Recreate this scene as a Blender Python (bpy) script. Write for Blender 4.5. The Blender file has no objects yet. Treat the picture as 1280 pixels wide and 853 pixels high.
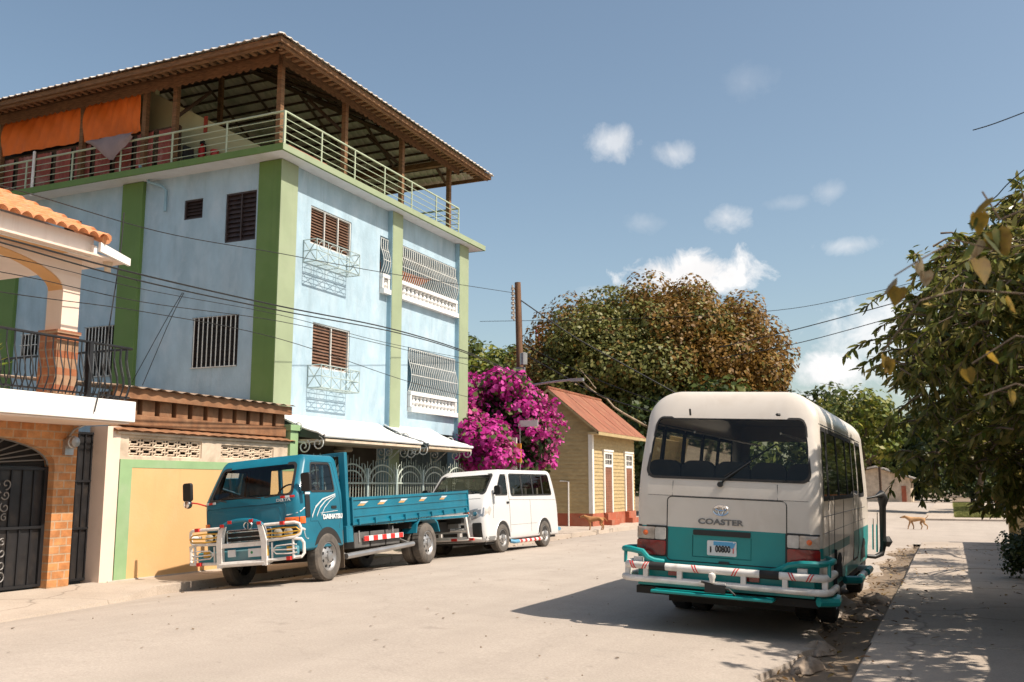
import bpy, bmesh, math, random
import numpy as np
from mathutils import Vector, Matrix
random.seed(7); rng = np.random.default_rng(7)
R = math.radians
scene = bpy.context.scene
COL = scene.collection

# ------------------------------------------------------------------ naming and tagging
def tag(o, label=None, cat=None, group=None, kind=None):
    if label: o['label'] = label
    if cat: o['category'] = cat
    if group: o['group'] = group
    if kind: o['kind'] = kind
    return o
def thing(name, label, cat, loc=(0, 0, 0), rot=(0, 0, 0), group=None):
    o = bpy.data.objects.new(name, None); COL.objects.link(o)
    o.location = loc; o.rotation_euler = rot; o.empty_display_size = .2
    return tag(o, label, cat, group)
def world_of(o):
    m = Matrix.LocRotScale(o.location, o.rotation_euler, o.scale)
    return m if o.parent is None else world_of(o.parent) @ o.matrix_parent_inverse @ m
def copy_tree(o, parent=None):
    c = o.copy(); COL.objects.link(c)
    if parent is not None: c.parent = parent
    for ch in list(o.children): copy_tree(ch, c)
    return c

# ------------------------------------------------------------------ mesh builder
class MB:
    def __init__(s): s.v = []; s.f = []; s.m = []
    def add(s, vs, fs, m=0, M=None):
        b = len(s.v)
        s.v += [tuple(M @ Vector(p)) for p in vs] if M is not None else [tuple(p) for p in vs]
        s.f += [tuple(i + b for i in f) for f in fs]; s.m += [m] * len(fs)
        return s
    def box(s, x0, x1, y0, y1, z0, z1, m=0, M=None):
        vs = [(x, y, z) for x in (x0, x1) for y in (y0, y1) for z in (z0, z1)]
        return s.add(vs, [(0, 1, 3, 2), (4, 6, 7, 5), (0, 4, 5, 1), (2, 3, 7, 6), (0, 2, 6, 4), (1, 5, 7, 3)], m, M)
    def quad(s, a, b, c, d, m=0): return s.add([a, b, c, d], [(0, 1, 2, 3)], m)
    def prism(s, poly, ax, a, b, m=0, M=None):
        n = len(poly)
        def P(u, v, w): return ((w, u, v), (u, w, v), (u, v, w))[ax]
        vs = [P(u, v, a) for u, v in poly] + [P(u, v, b) for u, v in poly]
        fs = [tuple(range(n))[::-1], tuple(range(n, 2 * n))] + [(i, (i + 1) % n, n + (i + 1) % n, n + i) for i in range(n)]
        return s.add(vs, fs, m, M)
    def tube(s, pts, r, n=6, closed=False, m=0, M=None):
        pts = [Vector(p) for p in pts]; k = len(pts)
        if k < 2: return s
        vs = []; up = None
        for i, p in enumerate(pts):
            a = pts[(i - 1) % k] if (closed or i > 0) else p
            b = pts[(i + 1) % k] if (closed or i < k - 1) else p
            t = (b - a)
            t = t.normalized() if t.length > 1e-9 else Vector((0, 0, 1))
            if up is None:
                up = Vector((0, 0, 1)) if abs(t.z) < .9 else Vector((1, 0, 0))
            u = (up - t * up.dot(t))
            u = u.normalized() if u.length > 1e-6 else t.orthogonal().normalized()
            w = t.cross(u); up = u
            rr = r[i] if isinstance(r, (list, tuple)) else r
            vs += [p + (u * math.cos(2 * math.pi * j / n) + w * math.sin(2 * math.pi * j / n)) * rr for j in range(n)]
        fs = []
        for i in range(k if closed else k - 1):
            i2 = (i + 1) % k
            fs += [(i * n + j, i * n + (j + 1) % n, i2 * n + (j + 1) % n, i2 * n + j) for j in range(n)]
        if not closed: fs += [tuple(range(n))[::-1], tuple((k - 1) * n + j for j in range(n))]
        return s.add(vs, fs, m, M)
    def lathe(s, prof, n=24, c=(0, 0, 0), ax=2, m=0, M=None, caps=True):
        vs = []
        for r, h in prof:
            for j in range(n):
                a = 2 * math.pi * j / n; u, v = r * math.cos(a), r * math.sin(a)
                p = ((h, u, v), (u, h, v), (u, v, h))[ax]
                vs.append((p[0] + c[0], p[1] + c[1], p[2] + c[2]))
        fs = [(i * n + j, i * n + (j + 1) % n, (i + 1) * n + (j + 1) % n, (i + 1) * n + j) for i in range(len(prof) - 1) for j in range(n)]
        if caps: fs += [tuple(range(n))[::-1], tuple((len(prof) - 1) * n + j for j in range(n))]
        return s.add(vs, fs, m, M)
    def build(s, name, mats, parent=None, smooth=None, bevel=0, world=False, merge=False):
        """parent given: the coordinates are the parent's own, or the world's when world is True"""
        me = bpy.data.meshes.new(name); me.from_pydata(s.v, [], s.f)
        mats = mats if isinstance(mats, (list, tuple)) else [mats]
        for mt in mats: me.materials.append(mt)
        if len(mats) > 1: me.polygons.foreach_set('material_index', s.m)
        bm = bmesh.new(); bm.from_mesh(me)
        if merge: bmesh.ops.remove_doubles(bm, verts=bm.verts, dist=.0004)
        bmesh.ops.recalc_face_normals(bm, faces=bm.faces); bm.to_mesh(me); bm.free()
        if smooth is not None:
            me.shade_smooth(); me.set_sharp_from_angle(angle=R(smooth))
        o = bpy.data.objects.new(name, me); COL.objects.link(o)
        if parent is not None:
            o.parent = parent
            if world: o.matrix_parent_inverse = world_of(parent).inverted()
        if bevel:
            b = o.modifiers.new('bevel', 'BEVEL'); b.width = bevel; b.segments = 2; b.limit_method = 'ANGLE'; b.angle_limit = R(40)
        return o

    def islands(s, name, mats, parent=None, **k):
        """one object for every loose piece"""
        root = list(range(len(s.v)))
        def find(i):
            while root[i] != i: root[i] = root[root[i]]; i = root[i]
            return i
        for f in s.f:
            a = find(f[0])
            for i in f[1:]: root[find(i)] = a
        out = {}
        for f in s.f: out.setdefault(find(f[0]), []).append(f)
        res = []
        for fs in out.values():
            ids = sorted({i for f in fs for i in f}); mp = {i: n for n, i in enumerate(ids)}
            res.append(MB().add([s.v[i] for i in ids], [tuple(mp[i] for i in f) for f in fs]).build(name, mats, parent, **k))
        return res

def arc(cx, cz, r, a0, a1, n, ry=None):
    ry = ry or r
    return [(cx + r * math.cos(R(a0 + (a1 - a0) * i / n)), cz + ry * math.sin(R(a0 + (a1 - a0) * i / n))) for i in range(n + 1)]
def spiral(cx, cz, r0, r1, a0, a1, n=18):
    return [(cx + (r0 + (r1 - r0) * i / n) * math.cos(R(a0 + (a1 - a0) * i / n)), cz + (r0 + (r1 - r0) * i / n) * math.sin(R(a0 + (a1 - a0) * i / n))) for i in range(n + 1)]
def rrect(u0, u1, v0, v1, r, n=5):
    out = []
    for cx, cz, a in ((u1 - r, v1 - r, 0), (u0 + r, v1 - r, 90), (u0 + r, v0 + r, 180), (u1 - r, v0 + r, 270)):
        out += arc(cx, cz, r, a, a + 90, n)
    return out

# text as flat real lettering; plane axes given by the matrix
def lettering(name, text, size, M, mat, parent, width=None, bold=0.0, extrude=.004, shear=0):
    cu = bpy.data.curves.new(name, 'FONT'); cu.body = text; cu.size = size; cu.align_x = 'CENTER'; cu.align_y = 'CENTER'
    cu.extrude = extrude; cu.offset = bold; cu.shear = shear; cu.resolution_u = 3
    tmp = bpy.data.objects.new(name + '_curve', cu); COL.objects.link(tmp)
    dg = bpy.context.evaluated_depsgraph_get(); dg.update()
    me = bpy.data.meshes.new_from_object(tmp.evaluated_get(dg)); bpy.data.objects.remove(tmp); bpy.data.curves.remove(cu)
    if width:
        xs = [v.co.x for v in me.vertices]; w = max(xs) - min(xs)
        me.transform(Matrix.Diagonal((width / w, 1, 1, 1)))
    me.transform(M); me.materials.clear(); me.materials.append(mat)
    o = bpy.data.objects.new(name, me); COL.objects.link(o); o.parent = parent
    return o

# ------------------------------------------------------------------ materials
def srgb(r, g, b):
    f = lambda c: (c / 255 / 12.92) if c / 255 <= .04045 else ((c / 255 + .055) / 1.055) ** 2.4
    return (f(r), f(g), f(b))
def nodes(name):
    m = bpy.data.materials.new(name); m.use_nodes = True
    nt = m.node_tree; return m, nt, nt.nodes['Principled BSDF']
def N(nt, t, **k):
    n = nt.nodes.new(t)
    for a, b in k.items(): setattr(n, a, b)
    return n
def ramp(nt, fac, stops):
    r = N(nt, 'ShaderNodeValToRGB'); e = r.color_ramp.elements
    while len(e) < len(stops): e.new(.5)
    for i, (p, c) in enumerate(stops):
        e[i].position = p; e[i].color = (*c, 1) if isinstance(c, tuple) else (c, c, c, 1)
    nt.links.new(fac, r.inputs[0]); return r.outputs[0]
def mixc(nt, fac, a, b, mode='MIX'):
    m = N(nt, 'ShaderNodeMix', data_type='RGBA', blend_type=mode)
    for s, v in ((m.inputs[0], fac), (m.inputs[6], a), (m.inputs[7], b)):
        if isinstance(v, (int, float)): s.default_value = v
        elif isinstance(v, tuple): s.default_value = (*v, 1)
        else: nt.links.new(v, s)
    return m.outputs[2]
def coords(nt, scale=(1, 1, 1), swap=None):
    tc = N(nt, 'ShaderNodeTexCoord'); mp = N(nt, 'ShaderNodeMapping'); mp.inputs['Scale'].default_value = scale
    if swap:   # choose which axes become the texture's u, v
        sx = N(nt, 'ShaderNodeSeparateXYZ'); cx = N(nt, 'ShaderNodeCombineXYZ'); nt.links.new(tc.outputs['Object'], sx.inputs[0])
        for i, a in enumerate(swap): nt.links.new(sx.outputs['XYZ'.index(a)], cx.inputs[i])
        nt.links.new(cx.outputs[0], mp.inputs[0])
    else: nt.links.new(tc.outputs['Object'], mp.inputs[0])
    return mp.outputs[0]
def noise(nt, vec, scale, detail=4, rough=.55, dist=0):
    n = N(nt, 'ShaderNodeTexNoise'); n.inputs['Scale'].default_value = scale; n.inputs['Detail'].default_value = detail
    n.inputs['Roughness'].default_value = rough; n.inputs['Distortion'].default_value = dist
    nt.links.new(vec, n.inputs['Vector']); return n.outputs['Fac']
def bump(nt, bs, h, strength=.3, dist=.02):
    b = N(nt, 'ShaderNodeBump'); b.inputs['Strength'].default_value = strength; b.inputs['Distance'].default_value = dist
    nt.links.new(h, b.inputs['Height']); nt.links.new(b.outputs[0], bs.inputs['Normal'])
def mat(name, col, rough=.6, metal=0, var=.12, scale=2.5, stretch=(1, 1, 1), bmp=0, bscale=60, spec=None, dirt=None, dirt_amt=.3, dirt_scale=1.5, coat=0):
    m, nt, b = nodes(name); v = coords(nt, stretch)
    lo = tuple(c * (1 - var) for c in col); hi = tuple(min(1, c * (1 + var)) for c in col)
    c = ramp(nt, noise(nt, v, scale, 6), [(.3, lo), (.7, hi)])
    if dirt:
        f = ramp(nt, noise(nt, v, dirt_scale, 8, .65, .4), [(.48, 0.0), (.75, dirt_amt)])
        c = mixc(nt, f, c, dirt)
    nt.links.new(c, b.inputs['Base Color'])
    b.inputs['Roughness'].default_value = rough; b.inputs['Metallic'].default_value = metal
    if spec is not None: b.inputs['Specular IOR Level'].default_value = spec
    if coat: b.inputs['Coat Weight'].default_value = coat; b.inputs['Coat Roughness'].default_value = .08
    if bmp: bump(nt, b, noise(nt, v, bscale, 5, .6), bmp, .01)
    return m
def streaks(m, col, amt=.35, stretch=(5, 5, .22), scale=1.4, lo=.55, hi=.78):
    """rain run-off marks: long vertical stains laid over a wall paint"""
    nt = m.node_tree; b = nt.nodes['Principled BSDF']; src = b.inputs['Base Color'].links[0].from_socket
    f = noise(nt, coords(nt, stretch), scale, 6, .6, .2); g_ = noise(nt, coords(nt), .55, 3, .5)
    k = N(nt, 'ShaderNodeMath', operation='MULTIPLY'); nt.links.new(ramp(nt, f, [(lo, 0.0), (hi, amt)]), k.inputs[0]); nt.links.new(ramp(nt, g_, [(.35, .15), (.65, 1.0)]), k.inputs[1])
    nt.links.new(mixc(nt, k.outputs[0], src, col), b.inputs['Base Color'])
def glass(name, tint=(.25, .27, .27), refl=1.0, rough=.02):
    m = bpy.data.materials.new(name); m.use_nodes = True; nt = m.node_tree; nt.nodes.clear()
    o = N(nt, 'ShaderNodeOutputMaterial'); t = N(nt, 'ShaderNodeBsdfTransparent'); g = N(nt, 'ShaderNodeBsdfGlossy'); mx = N(nt, 'ShaderNodeMixShader')
    f = N(nt, 'ShaderNodeFresnel'); f.inputs[0].default_value = 1.5
    mul = N(nt, 'ShaderNodeMath', operation='MULTIPLY'); mul.inputs[1].default_value = refl
    t.inputs[0].default_value = (*tint, 1); g.inputs['Roughness'].default_value = rough
    nt.links.new(f.outputs[0], mul.inputs[0]); nt.links.new(mul.outputs[0], mx.inputs[0]); nt.links.new(t.outputs[0], mx.inputs[1]); nt.links.new(g.outputs[0], mx.inputs[2]); nt.links.new(mx.outputs[0], o.inputs[0])
    return m
def leaf_mat(name, stops, trans=.25, rough=.5):
    """stops: list of (pos, colour) over the per-leaf random value"""
    m, nt, b = nodes(name); g = N(nt, 'ShaderNodeNewGeometry')
    c = ramp(nt, g.outputs['Random Per Island'], stops)
    nt.links.new(c, b.inputs['Base Color']); b.inputs['Roughness'].default_value = rough; b.inputs['Specular IOR Level'].default_value = .3
    t = N(nt, 'ShaderNodeBsdfTranslucent'); nt.links.new(c, t.inputs[0])
    mx = N(nt, 'ShaderNodeMixShader'); mx.inputs[0].default_value = trans
    out = nt.nodes['Material Output']
    nt.links.new(b.outputs[0], mx.inputs[1]); nt.links.new(t.outputs[0], mx.inputs[2]); nt.links.new(mx.outputs[0], out.inputs[0])
    return m

# ------------------------------------------------------------------ foliage: many small leaf faces in numpy
LEAF = {'diamond': (np.array([(-.5, 0, 0), (0, -.32, .06), (.5, 0, 0), (0, .32, .06)]), [(0, 1, 2, 3)]),
        'lance': (np.array([(0, 0, 0), (.3, -.15, .03), (.7, -.13, -.04), (1, 0, -.16), (.7, .13, -.04), (.3, .15, .03)]), [(0, 1, 2, 3, 4, 5)]),
        'petal': (np.array([(-.5, -.3, 0), (0, -.42, .16), (.5, -.05, .05), (.1, .45, .16), (-.4, .3, 0)]), [(0, 1, 2, 3, 4)]),
        'blade': (np.array([(0, -.04, 0), (0, .04, 0), (.6, .03, .12), (1, 0, .1), (.6, -.03, .12)]), [(0, 1, 2, 3, 4)])}
def leaf_mesh(name, pos, nrm, axis, size, mats, midx=None, shape='diamond', parent=None, world=True):
    n = len(pos); T, F = LEAF[shape]; k = len(T)
    nrm = nrm / (np.linalg.norm(nrm, axis=1, keepdims=True) + 1e-9)
    a = axis - nrm * np.sum(axis * nrm, axis=1, keepdims=True); a /= (np.linalg.norm(a, axis=1, keepdims=True) + 1e-9)
    b = np.cross(nrm, a); sz = np.asarray(size).reshape(-1, 1, 1)
    V = pos[:, None, :] + sz * (T[None, :, 0:1] * a[:, None, :] + T[None, :, 1:2] * b[:, None, :] + T[None, :, 2:3] * nrm[:, None, :])
    me = bpy.data.meshes.new(name); me.vertices.add(n * k); me.vertices.foreach_set('co', V.reshape(-1).astype(np.float32))
    me.loops.add(n * k); me.loops.foreach_set('vertex_index', np.arange(n * k, dtype=np.int32))
    me.polygons.add(n); me.polygons.foreach_set('loop_start', np.arange(0, n * k, k, dtype=np.int32))
    mats = mats if isinstance(mats, (list, tuple)) else [mats]
    for m_ in mats: me.materials.append(m_)
    if midx is not None: me.polygons.foreach_set('material_index', np.asarray(midx, dtype=np.int32))
    me.update(calc_edges=True); me.validate()
    o = bpy.data.objects.new(name, me); COL.objects.link(o)
    if parent is not None:
        o.parent = parent
        if world: o.matrix_parent_inverse = world_of(parent).inverted()
    return o
def rand_dir(n):
    d = rng.normal(size=(n, 3)); return d / np.linalg.norm(d, axis=1, keepdims=True)
def clump_points(centres, radii, per, flat=.8, spread=.75):
    """leaf positions and outward normals on and inside many small clumps"""
    P, Nn, C = [], [], []
    for i, (c, r) in enumerate(zip(centres, radii)):
        k = int(per * r * r) if per > 0 else -per
        d = rand_dir(k); rad = r * (spread + (1 - spread) * rng.random((k, 1)))
        p = c + d * rad * np.array([1, 1, flat]); P.append(p); Nn.append(d * .8 + rand_dir(k) * .55 + np.array([0, 0, .35])); C.append(np.full(k, i))
    return np.vstack(P), np.vstack(Nn), np.concatenate(C)
def crown_clumps(c, r, n, rmin, rmax, low=-.6, inner=.25, wob=.08):
    """clump centres in the outer part of an ellipsoid crown with an uneven outline"""
    out, rad = [], []
    c = np.array(c); r = np.array(r)
    while len(out) < n:
        d = rand_dir(1)[0]
        if d[2] < low: continue
        k = .62 + .36 * rng.random() if rng.random() > inner else .25 + .35 * rng.random()
        k *= 1 - wob + 2 * wob * math.sin(d[0] * 5 + c[0]) * math.cos(d[1] * 4 + d[2] * 3)
        out.append(c + d * r * k); rad.append(rng.uniform(rmin, rmax))
    return np.array(out), np.array(rad)
def limb(mb, a, b, r0, r1, wob=.1, n=7, k=5):
    a = Vector(a); b = Vector(b); pts = []; rs = []
    for i in range(k + 1):
        t = i / k; p = a.lerp(b, t)
        if 0 < i < k: p += Vector([random.uniform(-1, 1) * wob for _ in range(3)])
        pts.append(p); rs.append(r0 + (r1 - r0) * t)
    mb.tube(pts, rs, n); return pts

# ------------------------------------------------------------------ the camera and a helper that finds the point of a plane seen in a direction
F_PX = 1200.0; PITCH = R(8.554); YAW = R(24.303); EYE = Vector((0, 0, 1.55))
cam_d = bpy.data.cameras.new('camera'); cam = bpy.data.objects.new('camera', cam_d); COL.objects.link(cam)
cam.location = EYE; cam.rotation_euler = (math.pi / 2 + PITCH, 0, YAW)
cam_d.sensor_width = 36; cam_d.lens = F_PX / 1280 * 36; cam_d.clip_end = 3000; cam_d.clip_start = .05
cam_d.dof.use_dof = True; cam_d.dof.focus_distance = 14.5; cam_d.dof.aperture_fstop = 2.8
scene.camera = cam
CR = cam.rotation_euler.to_matrix()
def direction(px, py): return (CR @ Vector(((px - 640) / F_PX, (426.5 - py) / F_PX, -1))).normalized()
def U(px, py, ax, val):
    d = direction(px, py); t = (val - EYE[ax]) / d[ax]; return EYE + d * t
# ================================================================== materials
M = {}
M['blue_wall'] = mat('blue plaster', (.345, .47, .55), .9, var=.12, scale=2.6, stretch=(1, 1, .5), bmp=.7, bscale=26, dirt=(.52, .61, .67), dirt_amt=.6, dirt_scale=2.2)
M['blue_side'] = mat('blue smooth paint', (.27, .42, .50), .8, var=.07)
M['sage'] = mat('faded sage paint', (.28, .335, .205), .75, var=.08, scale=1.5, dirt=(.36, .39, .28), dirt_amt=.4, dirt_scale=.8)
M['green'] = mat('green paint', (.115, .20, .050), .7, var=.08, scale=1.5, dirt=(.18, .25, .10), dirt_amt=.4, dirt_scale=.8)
M['green_pale'] = mat('pale green paint', (.26, .40, .20), .75, var=.08, dirt=(.42, .46, .33), dirt_amt=.35)
M['slab_white'] = mat('white soffit paint', (.62, .66, .68), .85, var=.06, dirt=(.45, .45, .42), dirt_amt=.3)
M['rail'] = mat('pale green rail paint', (.42, .48, .34), .5, var=.08)
M['wood'] = mat('weathered brown timber', (.185, .095, .043), .85, var=.45, scale=6, stretch=(1, 1, 6), bmp=.3, dirt=(.26, .135, .06), dirt_amt=.6)
M['wood_dark'] = mat('dark roof timber', (.07, .04, .022), .9, var=.35, scale=5)
M['zinc_under'] = mat('old zinc sheet', (.60, .54, .47), .6, .1, var=.2, scale=1.2, dirt=(.36, .25, .16), dirt_amt=.6, dirt_scale=1.3)
M['zinc_red'] = mat('faded red zinc', (.30, .065, .045), .7, var=.3, scale=3, dirt=(.55, .35, .30), dirt_amt=.75, dirt_scale=2.2)
M['tarp'] = mat('orange tarpaulin', (.72, .15, .012), .65, var=.12, scale=2.5)
M['grey_cloth'] = mat('grey cloth', (.26, .20, .20), .9, var=.15)
M['cream_wall'] = mat('cream green plaster', (.50, .48, .28), .85, var=.06, dirt=(.35, .33, .2), dirt_amt=.3)
M['louver'] = mat('brown louvre', (.145, .075, .045), .55, var=.3, scale=7)
M['louver_dark'] = mat('dark louvre', (.045, .028, .025), .5, var=.3, scale=7)
M['dark'] = mat('dark room', (.018, .015, .013), .9, var=.2)
M['iron_white'] = mat('white painted iron', (.62, .63, .60), .5, var=.08, dirt=(.4, .36, .3), dirt_amt=.4)
M['iron_pale'] = mat('pale teal painted iron', (.40, .48, .46), .55, var=.1)
M['white_paint'] = mat('white masonry paint', (.76, .75, .73), .75, var=.05, dirt=(.55, .5, .44), dirt_amt=.3)
M['awning'] = mat('white awning sheet', (.78, .77, .75), .6, var=.04, scale=1.2, dirt=(.6, .57, .52), dirt_amt=.35, dirt_scale=.8)
M['black_iron'] = mat('black iron', (.02, .02, .022), .45, .3, var=.3)
M['gate_panel'] = mat('black steel sheet', (.024, .023, .024), .38, .2, var=.35, scale=4, dirt=(.07, .055, .045), dirt_amt=.6, dirt_scale=3)
M['peach'] = mat('peach wall paint', (.66, .395, .175), .8, var=.05, scale=1.2, bmp=.25, bscale=25, dirt=(.66, .45, .25), dirt_amt=.4)
M['concrete'] = mat('old concrete', (.46, .40, .34), .9, var=.15, scale=3, bmp=.4, bscale=40, dirt=(.25, .21, .17), dirt_amt=.6)
M['concrete_dirty'] = mat('cream weathered concrete', (.60, .48, .36), .9, var=.16, scale=3, bmp=.3, dirt=(.22, .15, .10), dirt_amt=.7, dirt_scale=2)
M['soffit_pink'] = mat('pale stucco', (.76, .60, .49), .8, var=.05, dirt=(.62, .46, .36), dirt_amt=.35)
M['panel_tan_arch_bounce'] = mat('tan panel paint and arch bounce light', (.62, .33, .13), .8, var=.05)  # the soffit panel's own tan; under the arch it stands for bounce light
M['stucco_white'] = mat('white stucco', (.78, .74, .70), .8, var=.04)
M['terracotta'] = mat('terracotta tile', (.60, .25, .105), .75, var=.22, scale=9, dirt=(.66, .38, .24), dirt_amt=.6, dirt_scale=5)
M['rafter'] = mat('terracotta stained timber', (.23, .105, .048), .85, var=.3, scale=5, dirt=(.34, .20, .11), dirt_amt=.6, dirt_scale=3)
M['clapboard'] = mat('yellow clapboard', (.40, .30, .15), .75, var=.16, scale=4, stretch=(1, 1, 3), dirt=(.42, .28, .12), dirt_amt=.4)
M['roof_red'] = mat('red zinc roof', (.225, .072, .034), .65, var=.3, scale=2.5, stretch=(.5, 2, .5), dirt=(.35, .175, .09), dirt_amt=.75, dirt_scale=1.6)
M['trim_white'] = mat('white timber trim', (.75, .72, .66), .7, var=.05, dirt=(.5, .42, .32), dirt_amt=.3)
M['door_brown'] = mat('brown door', (.22, .09, .05), .6, var=.2)
M['plinth_red'] = mat('red plinth', (.34, .085, .04), .8, var=.2, dirt=(.4, .25, .17), dirt_amt=.5)
M['ochre'] = mat('ochre wall', (.46, .31, .12), .9, var=.15, scale=2, bmp=.4, bscale=20, dirt=(.28, .2, .1), dirt_amt=.6)
M['pole_wood'] = mat('pole timber', (.16, .085, .045), .9, var=.3, scale=3, stretch=(6, 6, .6), bmp=.3)
M['bark'] = mat('bark', (.14, .10, .07), .95, var=.35, scale=5, stretch=(3, 3, .7), bmp=.6, bscale=14)
M['black_rubber'] = mat('black rubber', (.016, .015, .015), .75, var=.25)
M['cable'] = mat('black cable', (.012, .012, .012), .7, var=.1)
M['red_plastic'] = mat('red paint', (.45, .02, .015), .4, var=.1)
M['orange_plastic'] = mat('orange lens', (.75, .12, .01), .3, var=.15, scale=20)
M['chrome'] = mat('chrome', (.75, .75, .76), .18, 1, var=.05)
M['steel'] = mat('dull steel', (.40, .39, .38), .45, .8, var=.15)

for k_, c_, a_ in (('blue_wall', (.20, .25, .27), .42), ('peach', (.42, .24, .11), .35), ('slab_white', (.30, .29, .26), .5), ('white_paint', (.40, .36, .3), .4), ('concrete_dirty', (.16, .11, .08), .6), ('stucco_white', (.5, .43, .36), .35), ('sage', (.17, .19, .12), .35), ('green', (.05, .08, .03), .4), ('ochre', (.2, .13, .06), .5)): streaks(M[k_], c_, a_)
# brick: real brick bond, u along the street or across it
def brick_mat(name, swap, c1, c2, mortar, scale=1.0):
    m, nt, b = nodes(name); v = coords(nt, (scale,) * 3, swap)
    t = N(nt, 'ShaderNodeTexBrick'); nt.links.new(v, t.inputs['Vector'])
    t.inputs['Color1'].default_value = (*c1, 1); t.inputs['Color2'].default_value = (*c2, 1); t.inputs['Mortar'].default_value = (*mortar, 1)
    t.inputs['Scale'].default_value = 1; t.inputs['Brick Width'].default_value = .24; t.inputs['Row Height'].default_value = .125
    t.inputs['Mortar Size'].default_value = .012; t.inputs['Bias'].default_value = -.1
    g = ramp(nt, noise(nt, v, 7, 6, .65), [(.3, .7), (.7, 1.25)])
    c = mixc(nt, 1.0, t.outputs['Color'], g, 'MULTIPLY')
    f = ramp(nt, noise(nt, v, 1.1, 6, .6), [(.45, 0.0), (.8, .45)])
    c = mixc(nt, f, c, (.50, .34, .22)); nt.links.new(c, b.inputs['Base Color']); b.inputs['Roughness'].default_value = .9
    inv = N(nt, 'ShaderNodeMath', operation='SUBTRACT'); inv.inputs[0].default_value = 1; nt.links.new(t.outputs['Fac'], inv.inputs[1])
    bump(nt, b, inv.outputs[0], .6, .012); return m
M['brick'] = brick_mat('orange brick', 'YZX', (.43, .17, .055), (.52, .24, .09), (.42, .28, .17))
M['brick_side'] = brick_mat('red brick', 'XZY', (.27, .075, .028), (.36, .125, .045), (.33, .19, .11))

# road: pale dusty asphalt / concrete with wheel tracks, patches, grit, cracks
def ground_mat(name, base, dust, dark, crack=.5, along=True):
    m, nt, b = nodes(name); v = coords(nt)
    big = noise(nt, v, .18, 6, .6, .6); mid = noise(nt, v, 1.1, 8, .65); fine = noise(nt, v, 45, 4, .7)
    c = ramp(nt, big, [(.32, base), (.68, dust)])
    c = mixc(nt, ramp(nt, mid, [(.42, 0.0), (.72, .40)]), c, dark)
    if along:   # long streaks worn by tyres
        sv = coords(nt, (1.3, .035, 1)); c = mixc(nt, ramp(nt, noise(nt, sv, 1.3, 5, .6), [(.45, 0.0), (.75, .35)]), c, dark)
    g = ramp(nt, fine, [(.3, .82), (.7, 1.14)]); c = mixc(nt, 1.0, c, g, 'MULTIPLY')
    spots = ramp(nt, noise(nt, v, 6.5, 3, .5), [(.70, 0.0), (.76, .35)]); c = mixc(nt, spots, c, tuple(x * .55 for x in dark))
    if crack:
        vd = N(nt, 'ShaderNodeTexVoronoi', feature='DISTANCE_TO_EDGE'); vd.inputs['Scale'].default_value = .22
        wv = N(nt, 'ShaderNodeVectorMath', operation='ADD'); nz = N(nt, 'ShaderNodeTexNoise'); nz.inputs['Scale'].default_value = 1.2; nz.inputs['Detail'].default_value = 6
        nt.links.new(v, nz.inputs['Vector']); nt.links.new(v, wv.inputs[0]); nt.links.new(nz.outputs['Color'], wv.inputs[1]); nt.links.new(wv.outputs[0], vd.inputs['Vector'])
        cf = ramp(nt, vd.outputs['Distance'], [(.0, crack), (.006, 0.0)]); c = mixc(nt, cf, c, tuple(x * .35 for x in dark))
    # oil and damp stains, scattered
    if along:
        st = ramp(nt, noise(nt, v, .9, 5, .55, 1.2), [(.64, 0.0), (.72, .30)]); c = mixc(nt, st, c, tuple(x * .5 for x in dark))
    nt.links.new(c, b.inputs['Base Color']); b.inputs['Roughness'].default_value = .93; b.inputs['Specular IOR Level'].default_value = .25
    bump(nt, b, fine, .35, .008); return m
M['road'] = ground_mat('dusty road', (.385, .33, .28), (.435, .375, .32), (.30, .255, .215), .10)
M['walk'] = ground_mat('pavement concrete', (.42, .35, .285), (.48, .405, .335), (.27, .22, .175), .55, False)
M['soil'] = ground_mat('dry soil', (.19, .14, .095), (.27, .205, .145), (.11, .08, .055), 0, False)

# ================================================================== sky and sun
SUN = Vector((.77, -.005, 1.0)).normalized()       # towards the sun
SUN_EL = math.asin(SUN.z); SUN_AZ = math.atan2(SUN.x, SUN.y)
w = bpy.data.worlds.new('World'); scene.world = w; w.use_nodes = True
nt = w.node_tree; bg = nt.nodes['Background']
sky = N(nt, 'ShaderNodeTexSky', sky_type='NISHITA'); sky.sun_disc = False; sky.sun_elevation = SUN_EL; sky.sun_rotation = SUN_AZ
sky.air_density = 1.0; sky.dust_density = 2.0; sky.ozone_density = 1.6; sky.altitude = 50
SKY_GAIN = 1.0
tc = N(nt, 'ShaderNodeTexCoord'); nrm = N(nt, 'ShaderNodeVectorMath', operation='NORMALIZE'); nt.links.new(tc.outputs['Generated'], nrm.inputs[0])
nz1 = noise(nt, nrm.outputs[0], 26, 10, .66, .35); nz2 = noise(nt, nrm.outputs[0], 9, 6, .6)
# clouds: fair-weather puffs at fixed directions of the sky (direction, half width, half height, density)
clouds = [(866, 345, 92, 36, 1.0), (764, 178, 36, 26, .6), (842, 192, 30, 18, .5), (908, 272, 28, 20, .55), (1064, 307, 42, 13, .5), (1038, 240, 20, 15, .35), (984, 254, 26, 10, .3),
          (806, 279, 28, 14, .3), (933, 104, 34, 24, .22), (1050, 465, 60, 26, .95), (1130, 425, 95, 62, .75), (1040, 505, 70, 24, .9), (742, 366, 26, 12, .4), (1100, 400, 60, 26, .6), (300, 520, 200, 60, .2), (1420, 300, 120, 50, .6), (-150, 420, 160, 60, .5)]
acc = None
def math_node(op, a, b_=None, clamp=False):
    m_ = N(nt, 'ShaderNodeMath', operation=op); m_.use_clamp = clamp
    for i, x in enumerate((a, b_)):
        if x is None: continue
        if isinstance(x, (int, float)): m_.inputs[i].default_value = x
        else: nt.links.new(x, m_.inputs[i])
    return m_.outputs[0]
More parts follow.
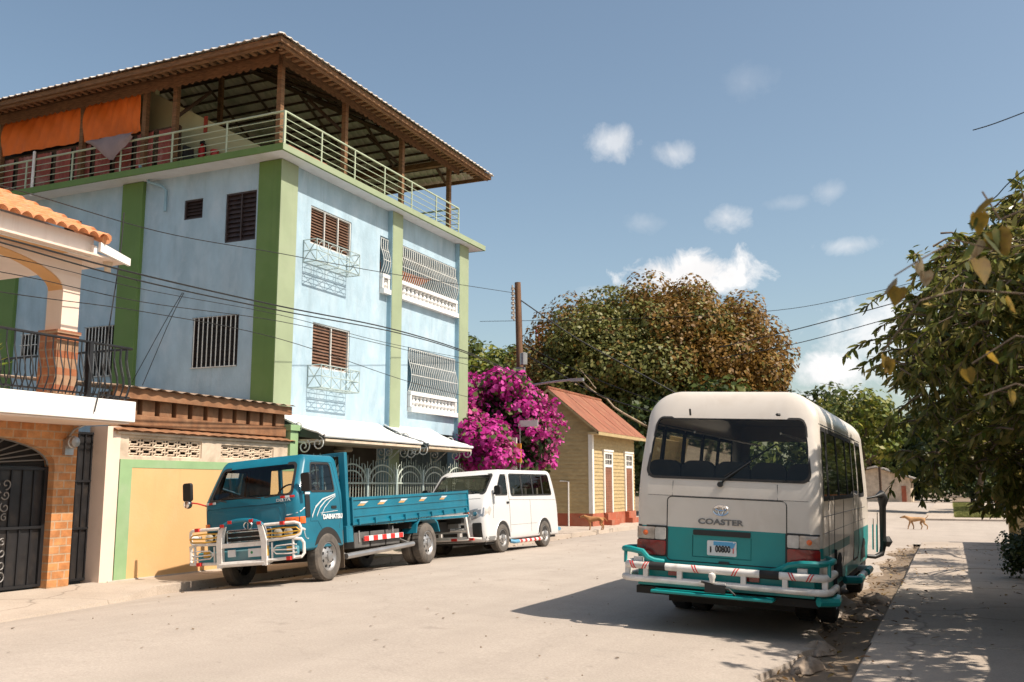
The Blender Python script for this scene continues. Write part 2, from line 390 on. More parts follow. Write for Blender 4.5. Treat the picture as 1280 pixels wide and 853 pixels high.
for cx, cy, hw, hh, dens in clouds:
    d = direction(cx, cy); e = Vector((0, 0, 1)).cross(d).normalized(); n_ = d.cross(e)
    def dot(vec):
        q = N(nt, 'ShaderNodeVectorMath', operation='DOT_PRODUCT'); nt.links.new(nrm.outputs[0], q.inputs[0]); q.inputs[1].default_value = vec; return q.outputs['Value']
    uu = math_node('MULTIPLY', dot(e), F_PX / hw); vv = math_node('MULTIPLY', dot(n_), F_PX / hh)
    front = math_node('GREATER_THAN', dot(d), .5)
    r2 = math_node('ADD', math_node('MULTIPLY', uu, uu), math_node('MULTIPLY', vv, vv))
    fall = math_node('SUBTRACT', 1.0, math_node('SQRT', r2))
    puff = math_node('ADD', fall, math_node('MULTIPLY', math_node('SUBTRACT', nz1, .5), 2.3))
    puff = math_node('MULTIPLY', math_node('MULTIPLY', puff, 2.0 * dens, True), front)
    puff = math_node('MULTIPLY', puff, dens)
    acc = puff if acc is None else math_node('MAXIMUM', acc, puff)
shade = ramp(nt, nz2, [(.3, (6.6, 6.5, 6.5)), (.7, (8.4, 8.3, 8.2))])
skyc = mixc(nt, 1.0, sky.outputs[0], (1.24, 1.19, 1.04), 'MULTIPLY')
nt.links.new(mixc(nt, acc, skyc, shade), bg.inputs[0]); bg.inputs[1].default_value = .106
sl = bpy.data.lights.new('sun', 'SUN'); sl.energy = 5.0; sl.angle = R(.53); sl.color = (1.0, .90, .78)
so = bpy.data.objects.new('sun', sl); COL.objects.link(so); so.rotation_euler = (-SUN).to_track_quat('-Z', 'Y').to_euler()
vs_ = scene.view_settings; scene.display_settings.display_device = 'sRGB'
vs_.view_transform = 'Standard'; vs_.look = 'None'; vs_.exposure = .40; vs_.gamma = 1; vs_.use_curve_mapping = False

# ================================================================== ground, road, pavements
g = MB(); g.quad((-700, -300, -.22), (700, -300, -.22), (700, 900, -.22), (-700, 900, -.22)); tag(g.build('ground', M['soil']), kind='structure')
PROF = [(-11.7, -.17), (-11.45, -.15), (-11.0, -.12), (-10.4, -.065), (-9.7, -.005), (-9.0, .01), (-7, .03), (-5, .03), (-3.4, .0), (-2.3, -.035), (-1.45, -.085)]
def road_z(x):
    xs = [p[0] for p in PROF]
    return float(np.interp(x, xs, [p[1] for p in PROF]))
def lump(x, y): return .012 * math.sin(x * 1.7 + y * .31) * math.sin(y * .53 + x * .4) + .005 * math.sin(y * 2.1 + x * 3.3)
rd = MB(); xs = sorted(set([p[0] for p in PROF] + list(np.linspace(-11.7, -1.45, 26)))); ys = list(np.linspace(-14, 30, 90)) + list(np.linspace(31, 130, 40))
def edge_x(y):   # broken edge of the asphalt at the right-hand gutter
    return -1.45 + .10 * math.sin(y * 1.9) + .08 * math.sin(y * 4.7 + 1) + .045 * math.sin(y * 11.3) + (.0 if y < 28 else .35)
vs = []
for y in ys:
    for i, x in enumerate(xs):
        x2 = x if i < len(xs) - 1 else edge_x(y)
        vs.append((x2, y, road_z(x) + (lump(x, y) if -9.5 < x < -3.2 else 0)))
nx = len(xs); rd.add(vs, [(j * nx + i, j * nx + i + 1, (j + 1) * nx + i + 1, (j + 1) * nx + i) for j in range(len(ys) - 1) for i in range(nx - 1)])
for j in range(len(ys) - 1):   # the broken face of the asphalt edge
    a, b = vs[j * nx + nx - 1], vs[(j + 1) * nx + nx - 1]; rd.quad(a, b, (b[0] + .02, b[1], -.2), (a[0] + .02, a[1], -.2))
tag(rd.build('road', M['road'], smooth=40), kind='structure')
# gutter channel with dirt between the asphalt edge and the right-hand kerb
gt = MB(); vs = []; ys2 = np.linspace(-10, 29.6, 160); gx = np.linspace(-1.62, -.84, 9)
for y in ys2:
    for i, x in enumerate(gx):
        t = i / 8; z = -.125 - .03 * math.sin(math.pi * t) + .016 * math.sin(y * 7 + i * 2.1) * math.sin(y * 2.3 + i) * min(1, i / 3) - (.03 if i == 0 else 0)
        vs.append((x, y, z))
gt.add(vs, [(j * 9 + i, j * 9 + i + 1, (j + 1) * 9 + i + 1, (j + 1) * 9 + i) for j in range(len(ys2) - 1) for i in range(8)])
tag(gt.build('gutter', M['soil'], smooth=60), kind='structure')
# right-hand pavement: concrete slabs with joints, worn kerb
pv = MB(); y = -10.0; k = 0
while y < 29.6:
    L = 1.9 if k % 3 else 2.3; z = random.uniform(-.012, .006); y1 = min(y + L - .018, 29.66)
    kx = -.84 + random.uniform(-.012, .012)
    pv.add([(kx + .03, y, z - .012), (kx + .03, y1, z - .012), (kx + .32, y1, z), (kx + .32, y, z), (1.7, y, z + .012), (1.7, y1, z + .012), (kx, y, z - .05), (kx, y1, z - .05), (kx - .01, y, -.24), (kx - .01, y1, -.24),
            (1.7, y, -.2), (kx + .32, y, -.2), (kx + .03, y, -.2), (1.7, y1, -.2), (kx + .32, y1, -.2), (kx + .03, y1, -.2)],
           [(0, 1, 2, 3), (3, 2, 5, 4), (6, 7, 1, 0), (8, 9, 7, 6), (4, 10, 11, 3), (3, 11, 12, 0), (5, 13, 14, 2), (2, 14, 15, 1)])
    y += L; k += 1
tag(pv.build('sidewalk', M['walk'], bevel=.006), kind='structure')
# the cross street beyond the right-hand pavement and the pavement that goes on beyond it
cs = MB(); cs.quad((-1.5, 29.7, -.085), (70, 29.7, -.085), (70, 50, -.085), (-1.5, 50, -.085)); tag(cs.build('side_street', M['road']), kind='structure')
fp = MB(); fp.box(-1.3, .1, 50, 125, -.2, .0).box(2.15, 3.8, 50, 125, -.2, .0).box(.1, 2.15, 50.0, 52.6, -.2, -.006); tag(fp.build('far_pavement', M['walk']), kind='structure')
ln = MB(); ln.box(.1, 2.15, 52.6, 92, -.2, -.01); tag(ln.build('lawn', mat('lawn soil', (.17, .17, .06), .95, var=.3)), kind='structure')
gm = leaf_mat('short grass', [(0, (.15, .17, .04)), (.6, (.24, .25, .075)), (1, (.34, .31, .13))])
n = 16000; pos = np.column_stack([rng.uniform(.1, 2.15, n), 52.6 + 40 * rng.random(n) ** 1.6, np.full(n, -.01)])
tag(leaf_mesh('grass', pos, rand_dir(n) * [1, 1, .3], np.tile([0, 0, 1.], (n, 1)) + rand_dir(n) * .5, rng.uniform(.09, .2, n), gm, shape='blade'), kind='stuff')
# left-hand pavement with its kerb; in front of the gate it runs down to the road
lp = MB()
edge = [(-9.9, -14, -.03), (-9.9, 5, -.03), (-10.25, 7.6, -.045), (-10.75, 9.6, -.06), (-11.15, 11.0, -.05), (-11.40, 11.75, .0)]
for (xa, ya, za), (xb, yb, zb) in zip(edge[:-1], edge[1:]):
    lp.quad((-12.75, ya, .0), (-12.75, yb, 0), (xb, yb, zb), (xa, ya, za)); lp.quad((xa, ya, za), (xb, yb, zb), (xb + .03, yb, -.2), (xa + .03, ya, -.2))
y = 11.75; k = 0
while y < 58:
    L = 2.05; y1 = y + L - .012; zz = random.uniform(-.01, .006); kx = -11.42 + random.uniform(-.02, .02)
    lp.box(-11.60, kx, y, y1, -.26, zz); lp.box(-12.75, -11.603, y, y1, -.2, zz - .008); y += L; k += 1
lp.box(-19, -12.75, 26.3, 58, -.2, -.012)
tag(lp.build('left_pavement', M['walk'], bevel=.008), kind='structure')
# rubble and broken asphalt along the gutter
rb = MB()
def stone(mb, x, y, z, r, sq=.6):
    vs = []; n1, n2 = 7, 5; ph = random.random() * 6
    pr = []
    for i in range(n2 + 1):
        a = math.pi * i / n2 - math.pi / 2; pr.append((math.cos(a), math.sin(a)))
    for cr, sr in pr:
        for j in range(n1):
            b = 2 * math.pi * j / n1 + ph; q = r * (1 + .25 * math.sin(3 * b + ph + sr * 2) + random.uniform(-.12, .12))
            vs.append((x + q * cr * math.cos(b), y + q * 1.25 * cr * math.sin(b), z + sq * q * sr))
    mb.add(vs, [(i * n1 + j, i * n1 + (j + 1) % n1, (i + 1) * n1 + (j + 1) % n1, (i + 1) * n1 + j) for i in range(n2) for j in range(n1)])
for k in range(230):
    y = 5 + 24 * random.random() ** 1.25; r = random.choice([.008, .01, .012, .016, .026]) * random.uniform(.7, 1.4); x = edge_x(y) + random.gauss(.12, .12)
    if x < -.9: stone(rb, x, y, -.09, r)
for k in range(130):
    stone(rb, random.uniform(-11.38, -10.9), random.uniform(12, 33), -.13, random.uniform(.008, .022))
for k in range(160):
    stone(rb, random.uniform(-10, -1.6), random.uniform(5, 30), .02, random.uniform(.004, .010))
tag(rb.build('rubble', M['soil'], smooth=50), kind='stuff')
lump_m = mat('broken asphalt', (.30, .235, .18), .95, var=.3, scale=9, bmp=1.0, bscale=30, dirt=(.22, .165, .12), dirt_amt=.7, dirt_scale=5)
for k, (x, y, r, ry) in enumerate([(-1.32, 9.6, .13, 2.2), (-1.34, 10.6, .15, 1.9), (-1.12, 13.6, .24, 1.7), (-1.1, 15.6, .2, 2.0)]):
    mb = MB(); nr, na = 8, 26; vs = []
    for i in range(nr + 1):
        q = i / nr
        for j in range(na):
            a = 2 * math.pi * j / na; rr = r * q * (1 + .2 * math.sin(2 * a + k) + .12 * math.sin(5 * a + k * 2))
            vs.append((x + rr * math.cos(a), y + rr * ry * math.sin(a), -.125 + (.085 * math.cos(q * 1.45) * (1 + .2 * math.sin(2 * a + k + q * 2)) + .012 * math.sin(9 * a + k) * q) * (1 if q < .99 else 0) - (.02 if q > .99 else 0)))
    mb.add(vs, [(i * na + j, i * na + (j + 1) % na, (i + 1) * na + (j + 1) % na, (i + 1) * na + j) for i in range(nr) for j in range(na)])
    tag(mb.build('asphalt_lump', lump_m, smooth=60, merge=True), 'low humped lump of broken asphalt at the edge of the right hand gutter', 'rubble', 'broken asphalt lumps along the gutter')
# low hills of trees close the view far down the street
# ================================================================== the blue three storey building (numbers on its own planes, then brought to size by K about the eye level)
K = 1.03125
def kmb(mb): mb.v = [tuple(EYE + (Vector(p) - EYE) * K) for p in mb.v]; return mb
def kp(x, y, z): return EYE + (Vector((x, y, z)) - EYE) * K
FX, LY, GZ = -12.8, 16.2, -.02            # street front, side face, ground
BX, BY = -24.5, 24.95                      # far corners
bb = thing('apartment_building', 'light blue three storey building with green pilasters under an open timber roof', 'building', kp(-18, 20.5, GZ))
def part(mb, name, m, parent=bb, **k): return kmb(mb).build(name, m, parent, world=True, **k)
def holed(mb, ax, pos, u0, u1, v0, v1, holes, depth, m=0):
    """flat wall at pos on axis ax with openings; reveals go back by depth"""
    us = sorted({u0, u1, *[h[0] for h in holes], *[h[1] for h in holes]}); vv = sorted({v0, v1, *[h[2] for h in holes], *[h[3] for h in holes]})
    P = lambda u, v, d: (pos + d, u, v) if ax == 0 else (u, pos + d, v)
    for a, b in zip(us[:-1], us[1:]):
        for c, d in zip(vv[:-1], vv[1:]):
            if not any(h[0] <= a and b <= h[1] and h[2] <= c and d <= h[3] for h in holes): mb.quad(P(a, c, 0), P(b, c, 0), P(b, d, 0), P(a, d, 0), m)
    for h in holes:
        a, b, c, d = h[:4]
        for q in (((a, c), (b, c)), ((b, c), (b, d)), ((b, d), (a, d)), ((a, d), (a, c))): mb.quad(P(*q[0], 0), P(*q[1], 0), P(*q[1], depth), P(*q[0], depth), m)
FRONT = [(17.30, 18.93, 6.95, 7.83), (17.50, 18.97, 4.16, 5.18), (20.22, 24.31, 6.34, 7.83), (21.68, 24.31, 3.46, 5.16)]
SIDE = [(-15.49, -14.95, 7.5, 7.96), (-14.29, -13.44, 6.84, 7.96), (-15.06, -13.79, 4.08, 5.21), (-18.33, -17.40, 4.03, 5.22), (-20.47, -19.89, 4.64, 5.19), (-19.3, -18.7, 7.42, 7.86)]
wl = MB(); holed(wl, 0, FX, LY, BY, 2.95, 8.56, FRONT, -.14); holed(wl, 1, LY, BX, FX, GZ, 8.56, SIDE, .14)
wl.quad((FX, BY, GZ), (BX, BY, GZ), (BX, BY, 8.56), (FX, BY, 8.56)); wl.quad((BX, LY, GZ), (BX, BY, GZ), (BX, BY, 8.56), (BX, LY, 8.56))
# porch under the first floor: ceiling, back wall, end wall
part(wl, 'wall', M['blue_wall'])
wl = MB(); wl.quad((FX, LY, 2.95), (FX, BY, 2.95), (-15.02, BY, 2.95), (-15.02, LY, 2.95)); wl.quad((-15, LY, GZ), (-15, BY, GZ), (-15, BY, 2.95), (-15, LY, 2.95)); part(wl, 'porch_wall', mat('porch paint darkened for shade', (.10, .085, .065), .9, var=.2))  # porch colour darkened to paint in the deep shade under the awnings
# green pilasters
def pil(x0, x1, y0, y1, z0=GZ, z1=8.55): part(MB().box(x0, x1, y0, y1, z0, z1), 'pilaster', M['green'], bevel=.01)
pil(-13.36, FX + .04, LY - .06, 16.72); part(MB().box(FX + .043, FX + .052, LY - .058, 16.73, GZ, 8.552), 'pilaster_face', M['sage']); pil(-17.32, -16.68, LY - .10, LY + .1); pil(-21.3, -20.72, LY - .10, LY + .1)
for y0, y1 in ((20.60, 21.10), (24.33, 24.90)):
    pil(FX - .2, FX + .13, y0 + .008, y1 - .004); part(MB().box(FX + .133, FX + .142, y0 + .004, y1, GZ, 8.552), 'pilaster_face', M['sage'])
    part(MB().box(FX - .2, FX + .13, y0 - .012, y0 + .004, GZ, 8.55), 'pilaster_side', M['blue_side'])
# roof slab with its green edge
part(MB().box(BX - .3, -12.42, 15.72, 25.42, 8.56, 8.66), 'slab', M['slab_white'])
sl_ = MB(); sl_.box(-12.42, -12.38, 15.68, 25.45, 8.555, 8.70).box(BX - .3, -12.42, 15.68, 15.72, 8.555, 8.70).box(BX - .3, -12.42, 25.42, 25.45, 8.555, 8.70).box(BX - .3, -12.42, 15.72, 25.42, 8.66, 8.69)
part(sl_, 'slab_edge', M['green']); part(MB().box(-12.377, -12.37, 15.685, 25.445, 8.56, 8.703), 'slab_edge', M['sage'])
# louvred windows on the street front with frame, slats, mullions and flower basket
def louver_window(h, mat_sl, n_sl, mull, frame=True, ax=0, pos=FX):
    a, b, c, d = h; P = lambda u0, u1, d0, d1, v0, v1: (pos - d1, pos - d0, u0, u1, v0, v1) if ax == 0 else (u0, u1, pos + d0, pos + d1, v0, v1)
    bk = MB().box(*P(a - .02, b + .02, .135, .16, c - .02, d + .02)); wn = part(bk, 'window', M['dark'])
    fr = MB()
    for u in (a, b - .035): fr.box(*P(u, u + .035, .02, .12, c, d))
    for v in (c, d - .035): fr.box(*P(a + .035, b - .035, .02, .12, v, v + .035))
    for u in mull: fr.box(*P(u - .015, u + .015, .015, .05, c + .035, d - .035))
    part(fr, 'frame', M['iron_white'] if ax == 0 else M['louver_dark'], wn)
    s = MB(); dz = (d - c - .07) / n_sl
    for i in range(n_sl):
        z0 = c + .035 + i * dz
        if ax == 0: s.add([(pos - .05, a + .035, z0), (pos - .05, b - .035, z0), (pos - .10, b - .035, z0 + dz * 1.05), (pos - .10, a + .035, z0 + dz * 1.05), (pos - .062, a + .035, z0 - .004), (pos - .062, b - .035, z0 - .004), (pos - .112, b - .035, z0 + dz * 1.05 - .004), (pos - .112, a + .035, z0 + dz * 1.05 - .004)], [(0, 1, 2, 3), (7, 6, 5, 4), (0, 4, 5, 1), (3, 2, 6, 7)])
        else: s.add([(a + .035, pos + .05, z0), (b - .035, pos + .05, z0), (b - .035, pos + .10, z0 + dz * 1.05), (a + .035, pos + .10, z0 + dz * 1.05)], [(0, 1, 2, 3)])
    part(s, 'slats', mat_sl, wn); return wn
louver_window(FRONT[0], M['louver'], 12, (17.86, 18.4)); louver_window(FRONT[1], M['louver'], 13, (18.24,))
louver_window(SIDE[0], M['louver_dark'], 5, (), ax=1, pos=LY); louver_window(SIDE[1], M['louver_dark'], 10, (-13.86,), ax=1, pos=LY); louver_window(SIDE[5], M['louver_dark'], 5, (), ax=1, pos=LY)
for h, nb in ((SIDE[2], 10), (SIDE[3], 9), (SIDE[4], 5)):
    wn = louver_window(h, M['dark'], 10, (), ax=1, pos=LY); a, b, c, d = h; s = MB()
    for i in range(nb): u = a + (b - a) * (i + .5) / nb; s.tube([(u, LY - .03, c), (u, LY - .03, d)], .012, 5)
    for v in (c + .01, (c + d) / 2 if nb < 6 else d - .01, d - .01): s.tube([(a, LY - .03, v), (b, LY - .03, v)], .013, 5)
    part(s, 'bars', M['iron_white'], wn)
def basket(y0, y1, z0, z1):
    s = MB(); xo = FX + .38
    def line(p, q, r=.011): s.tube([p, q], r, 5)
    for z in (z0, (z0 + z1) / 2, z1):
        s.tube([(FX, y0, z), (xo, y0, z), (xo, y1, z), (FX, y1, z)], .012, 5)
    for y in (y0, y1):
        line((xo, y, z0), (xo, y, z1)); line((FX + .02, y, z0), (FX + .02, y, z1)); line((FX, y, z0), (xo, y, z1)); line((FX, y, z1), (xo, y, z0))
    for i in range(1, 4):
        y = y0 + (y1 - y0) * i / 4; line((xo, y, z0), (xo, y, z1)); line((FX, y, z0), (xo, y, z0))
    for i in range(4):
        ya, yb = y0 + (y1 - y0) * i / 4, y0 + (y1 - y0) * (i + 1) / 4; zm = (z0 + z1) / 2
        s.tube([(xo, ya, z0), (xo, yb, zm)], .008, 4); s.tube([(xo, yb, z0), (xo, ya, zm)], .008, 4)
        pts = [(xo, (ya + yb) / 2 + (yb - ya) * .32 * math.cos(t), (zm + z1) / 2 + (z1 - zm) * .38 * math.sin(t)) for t in np.linspace(0, 6.28, 13)[:-1]]
        s.tube(pts, .007, 4, closed=True)
    for i in range(6): x = FX + .08 * i; line((x, y0, z0), (x, y1, z0), .006)
    part(s, 'flower_basket', M['iron_pale'])
basket(17.05, 18.75, 6.45, 6.95); basket(17.35, 18.85, 3.68, 4.18)
# balconies: recess, balusters, bulged grille
rc = MB()
def recess(y0, y1, z0, z1, dpt=1.4):
    x0, x1 = FX - dpt, FX - .14
    rc.quad((x0, y0, z0), (x0, y1, z0), (x0, y1, z1), (x0, y0, z1)); rc.quad((x0, y0, z0), (x1, y0, z0), (x1, y0, z1), (x0, y0, z1))
    rc.quad((x0, y1, z0), (x1, y1, z0), (x1, y1, z1), (x0, y1, z1)); rc.quad((x0, y0, z1), (x0, y1, z1), (x1, y1, z1), (x1, y0, z1)); rc.quad((x0, y0, z0), (x0, y1, z0), (x1, y1, z0), (x1, y0, z0))
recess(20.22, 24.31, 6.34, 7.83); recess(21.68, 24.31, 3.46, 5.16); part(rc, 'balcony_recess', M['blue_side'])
BAL = [(.028, 0), (.05, .02), (.05, .05), (.03, .07), (.062, .17), (.05, .25), (.028, .33), (.05, .37), (.05, .41), (.03, .43)]
def balcony(y0, y1, z0, zr, z1, nb, bulge=.10):
    s = MB(); hh = zr - z0 - .17
    s.box(FX - .13, FX + .14, y0, y1, z0 - .06, z0 + .06); s.box(FX - .12, FX + .10, y0 + .005, y1 - .005, zr - .09, zr)
    k = hh / .43
    for i in range(nb):
        y = y0 + (y1 - y0) * (i + .5) / nb; s.lathe([(r_ * 1.2, h_ * k + z0 + .07) for r_, h_ in BAL], 8, (FX - .01, y, 0))
    for y in (y0 + .04, y1 - .04): s.box(FX - .1, FX + .09, y - .035, y + .035, z0 + .07, zr - .1)
    bal = part(s, 'balustrade', M['white_paint'], smooth=40)
    gr = MB(); n = int((y1 - y0) / .105)
    def prof(t): return FX + .02 + bulge * math.sin(math.pi * min(1, t * 1.25)) ** 1.3 * (1 - t * .35) if t < .8 else FX + .02
    for i in range(n + 1):
        y = y0 + .02 + (y1 - y0 - .04) * i / n
        gr.tube([(prof(t), y + .022 * math.sin(t * 6.5), zr + .01 + (z1 - zr - .03) * t) for t in np.linspace(0, 1, 9)], .012, 4)
    for t in (0, .38, .66, 1): gr.tube([(prof(t), y0, zr + .01 + (z1 - zr - .03) * t), (prof(t), y1, zr + .01 + (z1 - zr - .03) * t)], .011, 5)
    part(gr, 'grille', M['iron_white'], bal)
balcony(21.12, 24.31, 6.40, 6.84, 7.81, 15); balcony(20.23, 20.58, 6.40, 6.84, 7.79, 2); balcony(21.70, 24.31, 3.52, 3.99, 5.14, 13)
# things kept on the balconies
hm = MB(); vs = []
for i in range(13):
    for j in range(5):
        t = i / 12; u = j / 4 - .5; vs.append((FX - .7 + u * .7 * math.sin(math.pi * t) ** .5, 21.3 + 2.8 * t, 7.45 - 1.9 * t * (1 - t) * .95 + .25 * (u * 2) ** 2 * math.sin(math.pi * t) + .1 * t))
hm.add(vs, [(i * 5 + j, i * 5 + j + 1, (i + 1) * 5 + j + 1, (i + 1) * 5 + j) for i in range(12) for j in range(4)])
tag(kmb(hm).build('hammock', M['tarp'], smooth=60), 'orange hammock slung inside the top floor balcony', 'hammock')
# ground floor: door, window and wall lamp in the porch
s = MB(); s.box(-14.98, -14.92, 19.0, 20.0, GZ, 2.1); dr = part(s, 'door', M['door_brown']); part(MB().box(-14.92, -14.90, 19.86, 19.92, .95, 1.1), 'handle', M['steel'], dr)
s = MB(); s.box(-14.98, -14.93, 21.4, 22.9, .9, 2.1); wn = part(s, 'window', M['dark']); s = MB()
for i in range(12): s.box(-14.93, -14.91, 21.4, 22.9, .92 + i * .1, .97 + i * .1)
part(s, 'slats', M['louver'], wn)
s = MB(); s.lathe([(.02, 2.55), (.2, 2.5), (.24, 2.38), (.2, 2.34)], 14, (-13.2, 19.4, 0)); part(s, 'porch_lamp', M['concrete_dirty'], smooth=40)
dp = MB(); dp.tube([(-16.62, LY - .04, 8.84), (-16.62, LY - .3, 8.84)], .035, 7); dp.tube([(-16.6, LY - .1, 8.7), (-16.5, LY - .12, 8.5), (-16.1, LY - .12, 8.35), (-16.0, LY - .07, 8.25), (-16.0, LY - .07, 7.75)], .035, 7)
part(dp, 'drain_pipe', M['blue_side'], smooth=50)
# parapet railing round the roof terrace
rl = MB(); RX, RY, Z0, Z1 = -12.44, 15.80, 8.70, 9.45
posts = [(RX, RY + 1.335 * i) for i in range(7)] + [(RX - 1.56 * i, RY) for i in range(1, 8)]
yend = RY + 1.335 * 6
for x, y in posts: rl.tube([(x, y, Z0), (x, y, Z1)], .022 if (x, y) != posts[0] else .035, 6)
for z, r in ((Z1, .026), (9.29, .011), (9.14, .011), (8.99, .011), (8.83, .011)):
    rl.tube([(RX, RY, z), (RX, yend, z), (RX - 3.5, yend + .02, z)], r, 6); rl.tube([(RX, RY, z), (BX, RY, z)], r, 6)
for x in (RX - 1.7, RX - 3.4): rl.tube([(x, yend + .02, Z0), (x, yend + .02, Z1)], .025, 6)
part(rl, 'roof_railing', M['rail'])
part(MB().tube([(-19.9, 15.72, 8.5), (-19.9, 15.72, 9.62)], .035, 6), 'vent_pipe', M['white_paint'])

# ------------------------------------------------------------------ timber roof shelter on the terrace: a thing of its own
sh = thing('roof_shelter', 'brown timber shelter with a corrugated hipped roof on the blue building', 'roof shelter', kp(-18, 20, 8.7))
def spart(mb, name, m, parent=sh, **k): return kmb(mb).build(name, m, parent, world=True, **k)
EX0, EX1, EY0, EY1, EZ = -24.6, -12.0, 15.02, 25.0, 10.70; PIT = math.tan(R(25)); YM = (EY0 + EY1) / 2
def roof_h(x, y): return EZ + PIT * max(0, min(y - EY0, EY1 - y, EX1 - x))
def post(x, y, z1=10.84): spart(MB().box(x - .06, x + .06, y - .06, y + .06, 8.69, z1), 'post', M['wood'], bevel=.008)
for y in (16.0, 18.45, 21.1, 23.75): post(-12.74, y)
for x in (-15.70, -16.62, -18.62, -21.45, -23.6): post(x, 16.0)
for x, y in ((-18, 23.75), (-22, 23.75), (-18, 20)): post(x, y, 10.76 if y > 21 else roof_h(x, y) - .1)
bm_ = MB(); bm_.box(-12.82, -12.66, 15.9, 24.3, 10.78, 10.94); bm_.box(-24, -12.82, 15.92, 16.08, 10.78, 10.94); bm_.box(-24, -12.82, 23.67, 23.83, 10.78, 10.94)
spart(bm_, 'beam', M['wood'], bevel=.01)
fa = MB(); fa.box(EX1 - .03, EX1 + .02, EY0 + .03, EY1 - .03, EZ - .10, EZ + .005); fa.box(EX0, EX1 + .02, EY0 - .02, EY0 + .03, EZ - .10, EZ + .005); fa.box(EX0, EX1 + .02, EY1 - .03, EY1 + .02, EZ - .10, EZ + .005)
fa.box(EX1 - .10, EX1 - .04, EY0 + .1, EY1 - .1, EZ - .15, EZ - .07); fa.box(EX0, EX1 - .06, EY0 + .05, EY0 + .10, EZ - .15, EZ - .07)
for i in range(44): y = EY0 + .1 + i * .226; fa.box(EX1 - .5, EX1 - .03, y, y + .09, EZ - .02, EZ + .05)
for i in range(54): x = EX1 - .1 - i * .226; fa.box(x - .09, x, EY0 + .03, EY0 + .5, EZ - .02, EZ + .05)
spart(fa, 'fascia', M['wood'])
# scalloped sheet that hangs from the beam
sc = MB()
def scallop(p, q, n):
    p = Vector(p); q = Vector(q); top = []; bot = []
    for i in range(n * 4 + 1):
        a = p.lerp(q, i / (n * 4)); top.append(a); bot.append(a + Vector((0, 0, -.22 - .05 * abs(math.sin(i * math.pi / 4)) - random.uniform(0, .02))))
    k = len(top); sc.add([tuple(v) for v in top + bot], [(i, i + 1, k + i + 1, k + i) for i in range(k - 1)])
scallop((-12.63, 15.9, 10.84), (-12.63, 24.2, 10.84), 42); scallop((-23.9, 15.86, 10.84), (-12.7, 15.86, 10.84), 58); spart(sc, 'valance', M['wood'])
# corrugated sheets: both slopes that can be seen and the two behind
def corrugated(fn, length, n_up, name, m):
    mb = MB(); step = .055; n = int(length / step); vs = []; rows = []
    for i in range(n + 1):
        s_ = i * step; p0, p1 = fn(s_); h = .032 * max(0, math.sin(i * math.pi / 2)) ** 2
        row = [Vector(p0).lerp(Vector(p1), j / n_up) + Vector((0, 0, h)) for j in range(n_up + 1)]; vs += [tuple(v) for v in row]
    k = n_up + 1; mb.add(vs, [(i * k + j, i * k + j + 1, (i + 1) * k + j + 1, (i + 1) * k + j) for i in range(n) for j in range(n_up)])
    for i in range(n):      # folded lip along the eave
        a, b = Vector(vs[i * k]), Vector(vs[(i + 1) * k]); mb.quad(a, b, b - Vector((0, 0, .014)), a - Vector((0, 0, .014)))
    o = spart(mb, name, m); return o
top_z = lambda d: EZ + .07 + PIT * d
def f_front(s_): y = EY0 - .06 + s_; d = max(.02, min(y - EY0, EY1 - y, YM - EY0)); return (EX1 + .10, y, top_z(-.1)), (EX1 - d, y, top_z(d))
def f_left(s_): x = EX1 + .06 - s_; d = max(.02, min(EX1 - x, YM - EY0)); return (x, EY0 - .10, top_z(-.1)), (x, EY0 + d, top_z(d))
def f_right(s_): x = EX1 + .06 - s_; d = max(.02, min(EX1 - x, YM - EY0)); return (x, EY1 + .10, top_z(-.1)), (x, EY1 - d, top_z(d))
corrugated(f_front, EY1 - EY0 + .12, 4, 'roof_sheet', M['zinc_under']); corrugated(f_left, 12.6, 4, 'roof_sheet', M['zinc_under']); corrugated(f_right, 12.6, 4, 'roof_sheet', M['zinc_under'])
# purlins and rafters under the sheets
pu = MB(); ra = MB()
for i in range(1, 17):
    d = i * .30
    if d > YM - EY0: break
    z = EZ + PIT * d
    pu.box(EX1 - d - .02, EX1 - d + .02, EY0 + d, EY1 - d, z + .0, z + .055); pu.box(EX0, EX1 - d, EY0 + d - .02, EY0 + d + .02, z + .0, z + .055); pu.box(EX0, EX1 - d, EY1 - d - .02, EY1 - d + .02, z + .0, z + .055)
for y in np.arange(16.0, 24.4, 1.32):
    d = min(y - EY0, EY1 - y); ra.tube([(EX1 - .1, y, EZ - .07), (EX1 - d, y, EZ - .07 + PIT * d)], .05, 4)
for x in np.arange(-24, -12.6, 1.32):
    d = min(EX1 - x, YM - EY0)
    for yy, sg in ((EY0, 1), (EY1, -1)): ra.tube([(x, yy + sg * .1, EZ - .07), (x, yy + sg * d, EZ - .07 + PIT * d)], .05, 4)
d = YM - EY0
for yy in (EY0, EY1): ra.tube([(EX1 - .05, yy + (.05 if yy < YM else -.05), EZ - .09), (EX1 - d, YM, EZ - .09 + PIT * d)], .07, 4)
ra.tube([(EX1 - d, YM, EZ - .06 + PIT * d), (EX0, YM, EZ - .06 + PIT * d)], .08, 4)
for x, y in ((-12.74, 18.45), (-12.74, 21.1), (-15.7, 16.0), (-18.62, 16.0)):
    if x > -13: ra.tube([(x, y, 9.9), (x - 1.1, y, 10.95)], .045, 4)
    else: ra.tube([(x, y, 9.9), (x, y + 1.1, 10.95)], .045, 4)
spart(pu, 'purlins', M['wood_dark']); spart(ra, 'rafters', M['wood_dark'])
